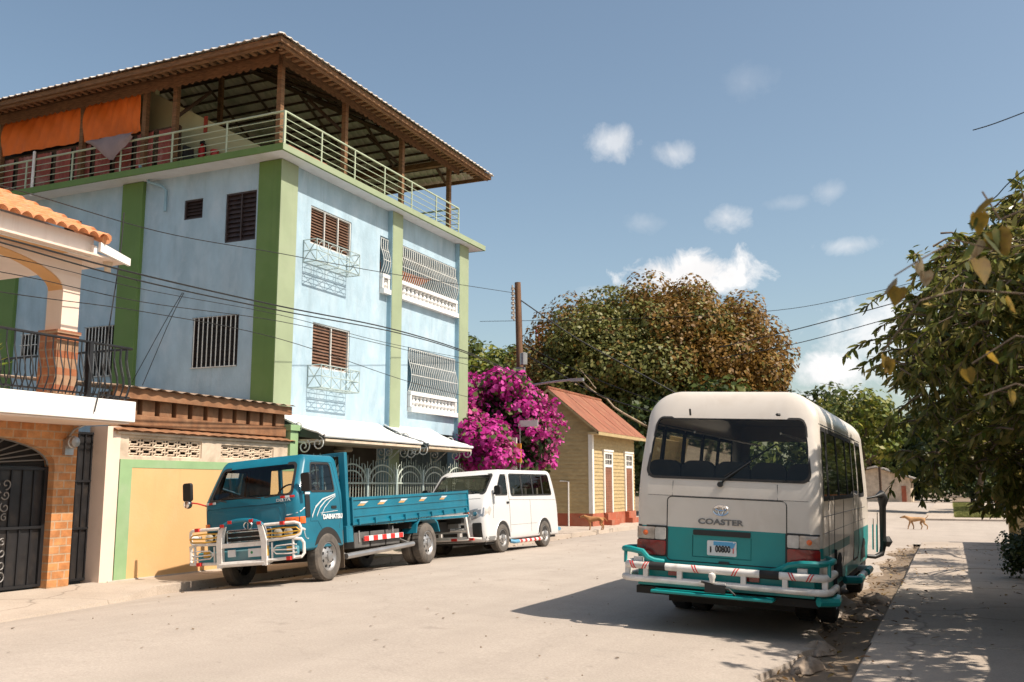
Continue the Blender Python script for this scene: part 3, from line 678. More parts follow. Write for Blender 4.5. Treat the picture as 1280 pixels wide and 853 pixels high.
# low wall of faded red zinc sheets between the posts on the side face
for i in range(12):
    x0 = -23.6 + i * .665; zc = MB(); vs = []; nn = 12
    for j in range(nn + 1):
        x = x0 + .50 * j / nn; yy = 16.1 + .02 * math.sin(j * math.pi / 1.5) + random.uniform(-.004, .004)
        vs += [(x, yy, 8.72), (x, yy, 9.72 + random.uniform(-.012, .012))]
    zc.add(vs, [(2 * j, 2 * j + 2, 2 * j + 3, 2 * j + 1) for j in range(nn)]); spart(zc, 'zinc_panel', M['zinc_red'], smooth=70)
hr = MB(); hr.box(-23.9, -15.7, 16.12, 16.17, 9.70, 9.78).box(-23.9, -15.7, 16.13, 16.17, 8.9, 8.97)
for i in range(13): x = -23.69 + i * .665; hr.box(x - .04, x + .04, 16.13, 16.18, 8.7, 9.75)
spart(hr, 'wall_frame', M['wood_dark'])
bk = MB(); bk.prism([(-24.2, 8.70), (-13.86, 8.70), (-13.86, 9.2), (-17.1, 11.0), (-17.1, 11.12), (-24.2, 11.12)], 1, 16.72, 16.85); spart(bk, 'stair_wall', M['cream_wall'])
bk = MB(); bk.box(-24.2, -17.2, 16.35, 16.40, 8.7, 10.3); spart(bk, 'inner_screen', M['dark'])

# things on and under the shelter
def tarp(x0, x1, z0, z1, label):
    mb = MB(); nx_, nz_ = 40, 14; vs = []
    for i in range(nx_ + 1):
        for j in range(nz_ + 1):
            u = i / nx_; t = j / nz_; x = x0 + (x1 - x0) * u
            sag = .05 * abs(math.sin(u * math.pi * 6)) * t ** 6 + .05 * t * math.sin(u * math.pi)
            y = 16.00 - .05 * math.sin(t * 3.0) - .022 * math.sin(u * 21 + t * 5) * (1 - .4 * t) - .016 * math.sin(u * 47 - t * 8) - .03 * math.sin(u * 6 + t * 3)
            vs.append((x + .05 * (1 - t) * (u - .5), y, z0 + (z1 - z0) * t - sag + .02 * math.sin(u * 3) * (1 - t)))
    k = nz_ + 1; mb.add(vs, [(i * k + j, i * k + j + 1, (i + 1) * k + j + 1, (i + 1) * k + j) for i in range(nx_) for j in range(nz_)])
    tag(kmb(mb).build('tarpaulin', M['tarp'], smooth=80), label, 'tarpaulin', 'orange tarpaulins under the shelter roof')
tarp(-21.38, -18.70, 9.78, 10.80, 'wider orange tarpaulin tied under the shelter roof at the far corner of the side')
tarp(-18.54, -16.76, 9.73, 10.80, 'narrower orange tarpaulin nearest the cream stair wall')
cl = MB(); vs = []
for i in range(13):
    for j in range(7):
        u = i / 12; t = j / 6; dpt = .62 * (1 - abs(u - .55) * 1.8) ; vs.append((-18.12 + 1.45 * u + .03 * math.sin(t * 6), 15.72 - .06 * math.sin(math.pi * t) - .02 * math.sin(u * 20), 9.62 - max(.06, dpt) * t + .27 * (u - .5) * 0))
cl.add(vs, [(i * 7 + j, i * 7 + j + 1, (i + 1) * 7 + j + 1, (i + 1) * 7 + j) for i in range(12) for j in range(6)])
tag(kmb(cl).build('cloth', M['grey_cloth'], smooth=80), 'grey cloth hung over the terrace railing below the tarpaulins', 'cloth')
fe = thing('fire_extinguisher', 'red fire extinguisher hung on the cream stair wall of the terrace', 'fire extinguisher', kp(-15.45, 16.62, 9.0))
spart(MB().lathe([(.02, 8.98), (.085, 9.0), (.085, 9.32), (.04, 9.40), (.03, 9.44)], 12, (-15.45, 16.62, 0)), 'cylinder', M['red_plastic'], fe, smooth=50)
spart(MB().box(-15.49, -15.41, 16.58, 16.66, 9.44, 9.52).tube([(-15.42, 16.6, 9.48), (-15.33, 16.6, 9.4), (-15.32, 16.6, 9.15)], .016, 6), 'valve', M['black_rubber'], fe)
spart(MB().box(-15.5, -15.4, 16.69, 16.71, 9.75, 10.15), 'sign_panel', mat('red notice', (.4, .06, .03), .6), fe)
rbk = MB(); rbk.lathe([(.085, 8.98), (.1, 9.22), (.095, 9.22), (.08, 9.0)], 12, (-15.05, 16.6, 0)); tag(kmb(rbk).build('bucket', M['red_plastic'], smooth=40), 'small red bucket beside the fire extinguisher', 'bucket')
ch = thing('chair', 'black chair behind the railing at the end of the red zinc panels', 'chair', kp(-15.4, 16.35, 8.7))
spart(MB().box(-15.58, -15.30, 16.15, 16.45, 8.92, 8.97), 'seat', M['black_rubber'], ch, bevel=.01); spart(MB().box(-15.6, -15.52, 16.15, 16.45, 8.97, 9.28), 'backrest', M['black_rubber'], ch, bevel=.02)
for x in (-15.56, -15.32):
    for y in (16.18, 16.42): spart(MB().box(x - .02, x + .02, y - .02, y + .02, 8.69, 8.92), 'leg', M['black_rubber'], ch)
bn = thing('folded_sheet', 'red and pink folded sheet lying behind the front railing of the terrace', 'sheet', kp(-12.95, 17.3, 8.7))
spart(MB().box(-13.25, -12.75, 16.75, 18.1, 8.70, 8.86), 'lower_layer', mat('pink sheet', (.5, .3, .25), .8, var=.1), bn, bevel=.03)
spart(MB().prism([(-13.3, 8.865), (-12.72, 8.865), (-12.95, 9.05), (-13.2, 9.08)], 1, 16.6, 18.05), 'upper_layer', M['zinc_red'], bn, bevel=.02)

# ------------------------------------------------------------------ two white awnings with scroll brackets on the street front
def awning(y0, y1, label):
    xa, xb, za, zb = FX + .01, -11.52, 3.06, 2.60
    a = thing('awning', label, 'awning', kp(FX, (y0 + y1) / 2, 2.9), group='white awnings over the porch')
    mb = MB(); n = 8; prof = []
    for i in range(n + 1):
        t = i / n; prof.append((xa + (xb - xa) * t, za + (zb - za) * t - .06 * math.sin(math.pi * t) - (.05 if i == n else 0)))
    lo = [(x, z - .03) for x, z in prof[::-1]]; mb.prism(prof + lo, 1, y0, y1); mb.tube([(xb, y0, zb - .05), (xb, y1, zb - .05)], .035, 8)
    kmb(mb).build('canopy', M['awning'], a, world=True, smooth=30)
    kmb(MB().box(xa, xb, y0 + .05, y1 - .05, 2.44, 2.49)).build('under_beam', M['concrete_dirty'], a, world=True)
    for y in (y0 + .02, y1 - .02):
        s = MB()
        def sp(pts, r=.014): s.tube([(x, y, z) for x, z in pts], r, 5)
        s.prism([(xa, za - .02), (xb - .45, zb + .10), (xb - .05, zb - .03), (xb - .12, zb - .12), (xb - .6, zb - .06), (xa, za - .30)], 1, y - .008, y + .008)
        kmb(s).build('gusset', M['wood_dark'] if False else mat('dark green sheet', (.035, .055, .045), .6), a, world=True); s = MB()
        sp([(xa, za - .9), (xa + .2, za - .86), (xa + .5, za - .62), (xa + .9, zb - .18), (xb - .05, zb - .14)])
        sp(spiral(xb - .16, zb - .20, .15, .03, 80, -420)); sp(spiral(xb - .5, zb - .26, .15, .03, 60, -440)); sp(spiral(xa + .32, za - .42, .17, .03, -60, 420)); sp(spiral(xa + .14, za - .70, .12, .02, 100, -380)); sp(spiral(xa + .62, za - .33, .13, .03, 240, -260))
        sp([(xa + .02, za - .1), (xa + .02, za - .95)])
        kmb(s).build('scroll_bracket', M['iron_white'], a, world=True)
awning(16.25, 20.25, 'longer white sheet awning next to the corner pilaster'); awning(20.55, 22.95, 'white sheet awning next to the bougainvillea')

# ------------------------------------------------------------------ ornate iron fence in front of the porch
fn = thing('iron_fence', 'pale ornate iron fence with arched panels behind the truck', 'fence', (-12.62, 20.5, 0))
def fence_panel(y0, y1):
    X = -12.62; s = MB(); w_ = (y1 - y0); c = (y0 + y1) / 2; r = w_ / 2 - .04
    ar = [(X, y, z) for y, z in arc(c, 1.62, r, 0, 180, 16, .42)]; s.tube(ar, .022, 6); ar = [(X, y, z) for y, z in arc(c, 1.62, r - .16, 0, 180, 16, .27)]; s.tube(ar, .018, 6)
    s.tube([(X, y0, 1.60), (X, y1, 1.60)], .022, 6); s.tube([(X, y0, .35), (X, y1, .35)], .022, 6)
    n = 11
    for i in range(1, n):
        y = y0 + w_ * i / n; t = (y - c) / r
        s.tube([(X, y, .22), (X, y, 1.62 + .42 * math.sqrt(max(0, 1 - t * t)) + (.14 if i % 2 else .22))], .011, 5)
    for i in range(5): s.tube([(X, y, z) for y, z in spiral(y0 + .15 + i * .14, .95 + .1 * (i % 2), .07, .02, 0, 400, 10)], .007, 4)
    for j in (-1, 0, 1): s.tube([(X, y0 + j * .012, 1.6), (X, y0 + j * .09, 2.0), (X, y0 + j * .17, 2.12 - abs(j) * .05)], .010, 4)
    s.build('fence_panel', M['iron_white'] if False else mat('pale green iron', (.42, .47, .41), .5, var=.1, dirt=(.3, .26, .2), dirt_amt=.4), fn, world=True)
ys_ = [16.95 + 1.32 * i for i in range(7)]
for a, b in zip(ys_[:-1], ys_[1:]): fence_panel(a, b)
for y in ys_: MB().box(-12.65, -12.59, y - .03, y + .03, -.02, 1.95).build('fence_post', M['iron_pale'], fn, world=True)
MB().box(-12.72, -12.52, 16.9, 25.0, -.05, .22).build('fence_plinth', M['green_pale'], fn, world=True, bevel=.01)
# ================================================================== house with the tiled balcony roof at the left
hs = thing('brick_house', 'orange brick house with white balcony, arched black gate and terracotta tiled roof', 'house', (-14, 8, 0))
def hp(mb, name, m, parent=hs, **k): return mb.build(name, m, parent, world=True, **k)
GC, GW = 9.33, 1.40                                         # arched gate: centre and half width
arch_pts = [(GC + GW * math.cos(R(a)), 1.86 + .42 * math.sin(R(a))) for a in np.linspace(0, 180, 17)]
wl = MB(); yv = [3.0, GC - GW, GC + GW, 11.13]
wl.box(-12.9, -12.6, 3, GC - GW, -.05, 2.52); wl.box(-12.9, -12.6, GC + GW, 11.13, -.05, 2.52)
poly = [(GC + GW, 1.86)] + arch_pts + [(GC - GW, 2.52), (GC + GW, 2.52)]
wl.prism(poly[1:], 0, -12.9, -12.6); hp(wl, 'brick_wall', M['brick'])
hp(MB().box(-19, -12.9, 3, 11.7, 2.55, 2.62).box(-19, -13.4, 3, 11.72, -.05, 2.55), 'core_wall', M['stucco_white'])
# the gate: two leaves of sheet steel with battens, fan light with rays
gt_ = MB().box(-12.86, -12.78, GC - GW, GC + GW, .03, 1.84); ga = hp(gt_, 'gate', M['gate_panel'])
s = MB()
for i in range(15):
    y = GC - GW + .02 + (2 * GW - .04) * i / 14; s.box(-12.78, -12.755, y - .012, y + .012, .05, 1.82)
for z in (.05, .92, 1.80): s.box(-12.775, -12.735, GC - GW + .01, GC + GW - .01, z - .02, z + .02)
for y in (GC - GW + .03, GC - .03, GC + .03, GC + GW - .03): s.box(-12.78, -12.73, y - .03, y + .03, .03, 1.84)
hp(s, 'gate_frame', M['black_iron'], ga)
s = MB(); s.prism([(GC + GW, 1.845)] + arch_pts + [(GC - GW, 1.845)], 0, -12.85, -12.82); hp(s, 'fanlight', M['dark'], ga)
s = MB(); s.tube([(-12.76, y, z) for y, z in arch_pts], .022, 6)
for a in range(12, 180, 13): s.tube([(-12.77, GC, 1.86), (-12.77, GC + (GW - .03) * math.cos(R(a)), 1.86 + .40 * math.sin(R(a)))], .013, 5)
hp(s, 'fanlight_rays', mat('worn iron', (.16, .15, .14), .5, .3), ga)
scm = mat('grey iron', (.2, .19, .18), .5, .3)
for c in (GC - .12, GC + .62, GC - .86):
    for zc, sg in ((1.35, 1), (.45, -1)):
        s = MB()
        for yy, ph in ((-.075, 0), (.075, 180)):
            for q, r_ in ((.22, .085), (.06, .075), (-.12, .085), (-.27, .06)): s.tube([(-12.745, y, z) for y, z in spiral(c + yy, zc + q * sg, r_, .015, ph + q * 400, ph + q * 400 + 400, 14)], .010, 4)
        hp(s, 'scrollwork', scm, ga)
# narrow iron side door next to the brick pier, set back
hp(MB().box(-13.0, -12.6, 11.72, 12.0, -.05, 2.52), 'end_wall', M['soffit_pink'])
sd = hp(MB().box(-12.98, -12.93, 11.13, 11.72, .02, 2.42), 'side_door', M['gate_panel']); s = MB()
for i in range(5): y = 11.15 + .55 * i / 4; s.box(-12.93, -12.905, y - .012, y + .012, .03, 2.4)
for z in (.05, .86, 1.62, 2.4): s.box(-12.93, -12.895, 11.14, 11.71, z - .018, z + .018)
hp(s, 'door_frame', M['black_iron'], sd)
# balcony slab, terrace floor and low brick kerb
hp(MB().box(-19, -11.52, 2.5, 11.24, 2.52, 2.84), 'balcony_slab', M['stucco_white'], bevel=.012)
hp(MB().box(-12.6, -11.56, 3, 11.16, 2.49, 2.515), 'balcony_soffit', M['soffit_pink'])
# bellied iron railing
s = MB(); RXb = -11.595
def belly(n0): return [(0, 3.67), (0, 3.48), (.03, 3.36), (.085, 3.2), (.10, 3.08), (.06, 2.96), (.015, 2.86)]
s.tube([(RXb, 2.6, 3.67), (RXb, 11.16, 3.67), (-15.5, 11.16, 3.67)], .020, 6); s.tube([(RXb, 2.6, 2.90), (RXb, 11.16, 2.90), (-15.5, 11.16, 2.90)], .014, 6)
y = 2.7
while y < 11.16:
    s.tube([(RXb + dx, y, z) for dx, z in belly(0)], .0105, 5); y += .125
x = RXb - .12
while x > -15.4:
    s.tube([(x, 11.16 + dx, z) for dx, z in belly(0)], .0105, 5); x -= .125
for y in (10.36,): s.box(RXb - .04, RXb + .03, y - .035, y + .035, 2.84, 3.66)
hp(s, 'balcony_railing', M['black_iron'])
# column and street arch
col_ = MB().box(-12.00, -11.64, 9.80, 10.18, 2.84, 3.74).box(-12.02, -11.62, 9.78, 10.20, 3.74, 3.79); hp(col_, 'column_base', M['brick_side'])
ar = [(9.86 - 1.75 + 1.75 * math.cos(R(a)), 4.40 + .44 * math.sin(R(a))) for a in np.linspace(0, 180, 25)]
arp = [(10.16, 3.79), (10.16, 4.90)] + [(6.0, 4.90), (6.0, 3.79), (6.36, 3.79), (6.36, 4.40)][0:3] + [(6.36, 4.39)] + ar[::-1] + [(9.86, 3.79)]
hp(MB().prism(arp, 0, -11.98, -11.66), 'arch', M['soffit_pink'])
s = MB(); ai = [(y, z - .003) for y, z in ar] ; ao = [(y, z - .012) for y, z in ar]; s.prism(ai + ao[::-1], 0, -11.97, -11.68); hp(s, 'arch_bounce_tint', M['panel_tan_arch_bounce'])  # thin added layer: warm bounce light painted onto the arch underside
# roof: soffit, fascia, barrel tiles
EYr, EXr, EZr, PT = 10.18, -11.25, 5.10, .43
hp(MB().box(-16, EXr - .02, 2.5, 10.66, 4.90, 4.93), 'eaves_soffit', M['soffit_pink']); hp(MB().box(-11.62, -11.42, 2.5, 9.7, 4.88, 4.902), 'soffit_panel', M['panel_tan_arch_bounce'])
fs_ = MB().box(EXr - .16, EXr - .13, 2.5, 10.10, 4.88, 5.19); fs_.prism([(10.10, 4.97), (10.10, 5.11), (10.68, 4.98), (10.68, 4.87)], 0, EXr - .03, EXr + .02); hp(fs_, 'fascia', M['stucco_white'])
hp(MB().prism([(-16, 4.93), (EXr - .05, 4.93), (EXr - .05, 5.05), (-16, 5.05 + PT * 4.85)], 1, 10.04, 10.10), 'gable_board', M['stucco_white'])
tl = MB(); vs = []; ncol = int((EYr - 2.6) / .1875); per = 8; L = 5.2; ncourse = 15; rows = []
for c in range(ncourse):
    for q in (0, 1): rows.append((c + q * .999, .035 * (1 - q)))
for s_, lift in rows:
    d = L * s_ / ncourse; x = EXr + .10 - d * math.cos(math.atan(PT)); z0 = EZr + .01 + d * math.sin(math.atan(PT)) * 1.0 + lift
    for i in range(ncol * per + 1):
        t = (i % per) / per; y = EYr - i * .1875 / per; h = .075 * abs(math.sin(math.pi * t)) ** .7; vs.append((x, y, z0 + h + random.uniform(-.002, .002)))
k = ncol * per + 1; tl.add(vs, [(j * k + i, j * k + i + 1, (j + 1) * k + i + 1, (j + 1) * k + i) for j in range(len(rows) - 1) for i in range(k - 1)])
for c in range(ncourse):
    d = L * c / ncourse; x = EXr + .05 - d * .92; tl.tube([(x, EYr, EZr + .07 + d * .395), (x - .34, EYr, EZr + .04 + (d + .37) * .395)], [.085, .07], 8)
hp(tl, 'tiled_roof', M['terracotta'])
hp(MB().tube([(-11.45, 10.45, 4.905), (-11.45, 10.45, 4.84)], .07, 10).tube([(-11.45, 10.45, 4.84), (-11.45, 10.45, 4.75)], .05, 10), 'eave_lamp', M['concrete_dirty'], smooth=40)
mt = thing('electric_meter', 'round grey electric meter on the brick pier beside the gate', 'electric meter', (-12.55, 10.93, 2.2))
mt_b = MB(); mt_b.lathe([(.085, -12.56), (.10, -12.54), (.10, -12.47), (.085, -12.46), (.08, -12.41), (.03, -12.39)], 18, (0, 10.93, 2.22), 0); mt_b.box(-12.6, -12.54, 10.85, 11.01, 2.02, 2.26); mt_b.build('housing', M['steel'], mt, world=True, smooth=40)
MB().tube([(-12.58, 10.93, 2.3), (-12.55, 11.0, 2.42), (-12.4, 11.08, 2.5)], .018, 6).build('conduit', M['steel'], mt, world=True)
pp = thing('potted_plant', 'yellow green potted plant behind the balcony railing', 'plant', (-12.2, 8.75, 2.84))
MB().lathe([(.12, 2.84), (.17, 3.12), (.18, 3.14), (.15, 3.12)], 14, (-12.2, 8.75, 0)).build('pot', M['terracotta'], pp, world=True, smooth=40)
n = 160; d = rand_dir(n); d[:, 2] = np.abs(d[:, 2]); pos = np.array([-12.2, 8.75, 3.12]) + d * [.12, .16, .2] * rng.random((n, 1)) ** .5
pm = leaf_mat('yellow green blades', [(0, (.12, .20, .03)), (.6, (.32, .34, .05)), (1, (.45, .36, .06))])
leaf_mesh('leaves', pos, np.cross(d, rand_dir(n)), d + [0, 0, .8], rng.uniform(.3, .6, n), pm, shape='blade', parent=pp)

# ================================================================== low lean-to building with the peach wall
KL = 1.0244
lt = thing('lean_to_building', 'low building with peach wall, green border and timber eaves beside the blue building', 'building', (-14, 14.3, 0))
def lpart(mb, name, m, **k):
    mb.v = [tuple(EYE + (Vector(p) - EYE) * KL) for p in mb.v]; return mb.build(name, m, lt, world=True, **k)
X = -12.3
lpart(MB().box(X - .3, X, 11.99, 16.35, -.1, 1.84), 'peach_wall', M['peach'])
lpart(MB().box(X - .3, X + .006, 11.73, 11.99, -.1, 1.84).box(X - .3, X + .006, 11.73, 16.35, 1.84, 1.975), 'green_border', M['green_pale'])
lpart(MB().box(X - .34, X + .03, 11.6, 16.35, -.06, .045), 'footing', M['concrete'], bevel=.01)
bw = MB(); holes = [(11.9, 13.61, 2.03, 2.34), (14.12, 15.65, 2.05, 2.30)]; holed(bw, 0, X - .005, 11.6, 16.35, 1.975, 2.40, holes, -.2); bw.box(X - .2, X + .04, 11.62, 16.2, 2.385, 2.425); lpart(bw, 'upper_band', M['concrete_dirty'])
lpart(MB().box(X - .5, X - .21, 11.6, 16.35, 1.98, 2.5), 'inner_dark', M['dark'])
for a, b, c, d in holes:   # breeze blocks: squares with a diamond and cross in each
    s = MB(); n = int(round((b - a) / .285)); wv = (b - a) / n; nr = 2; hv = (d - c) / nr
    def bar(y0, z0, y1, z1, r=.017): s.tube([(X - .05, y0, z0), (X - .05, y1, z1)], [r * 1.3, r * 1.3], 4)
    for i in range(n):
        for j in range(nr):
            y0, z0 = a + i * wv, c + j * hv; yc, zc = y0 + wv / 2, z0 + hv / 2
            for p in (((y0, z0), (y0 + wv, z0)), ((y0, z0), (y0, z0 + hv)), ((y0, zc), (yc - wv * .25, zc)), ((yc + wv * .25, zc), (y0 + wv, zc)), ((yc, z0), (yc, zc - hv * .22)), ((yc, zc + hv * .22), (yc, z0 + hv))): bar(*p[0], *p[1], .013)
            for p in (((yc - wv * .27, zc - hv * .24), (yc + wv * .27, zc - hv * .24)), ((yc - wv * .27, zc + hv * .24), (yc + wv * .27, zc + hv * .24)), ((yc - wv * .27, zc - hv * .24), (yc - wv * .27, zc + hv * .24)), ((yc + wv * .27, zc - hv * .24), (yc + wv * .27, zc + hv * .24)), ((y0, z0), (yc - wv * .27, zc - hv * .24)), ((y0 + wv, z0 + hv), (yc + wv * .27, zc + hv * .24))): bar(*p[0], *p[1], .012)
    for p in ((a, d, b, d), (b, c, b, d)): bar(*p, .02)
    lpart(s, 'breeze_block', M['concrete_dirty'])
s = MB(); vs = []
for i in range(180):   # lower roof edge: a row of tile ends
    y = 11.55 + i * .0263; h = .012 * abs(math.sin(i * math.pi / 10)); vs += [(X + .10, y, 2.44 + h), (X - .3, y, 2.60 + h)]
s.add(vs, [(2 * i, 2 * i + 2, 2 * i + 3, 2 * i + 1) for i in range(179)]); s.box(X - .25, X + .06, 11.55, 16.2, 2.425, 2.445); lpart(s, 'lower_eave', M['rafter'])
lpart(MB().box(X - .2, X - .02, 11.75, 16.05, 2.53, 2.72), 'beam', M['rafter'], bevel=.01)
lpart(MB().box(X - .6, X - .3, 11.75, 16.05, 2.6, 3.1), 'back_boards', M['wood_dark'])
for i in range(11):
    y = 11.80 + i * .395; lpart(MB().box(X - .35, X - .05, y, y + .285, 2.715, 2.985), 'rafter', M['rafter'], bevel=.012)
s = MB().box(X + .04, X + .09, 11.45, 16.08, 2.97, 3.14); lpart(s, 'fascia', M['rafter'])
s = MB(); vs = []
for i in range(188):
    y = 11.42 + i * .025; h = .016 * math.sin(i * math.pi / 6); vs += [(X + .17, y, 3.155 + h), (X - 3.6, y, 3.55 + h)]
s.add(vs, [(2 * i, 2 * i + 2, 2 * i + 3, 2 * i + 1) for i in range(187)]); lpart(s, 'upper_roof', mat('rusty zinc', (.4, .3, .22), .7, .2, var=.2, dirt=(.3, .13, .06), dirt_amt=.7))
lpart(MB().box(X - .18, X + .06, 16.1, 16.36, 1.98, 2.72).box(X - .2, X + .10, 16.05, 16.42, 2.66, 2.78), 'end_pier', M['green_pale'], bevel=.008)

# ================================================================== yellow timber house down the street
yh = thing('timber_house', 'yellow clapboard house with rusty red metal roof beyond the bougainvillea', 'house', (-14.3, 38.2, 0))
def yp(mb, name, m, parent=yh, **k): return mb.build(name, m, parent, world=True, **k)
HX, HXb, HY, HYb = -12.6, -15.9, 35.4, 40.9
def siding(ax, pos, sgn, u0, u1, z0, z1, gable=None):
    mb = MB(); h = .145; n = int((z1 - z0) / h)
    for i in range(n):
        a, b = z0 + i * h, z0 + (i + 1) * h; ua, ub = u0, u1
        if gable: ua, ub = gable((a + b) / 2)
        if ub - ua < .05: break
        pr = [(pos, a), (pos + sgn * .028, a), (pos + sgn * .006, b), (pos, b)]
        if ax == 0: mb.add([(x, u, z) for u in (ua, ub) for x, z in pr], [(0, 1, 2, 3), (4, 7, 6, 5), (1, 5, 6, 2), (0, 4, 5, 1), (3, 2, 6, 7)])
        else: mb.add([(u, x, z) for u in (ua, ub) for x, z in pr], [(0, 1, 2, 3), (4, 7, 6, 5), (1, 5, 6, 2), (0, 4, 5, 1), (3, 2, 6, 7)])
    return mb
yp(siding(0, HX, 1, HY, HYb, .48, 3.62), 'front_wall', M['clapboard'])
xr = -14.26
yp(siding(1, HY, -1, HXb, HX, .48, 5.3, lambda z: (HXb, HX) if z < 3.55 else (xr - (5.28 - z) / .84, xr + (5.28 - z) / .84)), 'side_wall', M['clapboard'])
yp(MB().box(HXb, HX - .005, HY + .005, HYb, .3, 3.6), 'inner_wall', M['dark'])
yp(MB().box(HXb, HX + .03, HY - .03, HYb, -.05, .48), 'plinth', M['plinth_red'])
yp(MB().box(HX - .12, HX + .045, HY - .045, HY + .14, .48, 3.6), 'corner_board', M['trim_white'])
def door(y0, y1):
    d = yp(MB().box(HX + .02, HX + .05, y0 + .12, y1 - .12, .5, 2.28), 'door', M['door_brown']); s = MB()
    for i in range(16): s.box(HX + .05, HX + .06, y0 + .2, y1 - .2, .62 + i * .1, .68 + i * .1)
    yp(s, 'louvre_panel', M['door_brown'], d)
    f = MB()
    for y in (y0, y1 - .12): f.box(HX + .02, HX + .085, y, y + .12, .48, 2.9)
    for z in (2.28, 2.80): f.box(HX + .02, HX + .08, y0 + .12, y1 - .12, z, z + .10)
    f.box(HX + .02, HX + .11, y0 - .06, y1 + .06, 2.9, 2.97); yp(f, 'door_trim', M['trim_white'], d)
    t = MB().box(HX + .02, HX + .03, y0 + .12, y1 - .12, 2.38, 2.8); yp(t, 'transom', M['dark'], d); s = MB()
    for i in range(1, 4): y = y0 + .12 + (y1 - y0 - .24) * i / 4; s.box(HX + .03, HX + .05, y - .015, y + .015, 2.38, 2.8)
    s.box(HX + .03, HX + .049, y0 + .12, y1 - .12, 2.57, 2.60); yp(s, 'transom_bars', M['trim_white'], d)
    yp(MB().box(HX + .04, HX + .35, y0 + .05, y1 - .05, -.05, .2).box(HX + .04, HX + .2, y0 + .05, y1 - .05, .2, .46), 'door_step', M['plinth_red'], d)
door(36.65, 37.75); door(39.4, 40.5)
s = MB(); Lr = 41.35 - 34.95
for sg in (1, -1):
    vs = []
    for i in range(129):
        y = 34.95 + Lr * i / 128; h = .016 * math.sin(i * math.pi / 2)
        for j in range(3): t = j / 2; vs.append((xr + sg * (2.12 + (.12 if sg < 0 else 0)) * (1 - t), y, 3.60 + 1.76 * t + h + .012 * (j == 1) * math.sin(i * .4)))
    s.add(vs, [(i * 3 + j, i * 3 + j + 1, (i + 1) * 3 + j + 1, (i + 1) * 3 + j) for i in range(128) for j in range(2)])
s.tube([(xr, 34.95, 5.38), (xr, 41.35, 5.38)], .06, 6)
for y in (36.6, 38.4, 39.9): s.tube([(xr + .05, y, 5.37), (xr + 2.1, y, 3.64)], .010, 4)
yp(s, 'roof', M['roof_red'])
yp(MB().box(HX + .02, xr + 2.10, 34.97, 41.33, 3.50, 3.585).box(xr + 2.08, xr + 2.11, 34.97, 41.33, 3.47, 3.60), 'eave_board', M['clapboard'])
s = MB(); s.prism([(xr + 2.1, 3.50), (xr + 2.1, 3.585), (xr, 5.33), (xr, 5.22)], 1, 34.97, 35.0); s.prism([(xr - 2.1, 3.50), (xr - 2.1, 3.585), (xr, 5.33), (xr, 5.22)], 1, 34.97, 35.0); yp(s, 'barge_board', M['clapboard'])
yp(MB().tube([(-13.55, HY - .06, -.02), (-13.55, HY - .06, 1.7), (-13.9, HY - .06, 1.72)], .03, 6), 'water_pipe', M['trim_white'])

# ================================================================== utility pole, cables, signs, mast
up = thing('utility_pole', 'tall brown wooden utility pole rising behind the bougainvillea', 'utility pole', (-13.15, 30, 0))
MB().tube([(-13.12, 30, -.2), (-13.2, 30, 4), (-13.33, 30, 8.55)], [.16, .135, .108], 10).build('pole', M['pole_wood'], up, world=True, smooth=60)
s = MB(); s.tube([(-13.42, 29.9, 7.2), (-13.49, 29.9, 8.45)], .03, 6)
for i in range(7): z = 7.3 + i * .17; s.lathe([(.03, z - .05), (.075, z - .035), (.05, z), (.075, z + .035), (.03, z + .05)], 8, (-13.47, 29.9, 0)); s.tube([(-13.47, 29.9, z), (-13.3, 30, z)], .014, 4)
s.build('insulator_rack', M['concrete'], up, world=True)
s = MB(); s.box(-13.35, -13.0, 29.8, 29.9, 5.4, 5.55).lathe([(.05, 5.6), (.13, 5.62), (.13, 6.0), (.05, 6.04)], 10, (-13.0, 29.75, 0)); s.tube([(-13.1, 30, 4.9), (-12.2, 30, 5.0), (-11.2, 29.9, 5.05)], .035, 6); s.box(-11.35, -10.9, 29.82, 29.98, 4.98, 5.08)
s.build('lamp_arm', M['steel'], up, world=True)
def cable(pts, r, label, ax=0, val=-11, group='overhead cables'):
    P = [U(x, y, ax, val) if len(p) == 2 else U(x, y, ax, p[2]) for p in pts for x, y in [p[:2]]]
    out = []
    for i in range(len(P) - 1):      # Catmull-Rom for a smooth hang
        p0, p1, p2, p3 = P[max(i - 1, 0)], P[i], P[i + 1], P[min(i + 2, len(P) - 1)]
        for k in range(8):
            t = k / 8; out.append(.5 * ((2 * p1) + (p2 - p0) * t + (2 * p0 - 5 * p1 + 4 * p2 - p3) * t * t + (3 * p1 - p0 - 3 * p2 + p3) * t ** 3))
    out.append(P[-1]); tag(MB().tube(out, r, 5).build('power_cable', M['cable']), label, 'cable', group)
cable([(-300, 222), (0, 297), (170, 342), (350, 383), (488, 411), (586, 441), (655, 472)], .014, 'thick black cable that sags across the blue front, upper of the pair')
cable([(-300, 222), (0, 303), (170, 350), (350, 388.5), (500, 417), (586, 443), (655, 474)], .012, 'thick black cable that sags across the blue front, lower of the pair')
cable([(-300, 160), (0, 232), (200, 290), (350, 317), (480, 341), (640, 366)], .008, 'thin cable highest across the blue building, just under its small windows', val=-11.6)
cable([(-300, 300), (0, 340), (180, 378), (350, 402), (488, 433), (600, 460)], .007, 'thin cable below the thick pair, crossing the lower louvred window top', val=-11.6)
cable([(-300, 310), (0, 365), (180, 390), (350, 424), (510, 477), (600, 500)], .007, 'thin cable lowest across the blue front, crossing the lower louvred window', val=-11.6)
cable([(-300, 280), (0, 320), (180, 362), (350, 394), (480, 428), (600, 452)], .006, 'thin cable right beneath the thick pair across the green corner pilaster', val=-11.6)
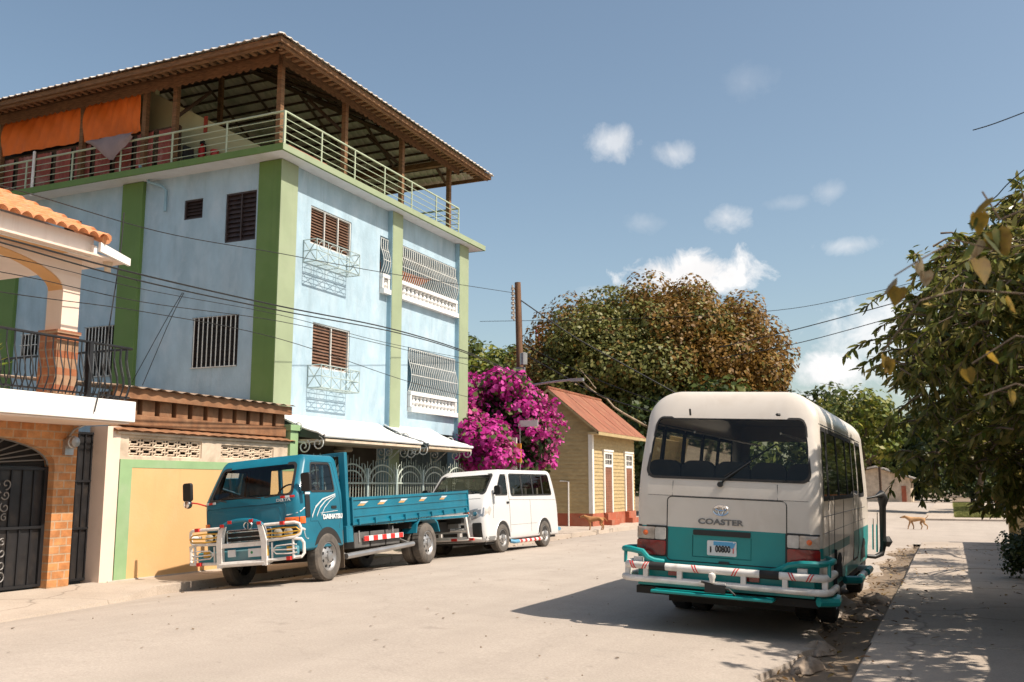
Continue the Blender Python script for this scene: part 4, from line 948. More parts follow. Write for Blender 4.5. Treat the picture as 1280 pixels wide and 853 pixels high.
cable([(155, 266), (150, 320), (136, 413), (128, 470), (118, 515)], .010, 'black drop cable hanging before the left green pilaster of the side face', val=-11.5)
cable([(228, 366), (205, 405), (165, 478)], .008, 'slanting drop cable on the blue side wall, left of its twin', ax=1, val=15.2)
cable([(230, 366), (212, 402), (178, 482)], .008, 'slanting drop cable on the blue side wall, right of its twin', ax=1, val=15.2)
cable([(650, 375), (716, 420), (780, 456), (860, 500)], .022, 'pale cable from the pole top across the brown tree', ax=1, val=30)
cable([(650, 425), (680, 444), (745, 474), (819, 502), (860, 514)], .016, 'middle cable from the pole across the dark foot of the brown tree', ax=1, val=30)
cable([(650, 440), (688, 461), (750, 494), (812, 514), (860, 525)], .022, 'lowest cable from the pole just above the red roof', ax=1, val=30)
cable([(600, 402), (800, 398), (972, 388), (1080, 368), (1165, 347), (1300, 310)], .010, 'thin cable in the sky over the bus, highest of three', ax=1, val=34)
cable([(900, 434), (995, 412), (1161, 367), (1300, 326)], .017, 'cable in the sky over the bus, middle of three', ax=1, val=34)
cable([(900, 448), (998, 429), (1120, 396), (1300, 345)], .014, 'cable in the sky over the bus, lowest of three', ax=1, val=34)
cable([(1216, 163), (1245, 154), (1300, 133)], .005, 'bare vine stem end high against the sky at the right', ax=1, val=9, group='loose stems')
cable([(1225, 262), (1245, 246), (1262, 228), (1300, 196)], .005, 'thin stem rising from the leaves at the right edge', ax=1, val=9, group='loose stems')
ss = thing('street_sign', 'small grey street name plate in front of the bougainvillea', 'sign', (-11.75, 26.6, 0))
MB().tube([(-11.75, 26.6, -.1), (-11.75, 26.6, 3.45)], .025, 6).build('post', M['steel'], ss, world=True); MB().box(-11.8, -11.15, 26.57, 26.60, 3.30, 3.49).build('plate', mat('sign grey', (.5, .45, .45), .5), ss, world=True)
os_ = thing('banner_sign', 'narrow white and orange sign board in the bougainvillea above the van', 'sign', (-11.7, 26.2, 0))
MB().box(-11.87, -11.64, 26.1, 26.14, 2.03, 2.95).build('white_panel', M['trim_white'], os_, world=True); MB().box(-11.64, -11.5, 26.1, 26.14, 2.22, 2.78).box(-11.92, -11.87, 26.1, 26.14, 2.3, 2.8).build('orange_panel', mat('orange print', (.75, .3, .04), .5), os_, world=True); MB().tube([(-11.7, 26.16, -.1), (-11.7, 26.16, 2.5)], .022, 6).build('post', M['steel'], os_, world=True)
p0 = U(672, 440, 1, 150)
tw = thing('radio_mast', 'red and white lattice mast far behind the brown tree', 'mast', (p0.x, 150, 0)); s = MB(); s2 = MB()
for dx, dy in ((-.3, 0), (.3, 0), (0, .5)): s.tube([(p0.x + dx, 150 + dy, 0), (p0.x + dx * .9, 150 + dy, 28.6)], .12, 5)
for z in range(0, 28, 2): s.tube([(p0.x - .3, 150, z), (p0.x + .3, 150, z + 1), (p0.x - .3, 150, z + 2)], .07, 4)
s.tube([(p0.x, 150, 28.5), (p0.x + 3.2, 150, 28.5)], .14, 5); s.tube([(p0.x, 150, 24.5), (p0.x + 3.2, 150, 28.5)], .1, 5); s.tube([(p0.x, 150, 28.3), (p0.x + 2.4, 150, 26)], .09, 5)
s.build('lattice', M['red_plastic'], tw, world=True); s2.box(p0.x - .8, p0.x + .5, 149.5, 150.4, 22.0, 25.2); s2.box(p0.x + 4.0, p0.x + 4.3, 149.5, 150.4, 20, 27); s2.build('antenna', M['trim_white'], tw, world=True)

# ================================================================== boundary wall at the right, house far down the street
bwl = thing('boundary_wall', 'ochre boundary wall along the right hand pavement', 'wall', (1.75, 25, 0))
MB().box(1.62, 1.86, 2, 31.2, -.1, 1.85).build('wall_panel', M['ochre'], bwl, world=True, bevel=.02); MB().box(1.45, 1.95, 31.0, 31.5, -.1, 2.0).build('end_pier', M['ochre'], bwl, world=True, bevel=.02)
fh = thing('shed', 'small pale house with sloping roof far down the street', 'house', (-6, 100, 0))
MB().box(-7.6, -3.4, 98, 106, -.1, 2.2).prism([(-7.6, 2.2), (-3.4, 2.2), (-6.3, 3.2), (-7.6, 2.9)], 1, 98, 106).build('wall', M['concrete_dirty'], fh, world=True); MB().prism([(-8.0, 2.9), (-6.3, 3.25), (-2.8, 2.05), (-2.8, 2.2), (-6.3, 3.42), (-8.0, 3.05)], 1, 97.4, 106.5).build('roof', M['zinc_under'], fh, world=True)
MB().box(-4.2, -3.8, 97.93, 97.99, 0, 1.5).build('door', M['plinth_red'], fh, world=True)
pk = thing('street_post', 'thin dark post beside the far house', 'post', (-5.9, 96, 0)); MB().tube([(-5.9, 96, -.1), (-5.9, 96, 4.2)], .12, 6).build('pole', M['wood_dark'], pk, world=True)
yb = thing('timber_barrier', 'low orange timber barrier beyond the lawn', 'barrier', (4.0, 76, 0)); MB().box(2.6, 7, 75.9, 76.1, .55, .95).build('plank', M['terracotta'], yb, world=True); MB().box(2.8, 3.0, 75.9, 76.1, -.1, .55).build('leg', M['terracotta'], yb, world=True); MB().box(6.6, 6.8, 75.9, 76.1, -.1, .55).build('leg', M['terracotta'], yb, world=True)
# ================================================================== vehicles: rounded body shells with real window openings
class Shell:
    AX = {'x-': (0, 1, 2, -1), 'x+': (0, 1, 2, 1), 'y-': (1, 0, 2, -1), 'y+': (1, 0, 2, 1), 'z-': (2, 0, 1, -1), 'z+': (2, 0, 1, 1)}
    def __init__(s, b0, b1, rx, ry, rz, rzb, deform, extra):
        s.b0, s.b1, s.rx, s.ry, s.rz, s.rzb, s.df = b0, b1, rx, ry, rz, rzb, deform
        s.lines = []
        rmax = [rx(b1[2]) if callable(rx) else rx, ry, rz]
        for a in range(3):
            lo, hi = b0[a], b1[a]; r0 = rzb if a == 2 else rmax[a]; r1 = rmax[a]
            L = {lo, hi, *extra[a]} | {lo + r0 * t for t in (.12, .3, .5, .7, .88, 1)} | {hi - r1 * t for t in (.12, .3, .5, .7, .88, 1)}
            L = sorted(x for x in L if lo - 1e-6 <= x <= hi + 1e-6); out = [L[0]]
            for x in L[1:]:
                if x - out[-1] < .012 and x not in extra[a] and x != hi: continue
                n = int((x - out[-1]) / .22); p = out[-1]
                out += [p + (x - p) * (i + 1) / (n + 1) for i in range(n)] + [x]
            s.lines.append(out)
    def m(s, p):
        x, y, z = p; rx = s.rx(z) if callable(s.rx) else s.rx
        q = (min(max(x, s.b0[0] + rx), s.b1[0] - rx), min(max(y, s.b0[1] + s.ry), s.b1[1] - s.ry), min(max(z, s.b0[2] + s.rzb), s.b1[2] - s.rz))
        rr = (rx, s.ry, s.rz if z > (s.b0[2] + s.b1[2]) / 2 else s.rzb); d = [(p[i] - q[i]) / rr[i] for i in range(3)]
        L = math.sqrt(sum(c * c for c in d)); mx = max(abs(c) for c in d)
        if L > 1e-9: d = [c * mx / L for c in d]
        return s.df(*[q[i] + d[i] * rr[i] for i in range(3)])
    def pt(s, face, u, v):
        a, ua, va, sg = s.AX[face]; p = [0, 0, 0]; p[a] = s.b1[a] if sg > 0 else s.b0[a]; p[ua] = u; p[va] = v; return Vector(s.m(p))
    def nrm(s, face, u, v):
        e = .01; du = s.pt(face, u + e, v) - s.pt(face, u - e, v); dv = s.pt(face, u, v + e) - s.pt(face, u, v - e); n = du.cross(dv).normalized()
        a, _, _, sg = s.AX[face]
        return n if n[a] * sg > 0 else -n
    def on(s, face, u, v, off): return s.pt(face, u, v) + s.nrm(face, u, v) * off
    def cells(s, classify):
        out = {}
        for face, (a, ua, va, sg) in s.AX.items():
            us, vs = s.lines[ua], s.lines[va]
            for i in range(len(us) - 1):
                for j in range(len(vs) - 1):
                    k = classify(face, (us[i] + us[i + 1]) / 2, (vs[j] + vs[j + 1]) / 2)
                    if k is None: continue
                    mb = out.setdefault(k, MB()); P = [s.pt(face, us[i], vs[j]), s.pt(face, us[i + 1], vs[j]), s.pt(face, us[i + 1], vs[j + 1]), s.pt(face, us[i], vs[j + 1])]
                    if face in ('x-', 'y+', 'z-'): P = P[::-1]
                    mb.add(P, [(0, 1, 2, 3)])
        return out
    def ring(s, mb, face, u0, u1, v0, v1, rad, inn, out, off):
        A = rrect(u0 + inn, u1 - inn, v0 + inn, v1 - inn, rad, 6); B = rrect(u0 - out, u1 + out, v0 - out, v1 + out, rad + .02, 6); n = len(A); vs = []
        for u, v in A: vs.append(s.on(face, u, v, off))
        for u, v in B: vs.append(s.on(face, u, v, off))
        for u, v in B: vs.append(s.on(face, u, v, -.006))
        for u, v in A: vs.append(s.on(face, u, v, -.012))
        mb.add(vs, [(k * n + i, k * n + (i + 1) % n, ((k + 1) % 4) * n + (i + 1) % n, ((k + 1) % 4) * n + i) for k in range(4) for i in range(n)])
    def plate(s, mb, face, poly, off, thick=.006):
        n = len(poly); c = (sum(p[0] for p in poly) / n, sum(p[1] for p in poly) / n); vs = [s.on(face, *c, off)]; rings = (.5, 1)
        for t in rings: vs += [s.on(face, c[0] + (u - c[0]) * t, c[1] + (v - c[1]) * t, off) for u, v in poly]
        vs += [s.on(face, u, v, off - thick) for u, v in poly]; fs = [(0, 1 + i, 1 + (i + 1) % n) for i in range(n)]
        for k in range(2): fs += [(1 + k * n + i, 1 + k * n + (i + 1) % n, 1 + (k + 1) * n + (i + 1) % n, 1 + (k + 1) * n + i) for i in range(n)]
        mb.add(vs, fs)
    def rect(s, mb, face, u0, u1, v0, v1, off, r=.01, thick=.006):
        pl = []
        R4 = rrect(u0, u1, v0, v1, min(r, (u1 - u0) / 2 - .001, (v1 - v0) / 2 - .001), 3)
        for (a, b), (c, d) in zip(R4, R4[1:] + R4[:1]):
            k = max(1, int(math.hypot(c - a, d - b) / .12)); pl += [(a + (c - a) * i / k, b + (d - b) * i / k) for i in range(k)]
        s.plate(mb, face, pl, off, thick)
    def line(s, mb, face, pts, r, off=0, closed=False):
        P = []
        pts = list(pts) + ([pts[0]] if closed else [])
        for (a, b), (c, d) in zip(pts[:-1], pts[1:]):
            k = max(1, int(math.hypot(c - a, d - b) / .1)); P += [s.on(face, a + (c - a) * i / k, b + (d - b) * i / k, off) for i in range(k)]
        if not closed: P.append(s.on(face, *pts[-1], off))
        mb.tube(P, r, 4, closed=closed)

def paint(name, col, var=.05, dirt=None, rough=.32, coat=.35, amt=.35): return mat(name, col, rough, 0, var, 1.5, dirt=dirt, dirt_amt=amt, dirt_scale=2.2, coat=coat)
M['cream_paint'] = paint('cream coach paint', (.66, .60, .53), dirt=(.52, .45, .37), coat=.2, rough=.38, amt=.5)
M['teal_paint'] = paint('teal coach paint', (.0, .24, .235), .12, dirt=(.03, .20, .19), coat=.05, rough=.42)
M['white_van'] = paint('white van paint', (.59, .585, .58), .02, dirt=(.66, .62, .57), amt=.3)
M['truck_blue'] = paint('turquoise lorry paint', (.004, .135, .205), .18, dirt=(.02, .165, .22), rough=.42, coat=.15)
M['tube_white'] = mat('chipped white tube paint', (.72, .69, .65), .5, var=.1, scale=8, dirt=(.40, .33, .27), dirt_amt=.6, dirt_scale=6)
M['glass'] = glass('tinted glass', (.82, .81, .75), .75); M['glass_clear'] = glass('clear glass', (.84, .87, .85)); M['glass_dark'] = glass('dark glass', (.10, .11, .11))
M['rubber'] = M['black_rubber']; M['tyre'] = mat('dusty tyre', (.085, .075, .065), .9, var=.3, scale=6, bmp=.3, bscale=50, dirt=(.22, .18, .14), dirt_amt=.7, dirt_scale=3)
M['tyre_dark'] = mat('tyre', (.03, .028, .026), .9, var=.3)
M['seat_dark'] = mat('dark seat fabric', (.045, .042, .04), .95, var=.3); M['under'] = mat('underbody', (.02, .018, .016), .9, var=.3)
M['lens_red'] = mat('red lens', (.22, .005, .007), .15, var=.35, scale=14, coat=.5); M['lens_white'] = mat('clear lens', (.50, .46, .42), .12, var=.25, scale=10, coat=.6); M['lens_amber'] = mat('amber lens', (.70, .13, .02), .2, var=.2, scale=12, coat=.5)
M['red_mark'] = mat('red reflective tape', (.55, .025, .02), .4, var=.1); M['yellow'] = mat('yellow paint', (.62, .34, .03), .5, var=.15); M['plate_white'] = mat('plate', (.66, .66, .66), .4, var=.05)
M['ink'] = mat('black ink', (.012, .012, .012), .5, var=.05); M['grey_plastic'] = mat('grey plastic', (.16, .155, .15), .6, var=.15); M['interior'] = mat('cabin lining', (.34, .31, .28), .9, var=.15)
M['decal'] = mat('grey white decal', (.52, .55, .56), .5, var=.1); M['decal_orange'] = mat('tan decal', (.50, .30, .12), .5, var=.15); M['blue_mark'] = mat('blue paint', (.10, .28, .42), .5, var=.1)

def wheel(parent, xo, y, z, r, w, sg=1, holes=8, tyre='tyre', rim='steel', dish=1.0):
    X = lambda d: xo + sg * d
    t = MB().lathe([(r * .58, X(-.012)), (r * .62, X(.004)), (r * .80, X(.012)), (r * .93, X(-.002)), (r, X(-.035)), (r, X(-w + .035)), (r * .93, X(-w)), (r * .55, X(-w))], 40, (0, y, z), 0, caps=False)
    for k in range(34):
        a = 2 * math.pi * k / 34; M4 = Matrix.Translation((0, y, z)) @ Matrix.Rotation(a, 4, 'X')
        t.box(min(X(-.03), X(-w + .03)), max(X(-.03), X(-w + .03)), -.008, .008, r - .002, r + .006, 0, M4)
    o = t.build('wheel', M[tyre], parent, smooth=35)
    q = MB().lathe([(r * .60, X(-.006)), (r * .57, X(-.004)), (r * .54, X(-.03 * dish)), (r * .48, X(-.055 * dish)), (r * .30, X(-.012)), (r * .20, X(-.006)), (r * .19, X(.022)), (r * .10, X(.03)), (.001, X(.03))], 32, (0, y, z), 0, caps=False)
    for k in range(6):
        a = 2 * math.pi * k / 6; q.tube([(X(-.01), y + r * .245 * math.cos(a), z + r * .245 * math.sin(a)), (X(.012), y + r * .245 * math.cos(a), z + r * .245 * math.sin(a))], .012, 6)
    rm = q.build('rim', M[rim], o, smooth=35); h = MB()
    for k in range(holes):
        a = 2 * math.pi * (k + .5) / holes; yy, zz = y + r * .40 * math.cos(a), z + r * .40 * math.sin(a); h.tube([(X(-.06), yy, zz), (X(-.021 * dish - .004), yy, zz)], r * .062, 8)
    h.build('rim_holes', M['ink'], o)
    return o

# ------------------------------------------------------------------ the coach
bus = thing('minibus', 'cream and teal passenger minibus parked at the right kerb, seen from behind', 'minibus', (-2.33, 10.75, -.04), (0, R(2.4), 0))
def bdf(x, y, z):
    t = min(max((z - 1.35) / 1.3, 0), 1); x *= 1 - .065 * t * t * (3 - 2 * t) - (.012 if z < .7 else 0)
    if y < 1.6: y += .26 * max(0, (z - 1.5) / 1.16) ** 1.4 * (1 - y / 1.6)
    if y > 4.4: y -= .75 * max(0, (z - 1.15) / 1.5) ** 1.2 * (y - 4.4) / 2.0
    return (x, y, z)
def brx(z): t = min(max((z - 1.9) / .6, 0), 1); return .10 + .30 * t * t * (3 - 2 * t)
BW = dict(rear=(-.90, .90, 1.665, 2.335)); SW = [(.16, .58), (.66, 1.70), (1.76, 2.80), (2.86, 3.62), (4.52, 5.45)]; SWL = [(.16, .9), (.98, 1.95), (2.03, 3.0), (3.08, 4.05), (4.13, 5.3)]
DOOR = (3.72, 4.42); SZ = (1.50, 2.24)
ex = ([-.90, .90, -.65, .65, -.88, .88], [v for w_ in SW + SWL + [DOOR] for v in w_] + [3.05, 5.1, 3.78, 4.36], [1.665, 2.335, 1.50, 2.24, 1.11, .86, .97, .78, .62, 1.25, 2.3, 1.0])
bs = Shell((-1.02, 0, .42), (1.02, 6.35, 2.66), brx, .13, .33, .06, bdf, ex)
def bcl(f, u, v):
    if f == 'y-':
        if -.90 < u < .90 and 1.665 < v < 2.335: return 'rear_window'
        return 'teal' if v < 1.11 else 'cream'
    if f == 'y+': return 'windscreen' if -.88 < u < .88 and 1.25 < v < 2.3 else ('teal' if v < .97 else 'cream')
    if f in ('x+', 'x-'):
        for a, b in (SW if f == 'x+' else SWL):
            if a < u < b and SZ[0] < v < SZ[1]: return ('side_window', f, a, b)
        if f == 'x+' and DOOR[0] < u < DOOR[1]: return 'door_window' if SZ[0] < v < SZ[1] and 3.78 < u < 4.36 else ('door_low' if v < 1.0 else 'door_up')
        if .86 < v < .97 and u < 3.05 or (v < 1.0 and u > 4.42) or v < .62: return 'teal'
        return 'cream'
    if f == 'z-': return 'teal'
    return 'cream'
cl = bs.cells(bcl)
body = cl['cream'].build('body', M['cream_paint'], bus, smooth=40, merge=True); cl['teal'].build('lower_body', M['teal_paint'], bus, smooth=40, merge=True)
cl['rear_window'].build('rear_window', M['glass'], bus, smooth=40, merge=True); cl['windscreen'].build('windscreen', M['glass_clear'], bus, smooth=40, merge=True)
for k_ in [k_ for k_ in cl if isinstance(k_, tuple)]:
    wn = cl[k_].build('side_window', M['glass'], bus, smooth=40, merge=True); s = MB(); bs.ring(s, k_[1], k_[2], k_[3], *SZ, .05, .015, .035, .006); s.build('gasket', M['rubber'], wn, smooth=40)
dr = cl['door_up'].build('door', M['cream_paint'], bus, merge=True, smooth=40); cl['door_low'].build('door_lower_panel', M['teal_paint'], dr, merge=True); cl['door_window'].build('door_window', M['glass_dark'], dr, merge=True)
s = MB(); bs.ring(s, 'y-', -.90, .90, 1.665, 2.335, .085, .006, .022, .008); s.build('rear_gasket', M['rubber'], bus, smooth=40)
s = MB(); bs.ring(s, 'x+', *DOOR, .6, 2.3, .03, .01, .012, .006); s.build('door_gasket', M['rubber'], dr, smooth=40)
s = MB()   # dark band of pillars between the side windows and the rain strip over them
for f, W in (('x+', SW), ('x-', SWL)):
    for (a, b), (c, d) in zip(W[:-1], W[1:]):
        if c - b < .2: bs.rect(s, f, b - .01, c + .01, SZ[0], SZ[1], .003, .005)
bs.line(s, 'x+', [(.1, 2.30), (5.6, 2.30)], .008); bs.line(s, 'x-', [(.1, 2.30), (5.6, 2.30)], .008); s.build('pillar_trim', M['grey_plastic'], bus)
# rear hatch with shut lines, number plate recess, badge, name
s = MB(); bs.line(s, 'y-', rrect(-.655, .655, .74, 1.445, .05, 4), .006, 0, True)
bs.line(s, 'y-', [(-.60, 1.45), (-.60, 1.62)], .003); bs.line(s, 'y-', [(.56, 1.45), (.56, 1.62)], .003); 
bs.line(s, 'y-', [(-.98, 1.455), (.98, 1.455)], .0025)
for y in (.62, 1.2, 2.25, 3.66, 4.46): bs.line(s, 'x+', [(y, .62), (y, 1.46)], .004)
bs.line(s, 'x+', [(.1, 1.30), (5.6, 1.30)], .004); bs.line(s, 'x+', [(.1, 1.12), (5.6, 1.12)], .003); s.build('hatch_gap', M['ink'], bus)
s = MB(); bs.rect(s, 'y-', -.355, .275, 1.035, 1.092, .012, .01, .02); bs.rect(s, 'y-', -.07, .05, .735, .765, .014, .014, .02); s.build('handle_recess', M['ink'], bus)
s = MB(); bs.line(s, 'y-', [(-.36, 1.03), (-.36, .80), (.28, .80), (.28, 1.03)], .006, 0); s.build('recess_edge', mat('deep teal', (.002, .12, .12), .5), bus)
def rearM(x, z, y=-.012): return Matrix.Translation((x, y, z)) @ Matrix.Rotation(R(90), 4, 'X')
s = MB(); bs.rect(s, 'y-', -.195, .125, .825, .985, .016, .012, .014); pl = s.build('number_plate', M['plate_white'], bus)
s = MB(); bs.rect(s, 'y-', -.125, .09, .935, .978, .018, .004, .004); bs.plate(s, 'y-', [(.02, .94), (.12, .975), (.09, .90)], .0185, .003); s.build('plate_band', mat('plate blue', (.08, .32, .55), .4), pl)
lettering('plate_number', '00800', .10, rearM(-.022, .895, -.020), M['ink'], pl, width=.165, bold=.003)
lettering('plate_letter', 'I', .085, rearM(-.155, .885, -.020), M['ink'], pl, bold=.003); lettering('plate_end_mark', '1', .085, rearM(.092, .885, -.020), M['red_mark'], pl)
lettering('name_lettering', 'COASTER', .085, rearM(-.055, 1.185, -.006), M['grey_plastic'], bus, width=.50, bold=.002, extrude=.006)
s = MB()
for rx_, rz_ in ((.085, .055), (.03, .052), (.06, .022)):
    s.tube([(-.05 + rx_ * math.cos(a), -.008, 1.315 + rz_ * math.sin(a) + (.02 if rz_ < .03 else 0)) for a in np.linspace(0, 6.283, 25)[:-1]], .008, 5, closed=True)
s.build('badge', M['chrome'], bus, smooth=50)
for sg in (-1, 1):   # tail lamps
    u0, u1 = (.655, 1.005) if sg > 0 else (-1.005, -.655); s = MB(); bs.rect(s, 'y-', u0 - .012, u1 + .012, .775, 1.115, .012, .02, .02); lm = s.build('tail_lamp', M['ink'], bus)
    s = MB(); bs.rect(s, 'y-', u0 + .01, u1 - .01, .79, .95, .03, .02, .02); s.build('red_lens', M['lens_red'], lm, smooth=30)
    a, b = (u0 + .01, u0 + .13) if sg > 0 else (u1 - .13, u1 - .01); s = MB(); bs.rect(s, 'y-', a, b, .962, 1.095, .028, .015, .02); s.build('reversing_lens', M['lens_white'], lm, smooth=30)
    a, b = (u0 + .135, u1 - .01) if sg > 0 else (u0 + .01, u1 - .135); s = MB(); bs.rect(s, 'y-', a, b, .962, 1.095, .028, .015, .02); s.build('indicator_lens', mat('pale amber lens', (.42, .34, .28), .15, var=.3, scale=14, coat=.5), lm, smooth=30)
    s = MB(); s.lathe([(.022, -.028), (.03, -.036), (.001, -.046)], 10, ((a + b) / 2, 0, 1.03), 1); s.build('indicator_bulb', M['lens_amber'], lm)
# rear wiper and small roof marker
s = MB(); s.tube([(-.06, .01, 1.60), (.0, -.02, 1.665), (.26, .06, 1.86)], .012, 6); s.tube([(-.02, .02, 1.685), (.52, .14, 2.06)], .011, 5); s.lathe([(.03, -.03), (.03, .02)], 10, (-.06, 0, 1.60), 1); s.build('rear_wiper', M['ink'], bus)
s = MB().tube([(-.44, .14, 2.37), (-.44, .11, 2.44)], .012, 5).lathe([(.02, 2.37), (.03, 2.385), (.02, 2.40)], 8, (.55, .10, 0)); s.islands('roof_bolt', M['ink'], bus)
# bumper of white tubes with black sleeves, posts and red stripes
def wrap(z, x1, y=-.20, back=.5, r_=.12): return [(-x1, back, z), (-x1, y + r_, z), (-x1 + .05, y + .03, z), (-x1 + r_, y, z), (x1 - r_, y, z), (x1 - .05, y + .03, z), (x1, y + r_, z), (x1, back, z)]
s = MB()
s.tube([(-1.08, .35, .68), (-1.08, -.06, .68), (-1.04, -.16, .68), (-.95, -.20, .68), (-.78, -.20, .68)], .041, 10); s.tube([(-.62, -.20, .68), (.42, -.20, .68)], .041, 10); s.tube([(.60, -.20, .68), (.95, -.20, .68), (1.05, -.16, .68), (1.09, -.06, .68), (1.09, .5, .68)], .041, 10)
s.tube(wrap(.535, 1.11), .036, 10)
for x in (-.83, -.45, .24, .67, -1.06, 1.06): s.box(x - .027, x + .027, -.225 if abs(x) < 1 else -.15, -.17 if abs(x) < 1 else -.06, .54, .68)
s.lathe([(.001, .665), (.035, .65), (.04, .625), (.03, .595), (.025, .56)], 10, (-.08, -.27, 0)); s.box(-.22, .06, -.26, -.2, .53, .56)
for x in (-.93, .84): s.box(x - .05, x + .05, -.18, -.12, .71, .765)
bp = s.build('rear_bumper', M['tube_white'], bus, smooth=40)
s = MB().tube([(-.79, -.20, .68), (-.61, -.20, .68)], .045, 10).tube([(.41, -.20, .68), (.61, -.20, .68)], .045, 10); s.islands('rubber_sleeve', M['rubber'], bp, smooth=40)
s = MB()
for x in (-1.0, -.97, -.86, -.83, -.30, -.27, .13, .16, .72, .75, .90, .93):
    sl2 = .05; s.add([(x + .018 * 0 + dx + (k * sl2 * (-1 if x in (-1.0, -.97, -.30, -.27, .72, .75) else 1)) * .5, -.20 - .0425 * math.cos(a), .68 + .0425 * math.sin(a)) for k, a in zip(np.linspace(-1, 1, 7), np.linspace(-1.3, 1.3, 7)) for dx in (0, .014)], [(2 * i, 2 * i + 1, 2 * i + 3, 2 * i + 2) for i in range(6)])
s.islands('red_stripe', M['red_mark'], bp)
s = MB().box(-.60, -.47, -.12, -.05, .585, .635).box(.26, .39, -.12, -.05, .585, .635); s.islands('reflector', M['lens_red'], bp)
s = MB(); s.box(-.75, .56, -.30, -.08, .405, .435); s.build('rear_step', M['teal_paint'], bp, bevel=.01); s = MB().box(-.16, .06, -.27, -.18, .45, .54).tube([(-.2, -.26, .56), (.1, -.26, .5), (.16, -.24, .44)], .012, 5); s.build('tow_hitch', M['ink'], bp)
s = MB()
s.tube([(-1.02, .3, .84), (-1.12, .1, .84), (-1.12, -.08, .84), (-1.02, -.17, .845), (-.88, -.18, .825), (-.82, -.18, .76), (-.76, -.16, .735), (-.66, -.10, .72)], .034, 8); s.tube([(.52, -.08, .70), (.62, -.14, .735), (.70, -.18, .79), (.82, -.19, .815), (1.0, -.18, .82), (1.10, -.08, .83), (1.12, .15, .84), (1.03, .4, .84)], .034, 8)
for x in (-1.10, 1.10): s.tube([(x, -.1, .84), (x, -.1, .69)], .02, 6)
s.box(-.95, .95, -.09, -.01, .46, .70); s.tube([(1.0, -.16, .44), (1.16, -.02, .44), (1.14, .3, .44)], .05, 8); s.build('teal_guard', M['teal_paint'], bp, smooth=40)
MB().box(-.98, .98, -.05, 6.2, .36, .44).box(-.7, .7, .3, 6, .26, .38).build('underbody', M['under'], bus)
for y in (1.73, 5.3):
    for sg in (-1, 1):
        wheel(bus, sg * .99, y, .37, .37, .21, sg, tyre='tyre_dark'); 
        if y < 3: wheel(bus, sg * .74, y, .37, .37, .21, sg, tyre='tyre_dark')
for f in ('x+', 'x-'):
    for y in (1.73, 5.3):
        s = MB(); bs.plate(s, f, [(y + .46 * math.cos(R(a)), .37 + .46 * math.sin(R(a))) for a in range(9, 172, 9)] , .006); s.build('wheel_arch', M['under'], bus)
s = MB().box(1.0, 1.05, 1.16, 1.20, .28, .90); s.build('mud_flap', M['rubber'], bus, bevel=.01)
s = MB().tube([(1.02, 2.35, .44), (1.16, 2.45, .44), (1.16, 4.4, .44), (1.02, 4.5, .44)], .045, 8); rbd = s.build('running_board', M['tube_white'], bus, smooth=40); MB().tube([(1.03, 2.25, .46), (1.19, 2.38, .46), (1.19, 2.75, .46)], .05, 8).tube([(1.19, 3.6, .46), (1.19, 4.2, .46)], .05, 8).islands('board_end', M['teal_paint'], rbd, smooth=40)
s = MB(); s.tube([(1.0, 6.0, 1.42), (1.14, 6.2, 1.46), (1.22, 6.3, 1.50), (1.25, 6.34, 1.42), (1.24, 6.34, 1.3), (1.24, 6.34, .66), (1.22, 6.3, .54), (1.12, 6.2, .49), (1.0, 6.1, .50)], [.015, .02, .07, .09, .055, .05, .045, .035, .03], 9); s.tube([(1.29, 6.34, .66), (1.30, 6.34, .74), (1.29, 6.34, .82)], [.05, .09, .05], 8)
mr = s.build('side_mirror', M['ink'], bus, smooth=40, bevel=.01); MB().tube([(1.15, 6.3, .56), (1.15, 6.3, 1.2)], .016, 5).tube([(1.09, 6.28, .6), (1.09, 6.28, 1.1)], .014, 5).islands('mirror_rod', M['chrome'], mr)
# cabin: floor, seats, ceiling lining
MB().box(-.96, .96, .12, 6.0, .80, .84).build('cabin_floor', M['seat_dark'], bus)
s = MB(); k = 5
for i in range(k):
    x = -.80 + i * .40; pr = rrect(x - .195, x + .195, 1.0, 1.86, .12, 5); s.prism(pr, 1, .36, .48); s.box(x - .19, x + .19, .48, .9, 1.08, 1.22)
for r_ in range(1, 6):
    for x in (-.76, -.36, .36, .76):
        if r_ > 2 and x == .76 and r_ in (4,): continue
        y = .36 + r_ * .82; s.prism(rrect(x - .18, x + .18, .98, 1.72, .10, 4), 1, y, y + .11); s.box(x - .18, x + .18, y + .11, y + .5, 1.08, 1.2)
s.build('seats', M['seat_dark'], bus, smooth=40)
MB().box(-.80, .80, .55, 5.3, 2.52, 2.54).build('ceiling_lining', M['interior'], bus)
MB().tube([(-.5, .6, 2.2), (-.5, 5.0, 2.2)], .015, 6).tube([(.5, .6, 2.2), (.5, 5.0, 2.2)], .015, 6).islands('grab_rail', M['steel'], bus)

# ------------------------------------------------------------------ the white van
van = thing('passenger_van', 'white passenger van parked behind the turquoise truck', 'van', (-9.67, 20.89, -.005), (0, R(-3.5), R(-2)))
VS = [(.28, .06), (.5, 0), (.85, .0), (1.05, .06), (1.2, .13), (1.36, .30), (1.84, .86), (1.95, 1.1)]
def vdf(x, y, z):
    t = min(max((z - 1.0) / .93, 0), 1); cx = -.83; x = cx + (x - cx) * (1 - .085 * t ** 1.5)
    wgt = min(max(1 - (y + .95) / 1.35, 0), 1); y += wgt * float(np.interp(z, [a for a, b in VS], [b for a, b in VS])) + .10 * wgt * ((x - cx) / .85) ** 2
    if y > 2.4: y -= .24 * max(0, (z - .9) / 1.0) ** 1.6 * min(1, (y - 2.4) / .9)
    return (x, y, z)
VWS = (-1.56, -.10, 1.38, 1.83); VF = (-.50, .37, 1.34, 1.81); VR = (.58, 3.02, 1.32, 1.83)
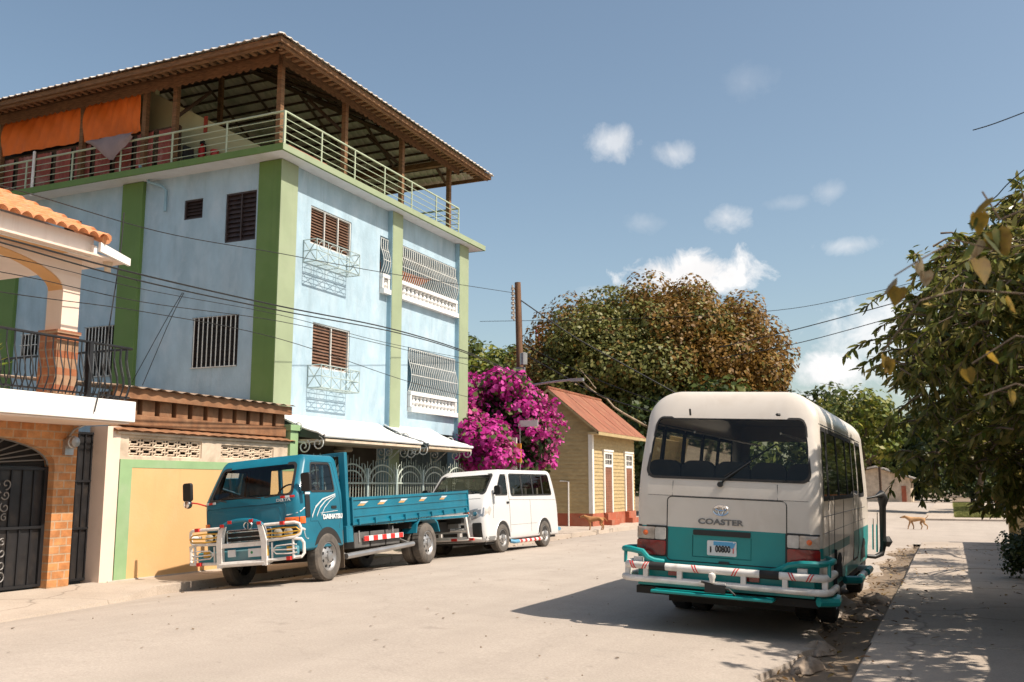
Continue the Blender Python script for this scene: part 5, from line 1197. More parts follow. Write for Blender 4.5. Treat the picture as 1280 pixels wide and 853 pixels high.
vs_h = Shell((-1.68, -.95, .27), (.02, 3.36, 1.95), .11, .13, .13, .06, vdf, ([-1.56, -.10], [-.50, .37, .58, 3.02, .45], [1.38, 1.83, 1.34, 1.81, 1.32, 1.05, .8, .45]))
def vcl(f, u, v):
    if f == 'y-' and VWS[0] < u < VWS[1] and VWS[2] < v < VWS[3]: return 'windscreen'
    if f in ('x+', 'x-'):
        if VF[0] < u < VF[1] and VF[2] < v < VF[3]: return ('front_window', f)
        if VR[0] < u < VR[1] and VR[2] < v < VR[3]: return ('rear_side_window', f)
    if f == 'y+' and -1.5 < u < -.16 and 1.34 < v < 1.83: return 'back_window'
    return 'body'
cl = vs_h.cells(vcl); cl['body'].build('body', M['white_van'], van, smooth=38, merge=True)
cl['windscreen'].build('windscreen', M['glass_clear'], van, smooth=40, merge=True); WN = {k_: cl[k_].build(k_[0], M['glass'], van, smooth=40, merge=True) for k_ in cl if isinstance(k_, tuple)}; cl['back_window'].build('back_window', M['glass_dark'], van, smooth=40, merge=True)
s = MB(); vs_h.ring(s, 'y-', *VWS, .05, .02, .022, .006); s.build('windscreen_gasket', M['rubber'], van, smooth=40)
for f in ('x+', 'x-'):
    s = MB(); vs_h.ring(s, f, *VF, .05, .014, .02, .005); s.build('gasket', M['rubber'], WN['front_window', f], smooth=40); s = MB(); vs_h.ring(s, f, *VR, .07, .014, .02, .005)
    for y in (1.22, 1.85, 2.45): vs_h.rect(s, f, y - .035, y + .035, VR[2], VR[3], .004, .005)
    s.build('gasket', M['rubber'], WN['rear_side_window', f], smooth=40)
s = MB()
for f in ('x+', 'x-'):
    vs_h.line(s, f, [(.45, 1.84), (.45, .45)], .007); vs_h.line(s, f, [(-.52, 1.3), (-.50, .8)], .007); vs_h.line(s, f, [(.45, 1.22), (3.2, 1.18)], .005); vs_h.line(s, f, [(1.62, 1.2), (1.62, .42)], .006); vs_h.line(s, f, [(.45, .62), (1.95, .62)], .004)
vs_h.line(s, 'y-', [(-1.5, 1.27), (-.15, 1.27)], .005); s.build('panel_gaps', M['grey_plastic'], van)
for f, x in (('x+', .03), ('x-', -1.69)):
    s = MB(); vs_h.rect(s, f, .28, .42, 1.13, 1.175, .02, .015, .02); s.build('door_handle', M['ink'], van, smooth=40)
    for y in (0, 2.4):
        s = MB(); vs_h.plate(s, f, [(y + .405 * math.cos(R(a)), .33 + .405 * math.sin(R(a))) for a in range(-6, 188, 8)], .005); s.build('wheel_arch', M['under'], van)
        s = MB(); vs_h.line(s, f, [(y + .41 * math.cos(R(a)), .33 + .41 * math.sin(R(a))) for a in range(-4, 186, 10)], .016); s.build('arch_lip', M['white_van'], van, smooth=40)
for sg, xo in ((1, .035), (-1, -1.695)):
    for y in (0, 2.4): wheel(van, xo, y, .335, .335, .2, sg, holes=10)
for a, b in ((-.50, -.005), (-1.655, -1.16)):   # headlamps
    s = MB(); vs_h.plate(s, 'y-', [(a, .82), (a, .97), ((a + b) / 2, 1.03), (b, 1.06), (b, .86), ((a + b) / 2, .80)] if a > -1 else [(b, .82), (b, .97), ((a + b) / 2, 1.03), (a, 1.06), (a, .86), ((a + b) / 2, .80)], .010, .02); hl = s.build('headlamp', mat('headlamp lens', (.34, .35, .36), .08, .5, var=.3, scale=9, coat=1), van, smooth=40)
    s = MB()
    for c in ((a + b) / 2 - .1, (a + b) / 2 + .1): s.lathe([(.055, -1.0), (.06, -.985), (.03, -.97)], 14, (c, .0, .92), 1)
    s.build('reflector_bowl', M['chrome'], hl, smooth=40)
s = MB()
for f, u in (('x+', 0), ('x-', 0)): vs_h.plate(s, f, [(-.95, .86), (-.95, 1.05), (-.72, 1.08), (-.62, 1.0), (-.70, .88)], .006)
s.build('lamp_side_glass', M['lens_white'], van, smooth=40)
s = MB(); vs_h.rect(s, 'y-', -1.18, -.48, .56, .86, .008, .03); vs_h.rect(s, 'y-', -1.25, -.42, .34, .50, .008, .03); vs_h.rect(s, 'y-', -.28, -.06, .38, .72, .008, .03); vs_h.rect(s, 'y-', -1.6, -1.38, .38, .72, .008, .03); gr = s.build('grille', M['ink'], van)
s = MB()
for z in (.60, .69, .78, .85): vs_h.line(s, 'y-', [(-1.18, z), (-.48, z)], .013, .02)
s.build('grille_bars', M['chrome'], gr)
s = MB(); vs_h.rect(s, 'y-', -1.66, 0, .27, .36, .006, .02); vs_h.rect(s, 'x+', -.94, -.45, .27, .40, .006, .02); s.build('lower_bumper', M['grey_plastic'], van)
s = MB(); yb_ = -1.06
for z in (.40, .56, .72, .86): s.tube([(-1.28, yb_, z), (-.36, yb_, z)], .022, 6)
s.tube([(-1.28, yb_, .36), (-1.28, yb_, .86), (-1.26, yb_, .9), (-.38, yb_, .9), (-.36, yb_, .86), (-.30, yb_, .40), (-.05, yb_ + .12, .36)], .026, 7); s.tube([(-1.28, yb_, .36), (-.3, yb_, .36), (-.05, yb_ + .14, .36)], .03, 7); s.box(-1.1, -1.04, yb_, -.9, .4, .5).box(-.6, -.54, yb_, -.9, .4, .5)
gd = s.build('front_guard', M['tube_white'], van, smooth=40)
s = MB().box(-.75, -.60, yb_ - .035, yb_ + .03, .33, .385).box(-.32, -.18, yb_ - .02, yb_ + .09, .335, .39).box(-.8, -.45, yb_ - .01, yb_ + .02, .895, .925); s.islands('red_tape', M['red_mark'], gd)
s = MB().tube([(.0, .45, .24), (.07, .52, .22), (.07, 2.05, .22), (.0, 2.12, .24)], .04, 8); sb = s.build('side_bar', M['tube_white'], van, smooth=40); s = MB()
for i in range(5): y = .78 + i * .26; s.tube([(.07, y, .22), (.07, y + .12, .22)], .042, 8)
s.islands('red_tape', M['red_mark'], sb); MB().tube([(.0, .44, .24), (.075, .50, .22), (.075, .72, .22)], .046, 8).build('blue_end', M['blue_mark'], sb, smooth=40)
s = MB().tube([(-1.5, 3.42, .42), (-.1, 3.42, .42), (.04, 3.3, .42)], .05, 8); s.build('rear_bar', M['blue_mark'], van, smooth=40)
for x, sg in ((.06, 1), (-1.72, -1)): s = MB(); s.prism(rrect(min(x, x + sg * .17), max(x, x + sg * .17), 1.34, 1.55, .05, 4), 1, -.42, -.30); s.tube([(x, -.33, 1.38), (x - sg * .08, -.30, 1.36)], .025, 6); s.build('door_mirror', M['ink'], van, smooth=40, bevel=.015)
s = MB(); s.tube([(-.95, -.64, 1.37), (-.40, -.52, 1.44)], .010, 5).tube([(-1.45, -.60, 1.38), (-.98, -.60, 1.40)], .010, 5); s.islands('wiper', M['ink'], van)
MB().box(-1.6, -.05, -.75, 3.2, .22, .32).build('underbody', M['under'], van)
s = MB()
for x in (-1.25, -.42): s.prism(rrect(x - .24, x + .24, .75, 1.52, .08, 4), 1, .30, .44); s.prism(rrect(x - .12, x + .12, 1.54, 1.72, .05, 4), 1, .32, .40); s.box(x - .24, x + .24, -.1, .32, .7, .85)
for r_ in range(3): s.box(-1.5, -.2, 1.1 + r_ * .7, 1.2 + r_ * .7, .75, 1.50)
s.build('seats', M['interior'], van, smooth=40); MB().box(-1.6, -.06, -.62, -.3, 1.0, 1.30).build('dashboard', M['grey_plastic'], van, bevel=.03)
s = MB().tube([(-.42 + .18 * math.cos(a), -.22 + .08 * math.sin(a), 1.32 + .16 * math.sin(a)) for a in np.linspace(0, 6.28, 21)[:-1]], .014, 5, closed=True); s.build('steering_wheel', M['ink'], van)

# ------------------------------------------------------------------ the turquoise flatbed truck
tk = thing('flatbed_truck', 'turquoise flatbed truck with white bull bar facing the camera at the left kerb', 'truck', (-9.42, 13.51, 0), (0, R(-5), R(4.2)))
def tdf(x, y, z):
    cx = -.88; t = min(max((z - 1.38) / .67, 0), 1); x = cx + (x - cx) * (1 - .125 * t ** 1.1)
    wgt = min(max(1 - (y + .86) / .8, 0), 1); y += wgt * (.37 * max(0, (z - 1.40) / .6) ** 1.05 + .03 * max(0, (1.0 - z)) ) + .07 * wgt * ((x - cx) / .9) ** 2
    return (x, y, z)
TWS = (-1.66, -.10, 1.425, 1.935); TSW = (-.50, .30, 1.46, 1.93)
ts = Shell((-1.79, -.88, .52), (.03, .60, 2.08), .10, .11, .13, .05, tdf, ([-1.66, -.10], [-.50, .30, -.4, .4], [1.425, 1.935, 1.46, 1.93, 1.2, .95, .8]))
def tcl(f, u, v):
    if f == 'y-' and TWS[0] < u < TWS[1] and TWS[2] < v < TWS[3]: return 'windscreen'
    if f in ('x+', 'x-') and TSW[0] < u < TSW[1] and TSW[2] < v < TSW[3]: return ('side_window', f)
    if f == 'y+' and -1.5 < u < -.3 and 1.5 < v < 1.9: return 'back_window'
    return 'cab'
cl = ts.cells(tcl); cab = cl['cab'].build('cab', M['truck_blue'], tk, smooth=38, merge=True)
cl['windscreen'].build('windscreen', M['glass_clear'], tk, smooth=40, merge=True); WN = {k_: cl[k_].build('side_window', M['glass_clear'], tk, smooth=40, merge=True) for k_ in cl if isinstance(k_, tuple)}; cl['back_window'].build('back_window', M['glass_clear'], tk, smooth=40, merge=True)
s = MB(); ts.ring(s, 'y-', *TWS, .06, .02, .025, .008); s.build('windscreen_gasket', M['rubber'], tk, smooth=40)
for f in ('x+', 'x-'): s = MB(); ts.ring(s, f, *TSW, .05, .018, .018, .006); ts.rect(s, f, -.235, -.205, TSW[2], TSW[3], .004, .004); s.build('gasket', M['rubber'], WN['side_window', f], smooth=40)
s = MB()
for f in ('x+', 'x-'): ts.line(s, f, [(-.54, 1.95), (-.54, .98), (-.30, .98), (-.12, .80)], .005); ts.line(s, f, [(.40, .84), (.48, 1.1), (.38, 1.95), (-.5, 1.97)], .005)
ts.line(s, 'y-', rrect(-1.72, -.20, .93, 1.30, .05, 4), .008, .002, True); s.build('panel_gaps', mat('dark blue joint', (.003, .06, .09), .7), tk)  # door and front panel joints drawn as dark blue lines
s = MB(); ts.rect(s, 'y-', -1.62, -.30, 1.0, 1.24, .008, .03, .012); s.build('front_panel', M['truck_blue'], tk, bevel=.006)
lettering('name_lettering', 'DELTA', .062, Matrix.Translation((-.225, -.868, 1.345)) @ Matrix.Rotation(R(90), 4, 'X'), M['decal'], tk, width=.26, bold=.002)
s = MB()
for c, e in ((-.08, 1), (-.16, 0), (-.24, 1), (-1.62, 1), (-1.55, 0)): 
    if e: ts.rect(s, 'y-', c - .04, c + .04, 1.375, 1.405, .016, .004)
s.islands('red_tape', M['red_mark'], tk); s = MB(); ts.rect(s, 'y-', -.20, -.12, 1.375, 1.405, .016, .004); ts.rect(s, 'y-', -1.72, -1.66, 1.375, 1.405, .016, .004); ts.rect(s, 'y-', -1.58, -1.52, 1.375, 1.405, .016, .004); s.islands('white_tape', M['decal'], tk)
# grille, badge, lamps behind the bull bar
s = MB(); ts.rect(s, 'y-', -1.30, -.46, .72, .93, .010, .02, .012); gr = s.build('grille', M['ink'], tk); s = MB()
for z in (.75, .82, .90): ts.line(s, 'y-', [(-1.27, z), (-.49, z)], .010, .018)
ts.line(s, 'y-', rrect(-1.30, -.46, .72, .93, .03, 3), .012, .014, True); s.build('grille_bars', M['chrome'], gr)
s = MB().tube([(-.88 + .075 * math.cos(a), -.90, .995 + .06 * math.sin(a)) for a in np.linspace(0, 6.283, 21)[:-1]], .012, 5, closed=True).tube([(-.88, -.90, .94), (-.88, -.90, 1.05)], .010, 5); s.build('badge', M['chrome'], tk, smooth=50)
for a, b in ((-.43, -.02), (-1.74, -1.33)):
    s = MB(); ts.rect(s, 'y-', a, b, .74, .93, .008, .02, .012); hl = s.build('headlamp', M['ink'], tk); s = MB()
    for c in (a + .11, b - .11): s.lathe([(.075, -.885), (.08, -.905), (.05, -.925), (.001, -.93)], 16, (c, 0, .835), 1)
    s.build('lamp_glass', mat('lamp glass', (.62, .58, .48), .1, .3, var=.2, coat=1), hl, smooth=50)
s = MB(); ts.rect(s, 'y-', -.215, .02, .955, 1.065, .02, .012, .02); s.build('indicator', M['lens_amber'], tk, bevel=.008); s = MB(); ts.rect(s, 'x+', -.87, -.72, .955, 1.065, .02, .012, .02); s.build('indicator', M['lens_amber'], tk, bevel=.008)
s = MB(); ts.rect(s, 'y-', -1.78, -1.66, .955, 1.065, .02, .012, .02); s.build('indicator', M['lens_amber'], tk, bevel=.008)
s = MB().box(-1.80, .04, -.98, -.86, .44, .62); s.build('front_bumper', mat('faded teal bumper', (.05, .22, .27), .5, var=.2, dirt=(.3, .3, .28), dirt_amt=.5), tk, bevel=.02)
# the bull bar
Yb = -1.06; s = MB()
for sg in (0, 1):
    mx = (lambda x: x) if not sg else (lambda x: -1.76 - x + .0)
    x0, x1 = -.46, .16
    s.tube([(mx(x0), Yb, .98), (mx(x1 - .08), Yb + .02, .98), (mx(x1 - .02), Yb + .05, .955), (mx(x1), Yb + .07, .88), (mx(x1 - .02), Yb + .06, .80), (mx(x1 - .08), Yb + .02, .755), (mx(x0), Yb, .735)], .025, 8)
    s.tube([(mx(x0 + .04), Yb, .43), (mx(x1), Yb + .06, .45), (mx(x1 + .02), Yb + .1, .5), (mx(x1 + .02), Yb + .1, .66), (mx(x1), Yb + .06, .72), (mx(x1 - .1), Yb + .02, .735)], .025, 8); s.tube([(mx(x1 - .12), Yb + .02, .44), (mx(x1 - .12), Yb + .02, .73)], .022, 6); s.tube([(mx(x0 + .12), Yb + .01, .44), (mx(x0 + .12), Yb + .01, .70)], .016, 6)
    s.tube([(mx(x1), Yb + .06, .88), (mx(x1 - .06), -.80, .86)], .022, 6); s.tube([(mx(x1 + .02), Yb + .1, .58), (mx(x1 - .06), -.85, .56)], .022, 6)
    s.prism([(mx(-.46) - .045, .36), (mx(-.46) + .045, .36), (mx(-.46) + .05, .74), (mx(-.49) + .04, .90), (mx(-.52) + .04, 1.0), (mx(-.52) - .05, 1.0), (mx(-.49) - .05, .88), (mx(-.46) - .05, .72)], 1, Yb - .04, Yb + .04)
s.box(-1.30, -.46, Yb - .03, Yb + .03, .665, .735); s.tube([(-1.30, Yb, .41), (-.46, Yb, .41)], .045, 8)
for x in (-1.30, -.46): s.tube([(x, Yb, .38), (x, -.9, .42)], .035, 6)
bb_ = s.build('bull_bar', M['tube_white'], tk, smooth=35)
s = MB().tube([(x, Yb - .01, z) for x, z in arc(-.88, .95, .40, 8, 172, 14, .13)], .034, 8); s.build('teal_arch', M['truck_blue'], bb_, smooth=40)
s = MB()
for a in (30, 60, 120, 150): x, z = arc(-.88, .95, .40, a, a, 1, .13)[0]; s.box(x - .035, x + .035, Yb - .05, Yb - .03, z - .025, z + .025)
for x, z in ((-.12, .985), (-.02, .44), (-1.72, .985), (-1.70, .44)): s.box(x - .035, x + .035, Yb - .045, Yb + .02, z - .028, z + .028)
s.islands('red_tape', M['red_mark'], bb_)
s = MB(); s2 = MB()
for sg in (0, 1):
    mx = (lambda x: x) if not sg else (lambda x: -1.76 - x)
    for z in (.79, .845, .90): s.tube([(mx(-.42), Yb, z), (mx(-.15), Yb - .005, z + .012 * (1 if z > .85 else -1)), (mx(.10), Yb + .03, z), (mx(.16), Yb + .05, .84)], .012, 5)
    for z in (.52, .58, .64): s2.tube([(mx(-.33), Yb + .01, .58), (mx(-.26), Yb, z), (mx(.0), Yb, z + .01 * (1 if z > .6 else -1)), (mx(.10), Yb + .02, z)], .011, 5)
s.islands('yellow_rod', M['yellow'], bb_); s2.islands('white_rod', M['tube_white'], bb_)
s = MB().box(-.10, .0, -1.02, -.99, .55, .62).box(-1.66, -1.54, -1.02, -.99, .54, .63).box(-1.355, -1.32, Yb - .02, Yb + .02, .50, .66).box(-.44, -.405, Yb - .02, Yb + .02, .50, .66); s.islands('fog_lamp', M['yellow'], bb_, bevel=.008)
s = MB().box(-.78, -.50, Yb + .0, Yb + .015, .50, .63); pl = s.build('number_plate', M['plate_white'], tk, bevel=.004); s = MB().lathe([(.022, Yb - .004), (.022, Yb)], 12, (-.71, 0, .57), 1); s.build('plate_emblem', mat('plate green', (.05, .25, .1), .5), pl)
s = MB().box(-1.16, -1.02, Yb, Yb + .02, .52, .63); s.build('small_sign', M['plate_white'], tk)
# side of the cab: vent, mirror, decals, name, handle
s = MB(); ts.rect(s, 'x+', -.70, -.555, 1.05, 1.40, .016, .015, .02); s.build('air_vent', M['ink'], tk, bevel=.006)
s = MB(); ts.rect(s, 'x+', -.71, -.55, 1.41, 1.445, .018, .006); s.build('vent_tape', M['decal'], tk)
sw = MB()
for k in range(3):
    pts = [(-.50 + .16 * k, 1.05 + .01 * k), (-.37 + .15 * k, 1.205 - .01 * k), (-.13 + .12 * k, 1.325 - .015 * k), (.30, 1.41 - .02 * k)]; w0 = .024 - .005 * k; P = []
    for i in range(len(pts) - 1):
        for t in np.linspace(0, 1, 6)[:-1]: P.append((pts[i][0] + (pts[i + 1][0] - pts[i][0]) * t, pts[i][1] + (pts[i + 1][1] - pts[i][1]) * t))
    P.append(pts[-1]); L_ = [ts.on('x+', u, v + w0 * (1 - .7 * i / len(P)), .012) for i, (u, v) in enumerate(P)]; B_ = [ts.on('x+', u, v - w0 * (1 - .7 * i / len(P)), .012) for i, (u, v) in enumerate(P)]; n = len(P)
    sw.add(L_ + B_, [(i, i + 1, n + i + 1, n + i) for i in range(n - 1)])
ts.line(sw, 'y-', [(-.19, 1.10), (.0, 1.13)], .010, .003); ts.line(sw, 'x+', [(-.85, 1.14), (-.72, 1.20)], .012, .003); ts.line(sw, 'x+', [(-.20, 1.10), (.36, 1.13)], .006, .003)
ts.line(sw, 'x+', [(-.66 + .10 * math.cos(a), .84 + .13 * math.sin(a)) for a in np.linspace(3.1, 4.9, 9)], .009, .003); sw.build('door_decal', M['decal'], tk)
lettering('name_lettering', 'DAIHATSU', .105, Matrix.Translation((.038, .19, 1.035)) @ Matrix.Rotation(R(90), 4, 'Z') @ Matrix.Rotation(R(90), 4, 'X'), M['plate_white'], tk, width=.62, bold=.005)
s = MB(); ts.rect(s, 'x+', .16, .32, 1.17, 1.215, .016, .015, .02); s.build('door_handle', M['ink'], tk, bevel=.005)
def mirror(pts, x, y, z, col_):
    s = MB(); s.prism(rrect(x - .085, x + .085, z - .15, z + .15, .04, 4), 1, y - .03, y + .03); m_ = s.build('door_mirror', M['ink'], tk, smooth=40, bevel=.01); MB().tube(pts, .012, 6).build('mirror_arm', M[col_], m_, smooth=40); return m_
mirror([(.0, -.62, 1.42), (.10, -.72, 1.50), (.12, -.74, 1.56)], .13, -.74, 1.60, 'ink')
ml = mirror([(-1.76, -.74, 1.36), (-1.9, -.82, 1.42), (-2.0, -.84, 1.44)], -2.06, -.86, 1.62, 'red_mark'); MB().lathe([(.001, -.93), (.06, -.91), (.075, -.87), (.07, -.84)], 14, (-2.06, 0, 1.42), 1).build('wide_mirror', M['chrome'], ml, smooth=40)
s = MB(); s.tube([(-.62, -.90, 1.40), (-.95, -.885, 1.435), (-1.28, -.865, 1.45)], .011, 5); s.tube([(-1.28, -.90, 1.40), (-1.45, -.88, 1.43), (-1.62, -.85, 1.44)], .011, 5); s.tube([(-.55, -.9, 1.41), (-.2, -.87, 1.43)], .010, 5); s.islands('wiper', M['ink'], tk)
MB().box(-1.20, -.70, -.15, .30, 2.07, 2.105).build('roof_hatch', M['truck_blue'], tk, bevel=.012)
# cab interior
s = MB()
for x in (-1.30, -.50): s.prism(rrect(x - .22, x + .22, 1.0, 1.50 if x < -1 else 1.60, .08, 4), 1, .20, .34)
s.prism(rrect(-.62, -.38, 1.62, 1.80, .05, 4), 1, .22, .32)
s.box(-1.7, -.06, -.15, .3, .9, 1.08); s.build('seats', M['seat_dark'], tk, smooth=40); MB().box(-1.70, -.06, -.74, -.42, 1.0, 1.40).build('dashboard', M['interior'], tk, bevel=.04)
MB().tube([(-.46 + .2 * math.cos(a), -.36 + .07 * math.sin(a), 1.44 + .17 * math.sin(a)) for a in np.linspace(0, 6.28, 23)[:-1]], .015, 6, closed=True).tube([(-.46, -.36, 1.44), (-.46, -.5, 1.3)], .03, 6).build('steering_wheel', M['ink'], tk)
# wheels and arches
for f, xo, sg in (('x+', .05, 1), ('x-', -1.81, -1)):
    s = MB(); ts.plate(s, f, [(.0 + .47 * math.cos(R(a)), .42 + .45 * math.sin(R(a))) for a in range(12, 170, 8)], .004); s.build('wheel_arch', M['under'], tk)
    wheel(tk, xo, 0, .39, .39, .2, sg); wheel(tk, xo, 3.85, .40, .40, .2, sg); wheel(tk, xo - sg * .24, 3.85, .40, .40, .2, sg)
    MB().box(min(xo - sg * .30, xo - sg * .02), max(xo - sg * .30, xo - sg * .02), .50, .515, .17, .80).build('mud_flap', mat('brown mud flap', (.10, .07, .045), .8, var=.3), tk)
MB().tube([(-1.6, 0, .39), (-.16, 0, .39)], .06, 8).tube([(-1.6, 3.85, .40), (-.16, 3.85, .40)], .07, 8).islands('axle', M['under'], tk)
# chassis, tanks, bed
Z = lambda y: .018 * (y - .8)
s = MB()
for x in (-1.30, -.46): s.box(x - .05, x + .05, -.5, 6.0, .55, .78)
for y in (1.0, 2.4, 3.3, 4.6, 5.9): s.box(-1.7, -.06, y - .05, y + .05, .72, .84)
s.box(-1.5, -.3, -.7, .6, .42, .56); s.build('chassis', M['under'], tk)
s = MB()
for i in range(3): s.box(-.42, -.06, 1.05 + i * .6, 1.60 + i * .6, .46, .74)
s.islands('battery_box', mat('dusty grey boxes', (.09, .085, .08), .7, var=.3), tk, bevel=.015)
s = MB(); s.tube([(-.05, 1.2, .76), (-.05, 1.2, .56)], .02, 5).tube([(-.05, 2.5, .8), (-.05, 2.5, .56)], .02, 5); s.islands('bracket', M['steel'], tk)
s = MB().box(-.03, .0, 1.30, 2.85, .57, .66); rf = s.build('reflector_strip', M['plate_white'], tk); s = MB()
for i in range(5): y = 1.30 + i * .34; s.box(-.028, .004, y, y + .17, .572, .658)
s.islands('red_block', M['red_mark'], rf)
MB().tube([(-.02, .66, .35), (-.02, 3.28, .42)], .05, 8).tube([(-.02, .70, .36), (-.4, .70, .55)], .025, 6).tube([(-.02, 3.2, .42), (-.4, 3.2, .58)], .025, 6).build('side_step', M['steel'], tk, smooth=40)
MB().lathe([(.25, -.1), (.38, -.1), (.39, -.05), (.39, .05), (.38, .1), (.25, .1)], 28, (-.9, 2.7, .44)).build('spare_wheel', M['tyre_dark'], tk, smooth=40)
MB().box(-1.80, .04, .80, 6.05, .85, .90).build('bed_floor', M['truck_blue'], tk)
def bed_side(x, sg):
    s = MB()
    def seg(y0, y1, z0, z1, d0, d1): 
        xa, xb = sorted((x + sg * d0, x + sg * d1)); s.add([(a, y, z + Z(y)) for a in (xa, xb) for y in (y0, y1) for z in (z0, z1)], [(0, 1, 3, 2), (4, 6, 7, 5), (0, 4, 5, 1), (2, 3, 7, 6), (0, 2, 6, 4), (1, 5, 7, 3)])
    seg(.82, 6.04, .88, 1.33, -.02, .0); seg(.80, 6.06, 1.29, 1.34, -.025, .02); seg(.80, 6.06, 1.14, 1.17, 0, .014); seg(.80, 6.06, 1.0, 1.03, 0, .014); seg(.80, 6.06, .865, .91, -.02, .022)
    for y in (.80, 6.02): seg(y, y + .04, .86, 1.35, -.03, .025)
    o = s.build('bed_side', M['truck_blue'], tk, bevel=.004); s = MB()
    for y in np.linspace(1.0, 5.85, 9): s.box(min(x, x + sg * .05), max(x, x + sg * .05), y - .025, y + .025, .86 + Z(y), .96 + Z(y))
    s.islands('hinge', M['truck_blue'], o); 
    if sg > 0:
        s = MB(); s3 = MB()
        for y in (1.0, 1.75, 2.6, 3.5, 4.5):
            z = 1.19 + Z(y); L_ = .42; s.add([(x + .006, y, z), (x + .006, y + L_ * .55, z), (x + .006, y + L_ * .75, z + .035), (x + .006, y + L_ * .2, z + .035)], [(0, 1, 2, 3)]); s3.add([(x + .006, y + L_ * .22, z + .040), (x + .006, y + L_ * .76, z + .040), (x + .006, y + L_, z + .075), (x + .006, y + L_ * .35, z + .075)], [(0, 1, 2, 3)])
        s.islands('arrow_decal', M['decal_orange'], o); s3.islands('arrow_decal', M['decal'], o)
bed_side(.05, 1); bed_side(-1.81, -1)
MB().box(-1.78, .02, 6.0, 6.04, .98, 1.43).build('tail_board', M['truck_blue'], tk)
s = MB()
for x in (-1.74, -.02): s.box(x - .06, x + .06, .66, .76, .84, 2.13)
for x in (-1.3, -.88, -.46): s.box(x - .03, x + .03, .68, .74, .86, 2.1)
for z in (1.4, 2.07): s.box(-1.74, -.02, .67, .75, z, z + .06)
s.tube([(-.02, .71, 1.4), (-.02, .9, 1.3)], .02, 6); s.build('headboard', M['truck_blue'], tk, bevel=.006)
s = MB(); s.box(-.03, .04, .62, .85, .58, .86).box(.0, .045, .66, .80, .60, .80); s.build('front_bracket', M['truck_blue'], tk, bevel=.01)
pr = [(3.30, .62), (3.36, .80), (3.50, .90), (4.20, .90), (4.36, .80), (4.44, .60), (4.40, .60), (4.32, .78), (4.18, .865), (3.52, .865), (3.40, .78), (3.34, .62)]
MB().prism(pr, 0, -.26, .055).build('rear_fender', M['truck_blue'], tk, bevel=.004); MB().prism(pr, 0, -1.815, -1.5).build('rear_fender', M['truck_blue'], tk, bevel=.004)
s = MB().box(-1.6, -.15, 5.9, 6.02, .62, .72).box(-.22, -.06, 6.04, 6.08, .72, .82); s.build('rear_bar', M['steel'], tk); MB().box(-.04, .04, 6.05, 6.10, .92, 1.02).build('marker_lamp', M['lens_amber'], tk)
# ================================================================== trees and plants
def unit(v): return v / (np.linalg.norm(v, axis=1, keepdims=True) + 1e-9)
LEAF_MATS = {
 'green': leaf_mat('green leaves', [(0, (.045, .070, .014)), (.5, (.085, .115, .026)), (1, (.16, .17, .05))]),
 'rust': leaf_mat('rust brown leaves', [(0, (.13, .065, .011)), (.5, (.195, .10, .018)), (1, (.27, .16, .035))]),
 'olive': leaf_mat('olive leaves', [(0, (.09, .105, .025)), (.6, (.16, .165, .04)), (1, (.25, .22, .07))]),
 'dark': leaf_mat('dark leaves', [(0, (.018, .034, .010)), (.6, (.035, .055, .016)), (1, (.07, .085, .025))]),
 'yellowgreen': leaf_mat('yellow green leaves', [(0, (.09, .13, .015)), (.5, (.15, .18, .025)), (1, (.26, .23, .04))]),
 'mango': leaf_mat('glossy long leaves', [(0, (.085, .105, .022)), (.5, (.19, .19, .045)), (.85, (.30, .265, .08)), (1, (.42, .32, .11))], .5, .32),
 'magenta': leaf_mat('magenta bracts', [(0, (.36, .012, .17)), (.5, (.52, .025, .27)), (1, (.66, .08, .40))], .35),
 'redb': leaf_mat('red bracts', [(0, (.45, .012, .03)), (1, (.62, .03, .06))], .35),
 'pinkb': leaf_mat('pink bracts', [(0, (.46, .05, .22)), (1, (.62, .12, .33))], .35),
}
def tree(name, label, centre, radii, base, n_clump, rmin, rmax, per, leaf, mats, pick, group=None, low=-.6, cat='tree', trunk_r=.35, flat=.8, shape='diamond', asp=None, inner=.25, wob=.08):
    t = thing(name, label, cat, base, group=group); C, Rr = crown_clumps(centre, radii, n_clump, rmin, rmax, low, inner, wob)
    P, Nn, ci = clump_points(C, Rr, per, flat); ax = rand_dir(len(P)) + np.array([0, 0, -.4])
    mi = pick(C, P, ci) if pick else None
    leaf_mesh('crown', P, Nn, ax, leaf * rng.uniform(.65, 1.35, len(P)), mats, mi, shape, t)
    mb = MB(); c = Vector(centre); b = Vector(base); top = c - Vector((0, 0, radii[2] * .35)); pts = limb(mb, b, top, trunk_r, trunk_r * .6, .12)
    for k in range(9):
        j = C[rng.integers(len(C))]; limb(mb, pts[-1 - (k % 3)], Vector(j), trunk_r * .38, .03, .25)
    mb.build('trunk', M['bark'], t, world=True, smooth=60); return t
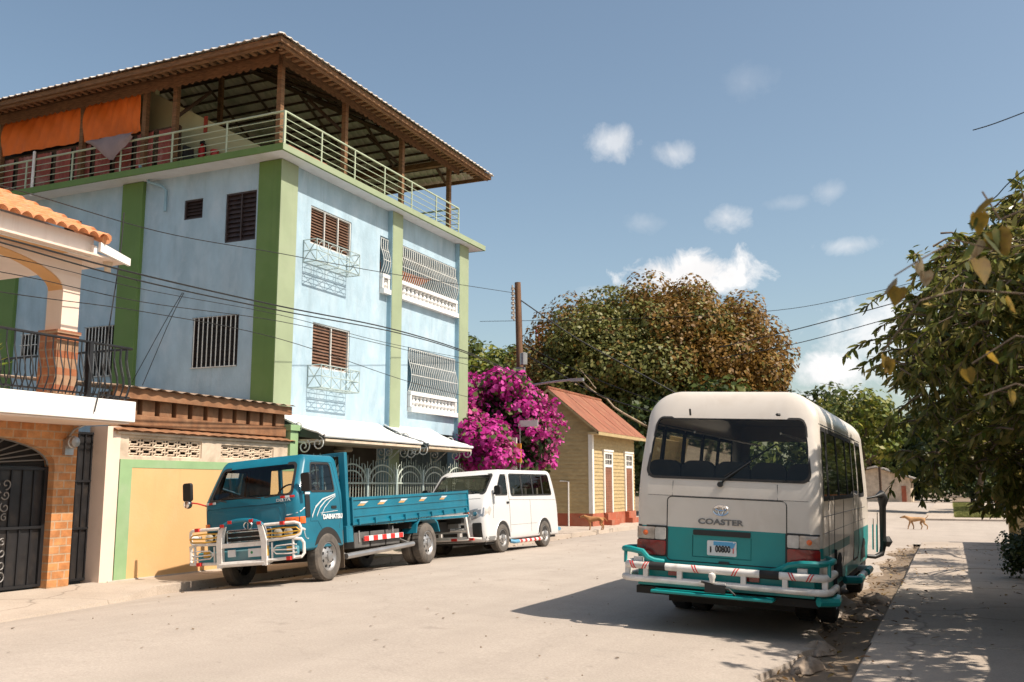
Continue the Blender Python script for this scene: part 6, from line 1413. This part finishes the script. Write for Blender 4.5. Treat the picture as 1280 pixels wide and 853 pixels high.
# the big rust and green tree behind the timber house
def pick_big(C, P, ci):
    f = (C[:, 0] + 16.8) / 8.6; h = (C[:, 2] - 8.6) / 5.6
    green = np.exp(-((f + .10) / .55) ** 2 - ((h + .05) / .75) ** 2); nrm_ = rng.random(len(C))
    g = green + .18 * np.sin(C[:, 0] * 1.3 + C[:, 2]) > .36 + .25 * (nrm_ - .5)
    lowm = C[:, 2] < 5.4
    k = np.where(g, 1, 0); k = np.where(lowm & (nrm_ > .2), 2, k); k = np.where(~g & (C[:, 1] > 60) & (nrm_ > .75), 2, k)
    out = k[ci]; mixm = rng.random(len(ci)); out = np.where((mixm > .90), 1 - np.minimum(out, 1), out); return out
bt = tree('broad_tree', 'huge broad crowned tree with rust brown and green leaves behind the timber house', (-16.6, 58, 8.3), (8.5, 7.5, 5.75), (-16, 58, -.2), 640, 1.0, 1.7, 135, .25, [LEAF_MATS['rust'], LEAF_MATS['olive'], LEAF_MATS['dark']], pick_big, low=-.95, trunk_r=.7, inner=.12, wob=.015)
s = MB(); a = U(727, 476, 1, 47); b = U(778, 516, 1, 47); c2 = U(745, 486, 1, 47)
limb(s, a, b, .03, .055, .1); limb(s, c2, c2 + Vector((-.9, 0, 1.1)), .025, .01, .05); limb(s, b, Vector((-14, 56, 3.5)), .055, .12, .1); s.build('bare_branch', mat('pale dead wood', (.3, .22, .15), .9, var=.3), bt, world=True, smooth=60)
tree('leafy_tree', 'green leafy tree between the blue building and the utility pole', (-29.2, 60, 8.6), (4.6, 4, 3.5), (-29, 60, -.2), 90, .8, 1.4, 90, .38, [LEAF_MATS['green'], LEAF_MATS['yellowgreen']], lambda C, P, ci: (rng.random(len(C)) > .65).astype(int)[ci], low=-.9)
tree('shade_tree', 'dark low tree under the rust brown tree and behind the red roof', (-22.5, 54, 4.6), (5, 3.5, 3.6), (-22, 54, -.2), 90, .8, 1.3, 80, .36, [LEAF_MATS['dark'], LEAF_MATS['green']], lambda C, P, ci: (rng.random(len(C)) > .8).astype(int)[ci], low=-.95)
tree('shade_tree', 'dark low tree between the timber house and the minibus', (-12.6, 52, 3.8), (4.5, 3.5, 3.9), (-12, 52, -.2), 90, .8, 1.3, 80, .36, [LEAF_MATS['dark'], LEAF_MATS['green']], lambda C, P, ci: (rng.random(len(C)) > .6).astype(int)[ci], low=-.95)
# bougainvillea
bg_ = thing('bougainvillea', 'large bougainvillea covered in magenta flowers beside the blue building', 'flowering shrub', (-12.8, 28.2, -.1))
C1, R1 = crown_clumps((-13.1, 28.0, 3.2), (1.9, 2.2, 2.1), 140, .32, .62, -.72, .15)
C2, R2 = crown_clumps((-12.2, 25.4, 2.55), (1.0, 1.3, .8), 44, .25, .45, -.8, .15)
C = np.vstack([C1, C2]); Rr = np.concatenate([R1, R2]); P, Nn, ci = clump_points(C, Rr, 900, .85, .6)
red = np.exp(-((C[:, 0] + 11.15) / .6) ** 2 - ((C[:, 2] - 3.95) / .6) ** 2) > .45
kind = np.where(red, 1, np.where(rng.random(len(C)) > .85, 2, 0)); rr = rng.random(len(P)); mi = kind[ci]
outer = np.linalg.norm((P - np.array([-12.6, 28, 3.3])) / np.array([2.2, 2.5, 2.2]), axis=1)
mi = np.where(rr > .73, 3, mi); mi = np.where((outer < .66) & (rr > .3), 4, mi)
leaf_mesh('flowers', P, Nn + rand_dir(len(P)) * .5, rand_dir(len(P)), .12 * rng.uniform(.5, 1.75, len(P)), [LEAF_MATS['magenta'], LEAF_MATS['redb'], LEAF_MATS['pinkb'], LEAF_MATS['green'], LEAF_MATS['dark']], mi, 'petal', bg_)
# long flowering shoots that break the outline
pp_, nn_ = [], []; s = MB()
for k in range(80):
    d = rand_dir(1)[0]; d[2] = abs(d[2]) * .7; st = np.array([-13.1, 28.0, 3.15]) + d * [1.8, 2.0, 1.85]; L_ = rng.uniform(.3, .85)
    pts = [st + d * L_ * t + np.array([0, 0, -.35 * t * t * L_]) for t in np.linspace(0, 1, 6)]; s.tube([Vector(p) for p in pts], .008, 4)
    for p in pts[1:]:
        q = rng.integers(5, 12); pp_.append(p + rng.normal(0, .07, (q, 3))); nn_.append(rand_dir(q))
pp_ = np.vstack(pp_); nn_ = np.vstack(nn_); leaf_mesh('shoots', pp_, nn_, rand_dir(len(pp_)), .10 * rng.uniform(.7, 1.3, len(pp_)), [LEAF_MATS['magenta'], LEAF_MATS['pinkb'], LEAF_MATS['green']], rng.choice([0, 0, 0, 1, 2], len(pp_)), 'petal', bg_)
for k in range(6): limb(s, (-12.8 + .1 * k, 28.3 - .1 * k, -.1), (-12.8 + rng.uniform(-1, 1), 28.2 + rng.uniform(-1, 1), 3), .07, .02, .12)
s.build('stems', M['bark'], bg_, world=True, smooth=60)

# long leaved tree at the right: hanging sprays of narrow leaves
def sprays(C, n_per, length, leafn, leafl, down=.55):
    P, A, Nn = [], [], []; s = MB()
    for c in C:
        for k in range(n_per):
            d = rand_dir(1)[0]; d[2] = d[2] * .5 + .1; d /= np.linalg.norm(d); L_ = length * rng.uniform(.6, 1.3); st = c + rng.normal(0, .12, 3)
            pts = [st + d * L_ * t + np.array([0, 0, -down * L_ * t * t]) for t in np.linspace(0, 1, 5)]
            if min(p[2] for p in pts) > 1.5: s.tube([Vector(p) for p in pts], [.012, .010, .009, .007, .005], 4)
            for q in range(leafn):
                t = .25 + .75 * q / leafn; p = st + d * L_ * t + np.array([0, 0, -down * L_ * t * t]); a = rand_dir(1)[0] * .75 + d * .5 + np.array([0, 0, -.75]); P.append(p); A.append(a); Nn.append(np.cross(a, rand_dir(1)[0]) + np.array([0, 0, .4]))
    P = np.array(P); A = unit(np.array(A)); Nn = np.array(Nn); return P, A, Nn, leafl * rng.uniform(.7, 1.25, len(P)), s
mg = thing('mango_tree', 'dense tree with long narrow drooping leaves over the right hand pavement', 'tree', (2.35, 13.4, 0))
cen = []
while len(cen) < 400:
    d = rand_dir(1)[0]; k = rng.uniform(.45, 1.0) ** .6; p = np.array([2.2, 13.1, 3.35]) + d * np.array([2.85, 3.0, 1.85]) * k
    if p[2] < 1.75 or (p[0] < -.15 and p[1] < 11.8): continue
    cen.append(p)
for px, py in ((1085, 455), (1092, 500), (1100, 440), (1118, 432), (1140, 420), (1150, 395), (1175, 330), (1190, 300), (1205, 320), (1112, 480), (1105, 530), (1130, 560), (1145, 585), (1120, 510), (1205, 590), (1225, 600), (1245, 575), (1195, 565), (1262, 590), (1215, 560), (1240, 262), (1262, 250), (1225, 285), (1280, 245)):
    for q in range(2): cen.append(np.array(U(px + 40, py + 12, 1, rng.uniform(12.2, 13.8))))
cen = [c_ for c_ in cen if not (c_[0] < -.2 and c_[2] < 2.75) and c_[0] > -.42]
while len(cen) < 500:
    p = np.array([rng.uniform(1.4, 3.0), rng.uniform(6.6, 10.8), rng.uniform(3.4, 4.8)])
    if p[0] - 1.0 > p[1] * .0685 + .1: cen.append(p)
P, A, Nn, sz, s = sprays(cen, 5, .52, 28, .132)
kp_ = P[:, 2] > 1.52 - .45 * (P[:, 0] > .25) + .18 * np.sin(P[:, 0] * 3.2 + P[:, 1]); P, Nn, A, sz = P[kp_], Nn[kp_], A[kp_], sz[kp_]
leaf_mesh('crown', P, Nn, A, sz, [LEAF_MATS['mango'], LEAF_MATS['yellowgreen']], (rng.random(len(P)) > .88).astype(int), 'lance', mg)
ic = np.array([c_ for c_ in cen if c_[2] > 2.1 and c_[0] > -.3]); P2, N2, c2_ = clump_points(ic, rng.uniform(.22, .40, len(ic)), 150, .85, .3)
leaf_mesh('inner_crown', P2, N2, rand_dir(len(P2)) + [0, 0, -.5], .13 * rng.uniform(.7, 1.3, len(P2)), [LEAF_MATS['olive'], LEAF_MATS['green']], (rng.random(len(P2)) > .5).astype(int), 'lance', mg)
hub = Vector((2.3, 13.3, 2.3)); limb(s, (2.35, 13.4, -.1), hub, .17, .13, .06)
for k in range(22): limb(s, hub, Vector(cen[k * 15]), .07, .014, .2)
s.build('trunk', M['bark'], mg, world=True, smooth=60)
bt2 = thing('bushy_tree', 'bushy tree leaning over the ochre wall beyond the long leaved tree', 'tree', (2.6, 21.5, 0)); C = []
for cx, cy, cz, n_ in ((2.0, 17.9, 2.9, 34), (2.0, 21.6, 3.2, 44), (2.1, 25.6, 3.0, 40)):
    for q in range(n_): C.append(np.array([cx, cy, cz]) + rand_dir(1)[0] * np.array([.7, 1.35, .9]) * rng.random() ** .4)
C = np.array(C); C = C[C[:, 0] > 1.45]; P, Nn, ci = clump_points(C, rng.uniform(.2, .36, len(C)), 700, .85, .4); leaf_mesh('crown', P, Nn, rand_dir(len(P)) + [0, 0, -.5], .13 * rng.uniform(.7, 1.3, len(P)), [LEAF_MATS['olive'], LEAF_MATS['mango']], (rng.random(len(P)) > .5).astype(int), 'lance', bt2)
s = MB(); limb(s, (2.6, 21.5, -.1), (2.3, 21.4, 2.2), .12, .08, .05)
for k in range(14): limb(s, (2.3, 21.4, 2.2), Vector(C[(k * 6) % len(C)]), .05, .012, .15)
s.build('trunk', M['bark'], bt2, world=True, smooth=60)
# creeper with large heart shaped leaves near the camera
def heart_leaves(pts, sizes, axes, name, parent, mats, mi):
    T = [(0, 0, 0), (-.12, -.30, .10), (.10, -.48, .12), (.45, -.44, .06), (.8, -.2, -.04), (1.05, 0, -.16), (.8, .2, -.04), (.45, .44, .06), (.10, .48, .12), (-.12, .30, .10), (.45, 0, -.10)]
    F = [(0, 1, 2, 10), (2, 3, 10), (3, 4, 10), (4, 5, 10), (5, 6, 10), (6, 7, 10), (7, 8, 10), (8, 9, 0, 10)]
    mb = MB()
    for p, sz, a, m_ in zip(pts, sizes, axes, mi):
        x = Vector(a).normalized(); n_ = x.cross(Vector(rand_dir(1)[0])).normalized(); y = n_.cross(x); cur = random.uniform(.5, 2.2)
        mb.add([Vector(p) + (x * u + y * v + n_ * (w_ * cur)) * sz for u, v, w_ in T], F, m_)
    return mb.build(name, mats, parent, world=True, smooth=70)
cr = thing('creeper', 'creeper with large yellowing heart shaped leaves hanging in at the right edge', 'climbing plant', (1.7, 6, 0))
def creeper_mat(name, a, b_, c, tr):
    m, nt, bs_ = nodes(name); v = coords(nt); f = noise(nt, v, 16, 5, .65, .6); g_ = N(nt, 'ShaderNodeNewGeometry')
    col_ = ramp(nt, f, [(.36, a), (.52, b_), (.68, c)]); col_ = mixc(nt, 1.0, col_, ramp(nt, g_.outputs['Random Per Island'], [(0, .65), (1, 1.15)]), 'MULTIPLY')
    nt.links.new(col_, bs_.inputs['Base Color']); bs_.inputs['Roughness'].default_value = .6; t = N(nt, 'ShaderNodeBsdfTranslucent'); nt.links.new(col_, t.inputs[0]); mx = N(nt, 'ShaderNodeMixShader'); mx.inputs[0].default_value = tr
    nt.links.new(bs_.outputs[0], mx.inputs[1]); nt.links.new(t.outputs[0], mx.inputs[2]); nt.links.new(mx.outputs[0], nt.nodes['Material Output'].inputs[0]); return m
hm_ = [creeper_mat('yellow creeper leaf', (.16, .12, .02), (.33, .21, .025), (.24, .13, .03), .5), creeper_mat('green creeper leaf', (.05, .07, .015), (.10, .12, .025), (.17, .14, .03), .4), creeper_mat('pale curled leaf', (.34, .27, .15), (.45, .37, .24), (.30, .20, .10), .3)]
spots = [(1232, 250, 4.4, .10, 0), (1222, 268, 4.4, .10, 0), (1214, 275, 4.4, .06, 1), (1244, 290, 4.5, .13, 0), (1236, 296, 4.5, .12, 1), (1225, 300, 4.5, .11, 2), (1212, 305, 4.6, .09, 1), (1222, 325, 4.6, .13, 0), (1250, 288, 4.5, .10, 1), (1150, 328, 4.3, .08, 2), (1157, 340, 4.3, .07, 2), (1117, 350, 4.3, .08, 2), (1123, 360, 4.3, .09, 0),
         (1106, 446, 4.6, .09, 0), (1109, 452, 4.6, .07, 0), (1262, 372, 4.7, .08, 0), (1228, 380, 4.8, .07, 1), (1252, 352, 4.7, .07, 1), (1208, 462, 5, .08, 0), (1240, 440, 4.9, .07, 0), (1266, 450, 4.9, .09, 1), (1226, 500, 5, .06, 1), (1262, 490, 5, .08, 0)]
pts = [U(px, py, 1, Y) for px, py, Y, sz, k in spots]; heart_leaves(pts, [q[3] * .88 for q in spots], [(random.uniform(-.4, .4), random.uniform(-.4, .4), -1) for q in spots], 'hanging_leaves', cr, hm_, [q[4] for q in spots])
s = MB()
def vine(px, r=.006):
    P_ = [U(x, y, 1, Y) for x, y, Y in px]; out = []
    for i in range(len(P_) - 1):
        for t in np.linspace(0, 1, 6)[:-1]: out.append(P_[i].lerp(P_[i + 1], t))
    s.tube(out + [P_[-1]], r, 5)
vine([(1330, 268, 4.6), (1280, 262, 4.5), (1250, 275, 4.5), (1228, 240, 4.4)], .004); vine([(1330, 300, 4.6), (1240, 312, 4.5), (1195, 300, 4.4), (1150, 325, 4.3), (1118, 345, 4.3)], .0035); vine([(1330, 372, 4.8), (1260, 366, 4.7), (1200, 362, 4.7), (1150, 376, 4.6), (1104, 440, 4.6)], .004); vine([(1340, 430, 5), (1270, 420, 4.9), (1215, 455, 4.9)], .004); vine([(1340, 500, 5), (1270, 480, 5), (1230, 495, 5)], .004)
# the mass of the creeper on the wall, out of the frame to the right, whose shade falls over the pavement
pos = []; 
for cx, cy, cz, rx_, ry_, rz_, n in ((1.75, 6.0, 2.55, .75, 2.6, .75, 420), (1.95, 10.5, 2.35, .55, 2.6, .55, 300), (2.05, 15, 2.2, .5, 2.2, .45, 160), (1.2, 3.9, 2.9, .5, .9, .5, 120)):
    d = rand_dir(n); p = np.array([cx, cy, cz]) + d * np.array([rx_, ry_, rz_]) * rng.random((n, 1)) ** .4
    lim = p[:, 1] * math.tan(R(28.2 - 24.3)) + .12; p = p[p[:, 0] > lim]; pos.append(p)
pos = np.vstack(pos); pos = pos[pos[:, 2] > 1.2]
heart_leaves([Vector(p) for p in pos], rng.uniform(.10, .17, len(pos)), rand_dir(len(pos)) + np.array([0, 0, -.8]), 'foliage', cr, hm_, rng.choice([0, 1, 1, 1, 2], len(pos)))
for k in range(14): q = pos[rng.integers(len(pos))]; limb(s, (1.9, 5 + k * .7, 1.7), Vector(q), .02, .006, .1)
limb(s, (2.0, 6, -.1), (1.9, 6.1, 1.9), .04, .03, .03); s.build('stems', M['bark'], cr, world=True)
n = 520; gx_ = np.where(rng.random(n) > .45, rng.normal(-1.15, .22, n), rng.uniform(-.8, 1.5, n)); pos = np.column_stack([gx_, rng.uniform(6, 28, n), np.where(gx_ < -.85, -.105, .012)])
pos = pos[(pos[:, 0] > -1.7) & (pos[:, 0] < 1.5)]; n = len(pos)
tag(leaf_mesh('fallen_leaves', pos, rand_dir(n) * .5 + [0, 0, 1], rand_dir(n) * [1, 1, .1], rng.uniform(.05, .12, n), leaf_mat('dry fallen leaf', [(0, (.10, .05, .02)), (.6, (.22, .12, .04)), (1, (.36, .25, .08))]), None, 'lance'), kind='stuff')
n = 160; rx_ = rng.uniform(-10.9, -1.7, n); ry_ = rng.uniform(5.5, 30, n); pos = np.column_stack([rx_, ry_, [road_z(a_) + lump(a_, b_) * (-9.5 < a_ < -3.2) + .010 for a_, b_ in zip(rx_, ry_)]]); leaf_mesh('road_litter', pos, rand_dir(n) * .3 + [0, 0, 1], rand_dir(n) * [1, 1, .1], rng.uniform(.025, .06, n), leaf_mat('litter', [(0, (.12, .08, .05)), (1, (.3, .22, .14))]), None, 'diamond'); tag(bpy.data.objects['road_litter'], kind='stuff')
# low shrubs along the boundary wall
def shrub(x, y, r, h, label, mats, n=2600, leaf=.07):
    t = thing('shrub', label, 'shrub', (x, y, 0)); C, Rr = crown_clumps((x, y, h * .5), (r, r * 1.3, h * .55), 26, .12, .26, -.9, .3); P, Nn, ci = clump_points(C, Rr, 2200, .9, .5)
    leaf_mesh('foliage', P, Nn, rand_dir(len(P)), leaf * rng.uniform(.6, 1.4, len(P)), mats, None, 'diamond', t); s = MB()
    for k in range(5): limb(s, (x, y, -.05), (x + rng.uniform(-r, r) * .6, y + rng.uniform(-r, r) * .6, h * .8), .015, .005, .05)
    s.build('stems', M['bark'], t, world=True)
shrub(1.15, 18.6, .42, .85, 'low dark shrub against the ochre wall, nearer of the two', [LEAF_MATS['dark']]); shrub(1.28, 21.6, .32, .6, 'low dark shrub against the ochre wall, farther of the two', [LEAF_MATS['dark']])
n = 900; pos = np.column_stack([1.05 + rng.random(n) * .5, rng.uniform(13.6, 16.5, n), rng.uniform(.0, .05, n)]); leaf_mesh('dry_grass', pos, rand_dir(n) * [1, 1, .3], np.tile([0, 0, .7], (n, 1)) + rand_dir(n) * .7, rng.uniform(.10, .28, n), leaf_mat('dry grass blades', [(0, (.12, .09, .03)), (1, (.26, .19, .08))]), None, 'blade'); tag(bpy.data.objects['dry_grass'], kind='stuff')
# far trees that close the street
def two(C, P, ci): return (rng.random(len(C)) > .6).astype(int)[ci]
FAR = [('roadside_tree', 'low dark thicket across the far end of the street beside the small house', (4.0, 100, 2.0), (7, 3, 2.4), 110, .7, 1.2, ['dark', 'green']),
       ('roadside_tree', 'yellow green tree over the far end of the street, right behind the minibus', (-5.0, 62, 4.4), (2.9, 3, 3.0), 70, .6, 1.1, ['yellowgreen', 'green']),
       ('roadside_tree', 'sparse pale tree rising beside the minibus roof down the street', (-6.4, 74, 5.4), (2.6, 3, 3.3), 50, .6, 1.1, ['olive', 'green']),
       ('roadside_tree', 'small tree with a pale leaning trunk on the far lawn', (1.6, 63, 4.6), (3.8, 3.2, 2.6), 110, .6, 1.1, ['green', 'dark']),
       ('roadside_tree', 'dark tree behind the small far house', (-6.8, 114, 5.6), (7, 5, 5.8), 130, 1.2, 2.2, ['dark', 'green']),
       ('roadside_tree', 'dark tree closing the street beyond the lawn', (2.0, 112, 5.2), (8, 5, 5.4), 150, 1.2, 2.2, ['dark', 'dark']),
       ('roadside_tree', 'dark tree behind the ochre wall at the right', (9.5, 70, 5.5), (6, 5, 4.5), 100, 1.0, 1.8, ['dark', 'green']),
       ('roadside_tree', 'tree far left of the street end behind the minibus', (-14.5, 120, 7), (7, 5, 6), 100, 1.2, 2.2, ['green', 'dark'])]
for name, lab, c, r, n, r0, r1, ms in FAR: tree(name, lab, c, r, (c[0], c[1], -.2), n, r0, r1, 60 if r0 < 1 else 30, .34 if r0 < 1 else .6, [LEAF_MATS[m_] for m_ in ms], two, group='trees along the far street', low=-.85, trunk_r=.22)
tl_ = MB()
C, Rr = [], []
for k in range(260): C.append([rng.uniform(-90, 70), rng.uniform(150, 175), rng.uniform(0, 8)]); Rr.append(rng.uniform(2, 3.5))
P, Nn, ci = clump_points(np.array(C), np.array(Rr), 14, .8); tag(leaf_mesh('far_woods', P, Nn, rand_dir(len(P)), 1.0 * rng.uniform(.6, 1.3, len(P)), [LEAF_MATS['dark'], LEAF_MATS['green']], (rng.random(len(C)) > .6).astype(int)[ci], 'diamond'), kind='stuff')

# ================================================================== the two dogs: one continuous skinned body each
def dog(label, loc, rotz, scale, coat, pose):
    d = thing('dog', label, 'dog', loc, (0, 0, rotz)); d.scale = (scale,) * 3
    V_ = []; E_ = []; Rad = []
    def chain(pts, start=None):
        prev = start
        for p, r in pts:
            V_.append(p); Rad.append(r); i = len(V_) - 1
            if prev is not None: E_.append((prev, i))
            prev = i
        return prev
    # nose towards -x; trunk first (pelvis is the root)
    chain([((.30, 0, .50), .095), ((.16, 0, .49), .098), ((.0, 0, .475), .112), ((-.14, 0, .46), .128), ((-.26, 0, .48), .118), ((-.36, 0, .53), .085), ((-.44, 0, .575), .072), ((-.51, 0, .59), .075), ((-.59, 0, .565), .048), ((-.67, 0, .545), .034)])
    f1, f2, h1, h2 = pose
    for sy, fx, hx in ((.065, f1, h1), (-.065, f2, h2)):
        chain([((-.24 + fx * .15, sy, .40), .060), ((-.23 + fx * .6, sy, .26), .040), ((-.24 + fx, sy, .12), .029), ((-.25 + fx, sy, .035), .026), ((-.29 + fx, sy, .015), .020)], 4)
        chain([((.30 + hx * .2, sy, .42), .075), ((.25 + hx * .6, sy, .29), .050), ((.36 + hx * .9, sy, .17), .029), ((.33 + hx, sy, .035), .025), ((.29 + hx, sy, .015), .020)], 0)
    chain([((.38, 0, .52), .028), ((.46, 0, .56 if pose[0] else .46), .020), ((.53, 0, .66 if pose[0] else .36), .014)], 0)
    me = bpy.data.meshes.new('dog_body'); me.from_pydata(V_, E_, []); me.materials.append(coat); o = bpy.data.objects.new('body', me); COL.objects.link(o); o.parent = d
    sk = o.modifiers.new('skin', 'SKIN'); sk.use_smooth_shade = True
    for i, r in enumerate(Rad): me.skin_vertices[0].data[i].radius = (r, r); me.skin_vertices[0].data[i].use_root = i == 0
    o.modifiers.new('sub', 'SUBSURF').levels = 2; o.modifiers['sub'].render_levels = 2
    e = MB()
    for sy in (-1, 1): e.add([(-.485, sy * .03, .645), (-.465, sy * .08, .63), (-.50, sy * .095, .575), (-.50, sy * .05, .65)], [(0, 1, 2), (1, 3, 2), (0, 2, 3), (0, 3, 1)])
    e.build('ears', mat('dark ear fur', (.10, .05, .025), .9), d); m_ = MB(); m_.lathe([(.001, -.71), (.022, -.70), (.027, -.675), (.02, -.66)], 8, (0, 0, .55), 0)
    for sy in (-1, 1): m_.lathe([(.001, sy * .056), (.010, sy * .052), (.010, sy * .045)], 8, (-.555, 0, .60), 1)
    m_.build('nose_and_eyes', M['ink'], d)
dog('tan dog standing at the kerb in front of the yellow house', (-11.5, 32.6, -.01), R(8), .82, mat('tan fur', (.36, .17, .065), .95, var=.25, scale=8), (0, 0.03, 0, -.04))
dog('tan dog walking across the side street with its tail up', (-1.25, 39.6, -.085), R(4), .80, mat('tan fur with pale belly', (.40, .23, .11), .95, var=.35, scale=6), (.12, -.12, -.12, .13))
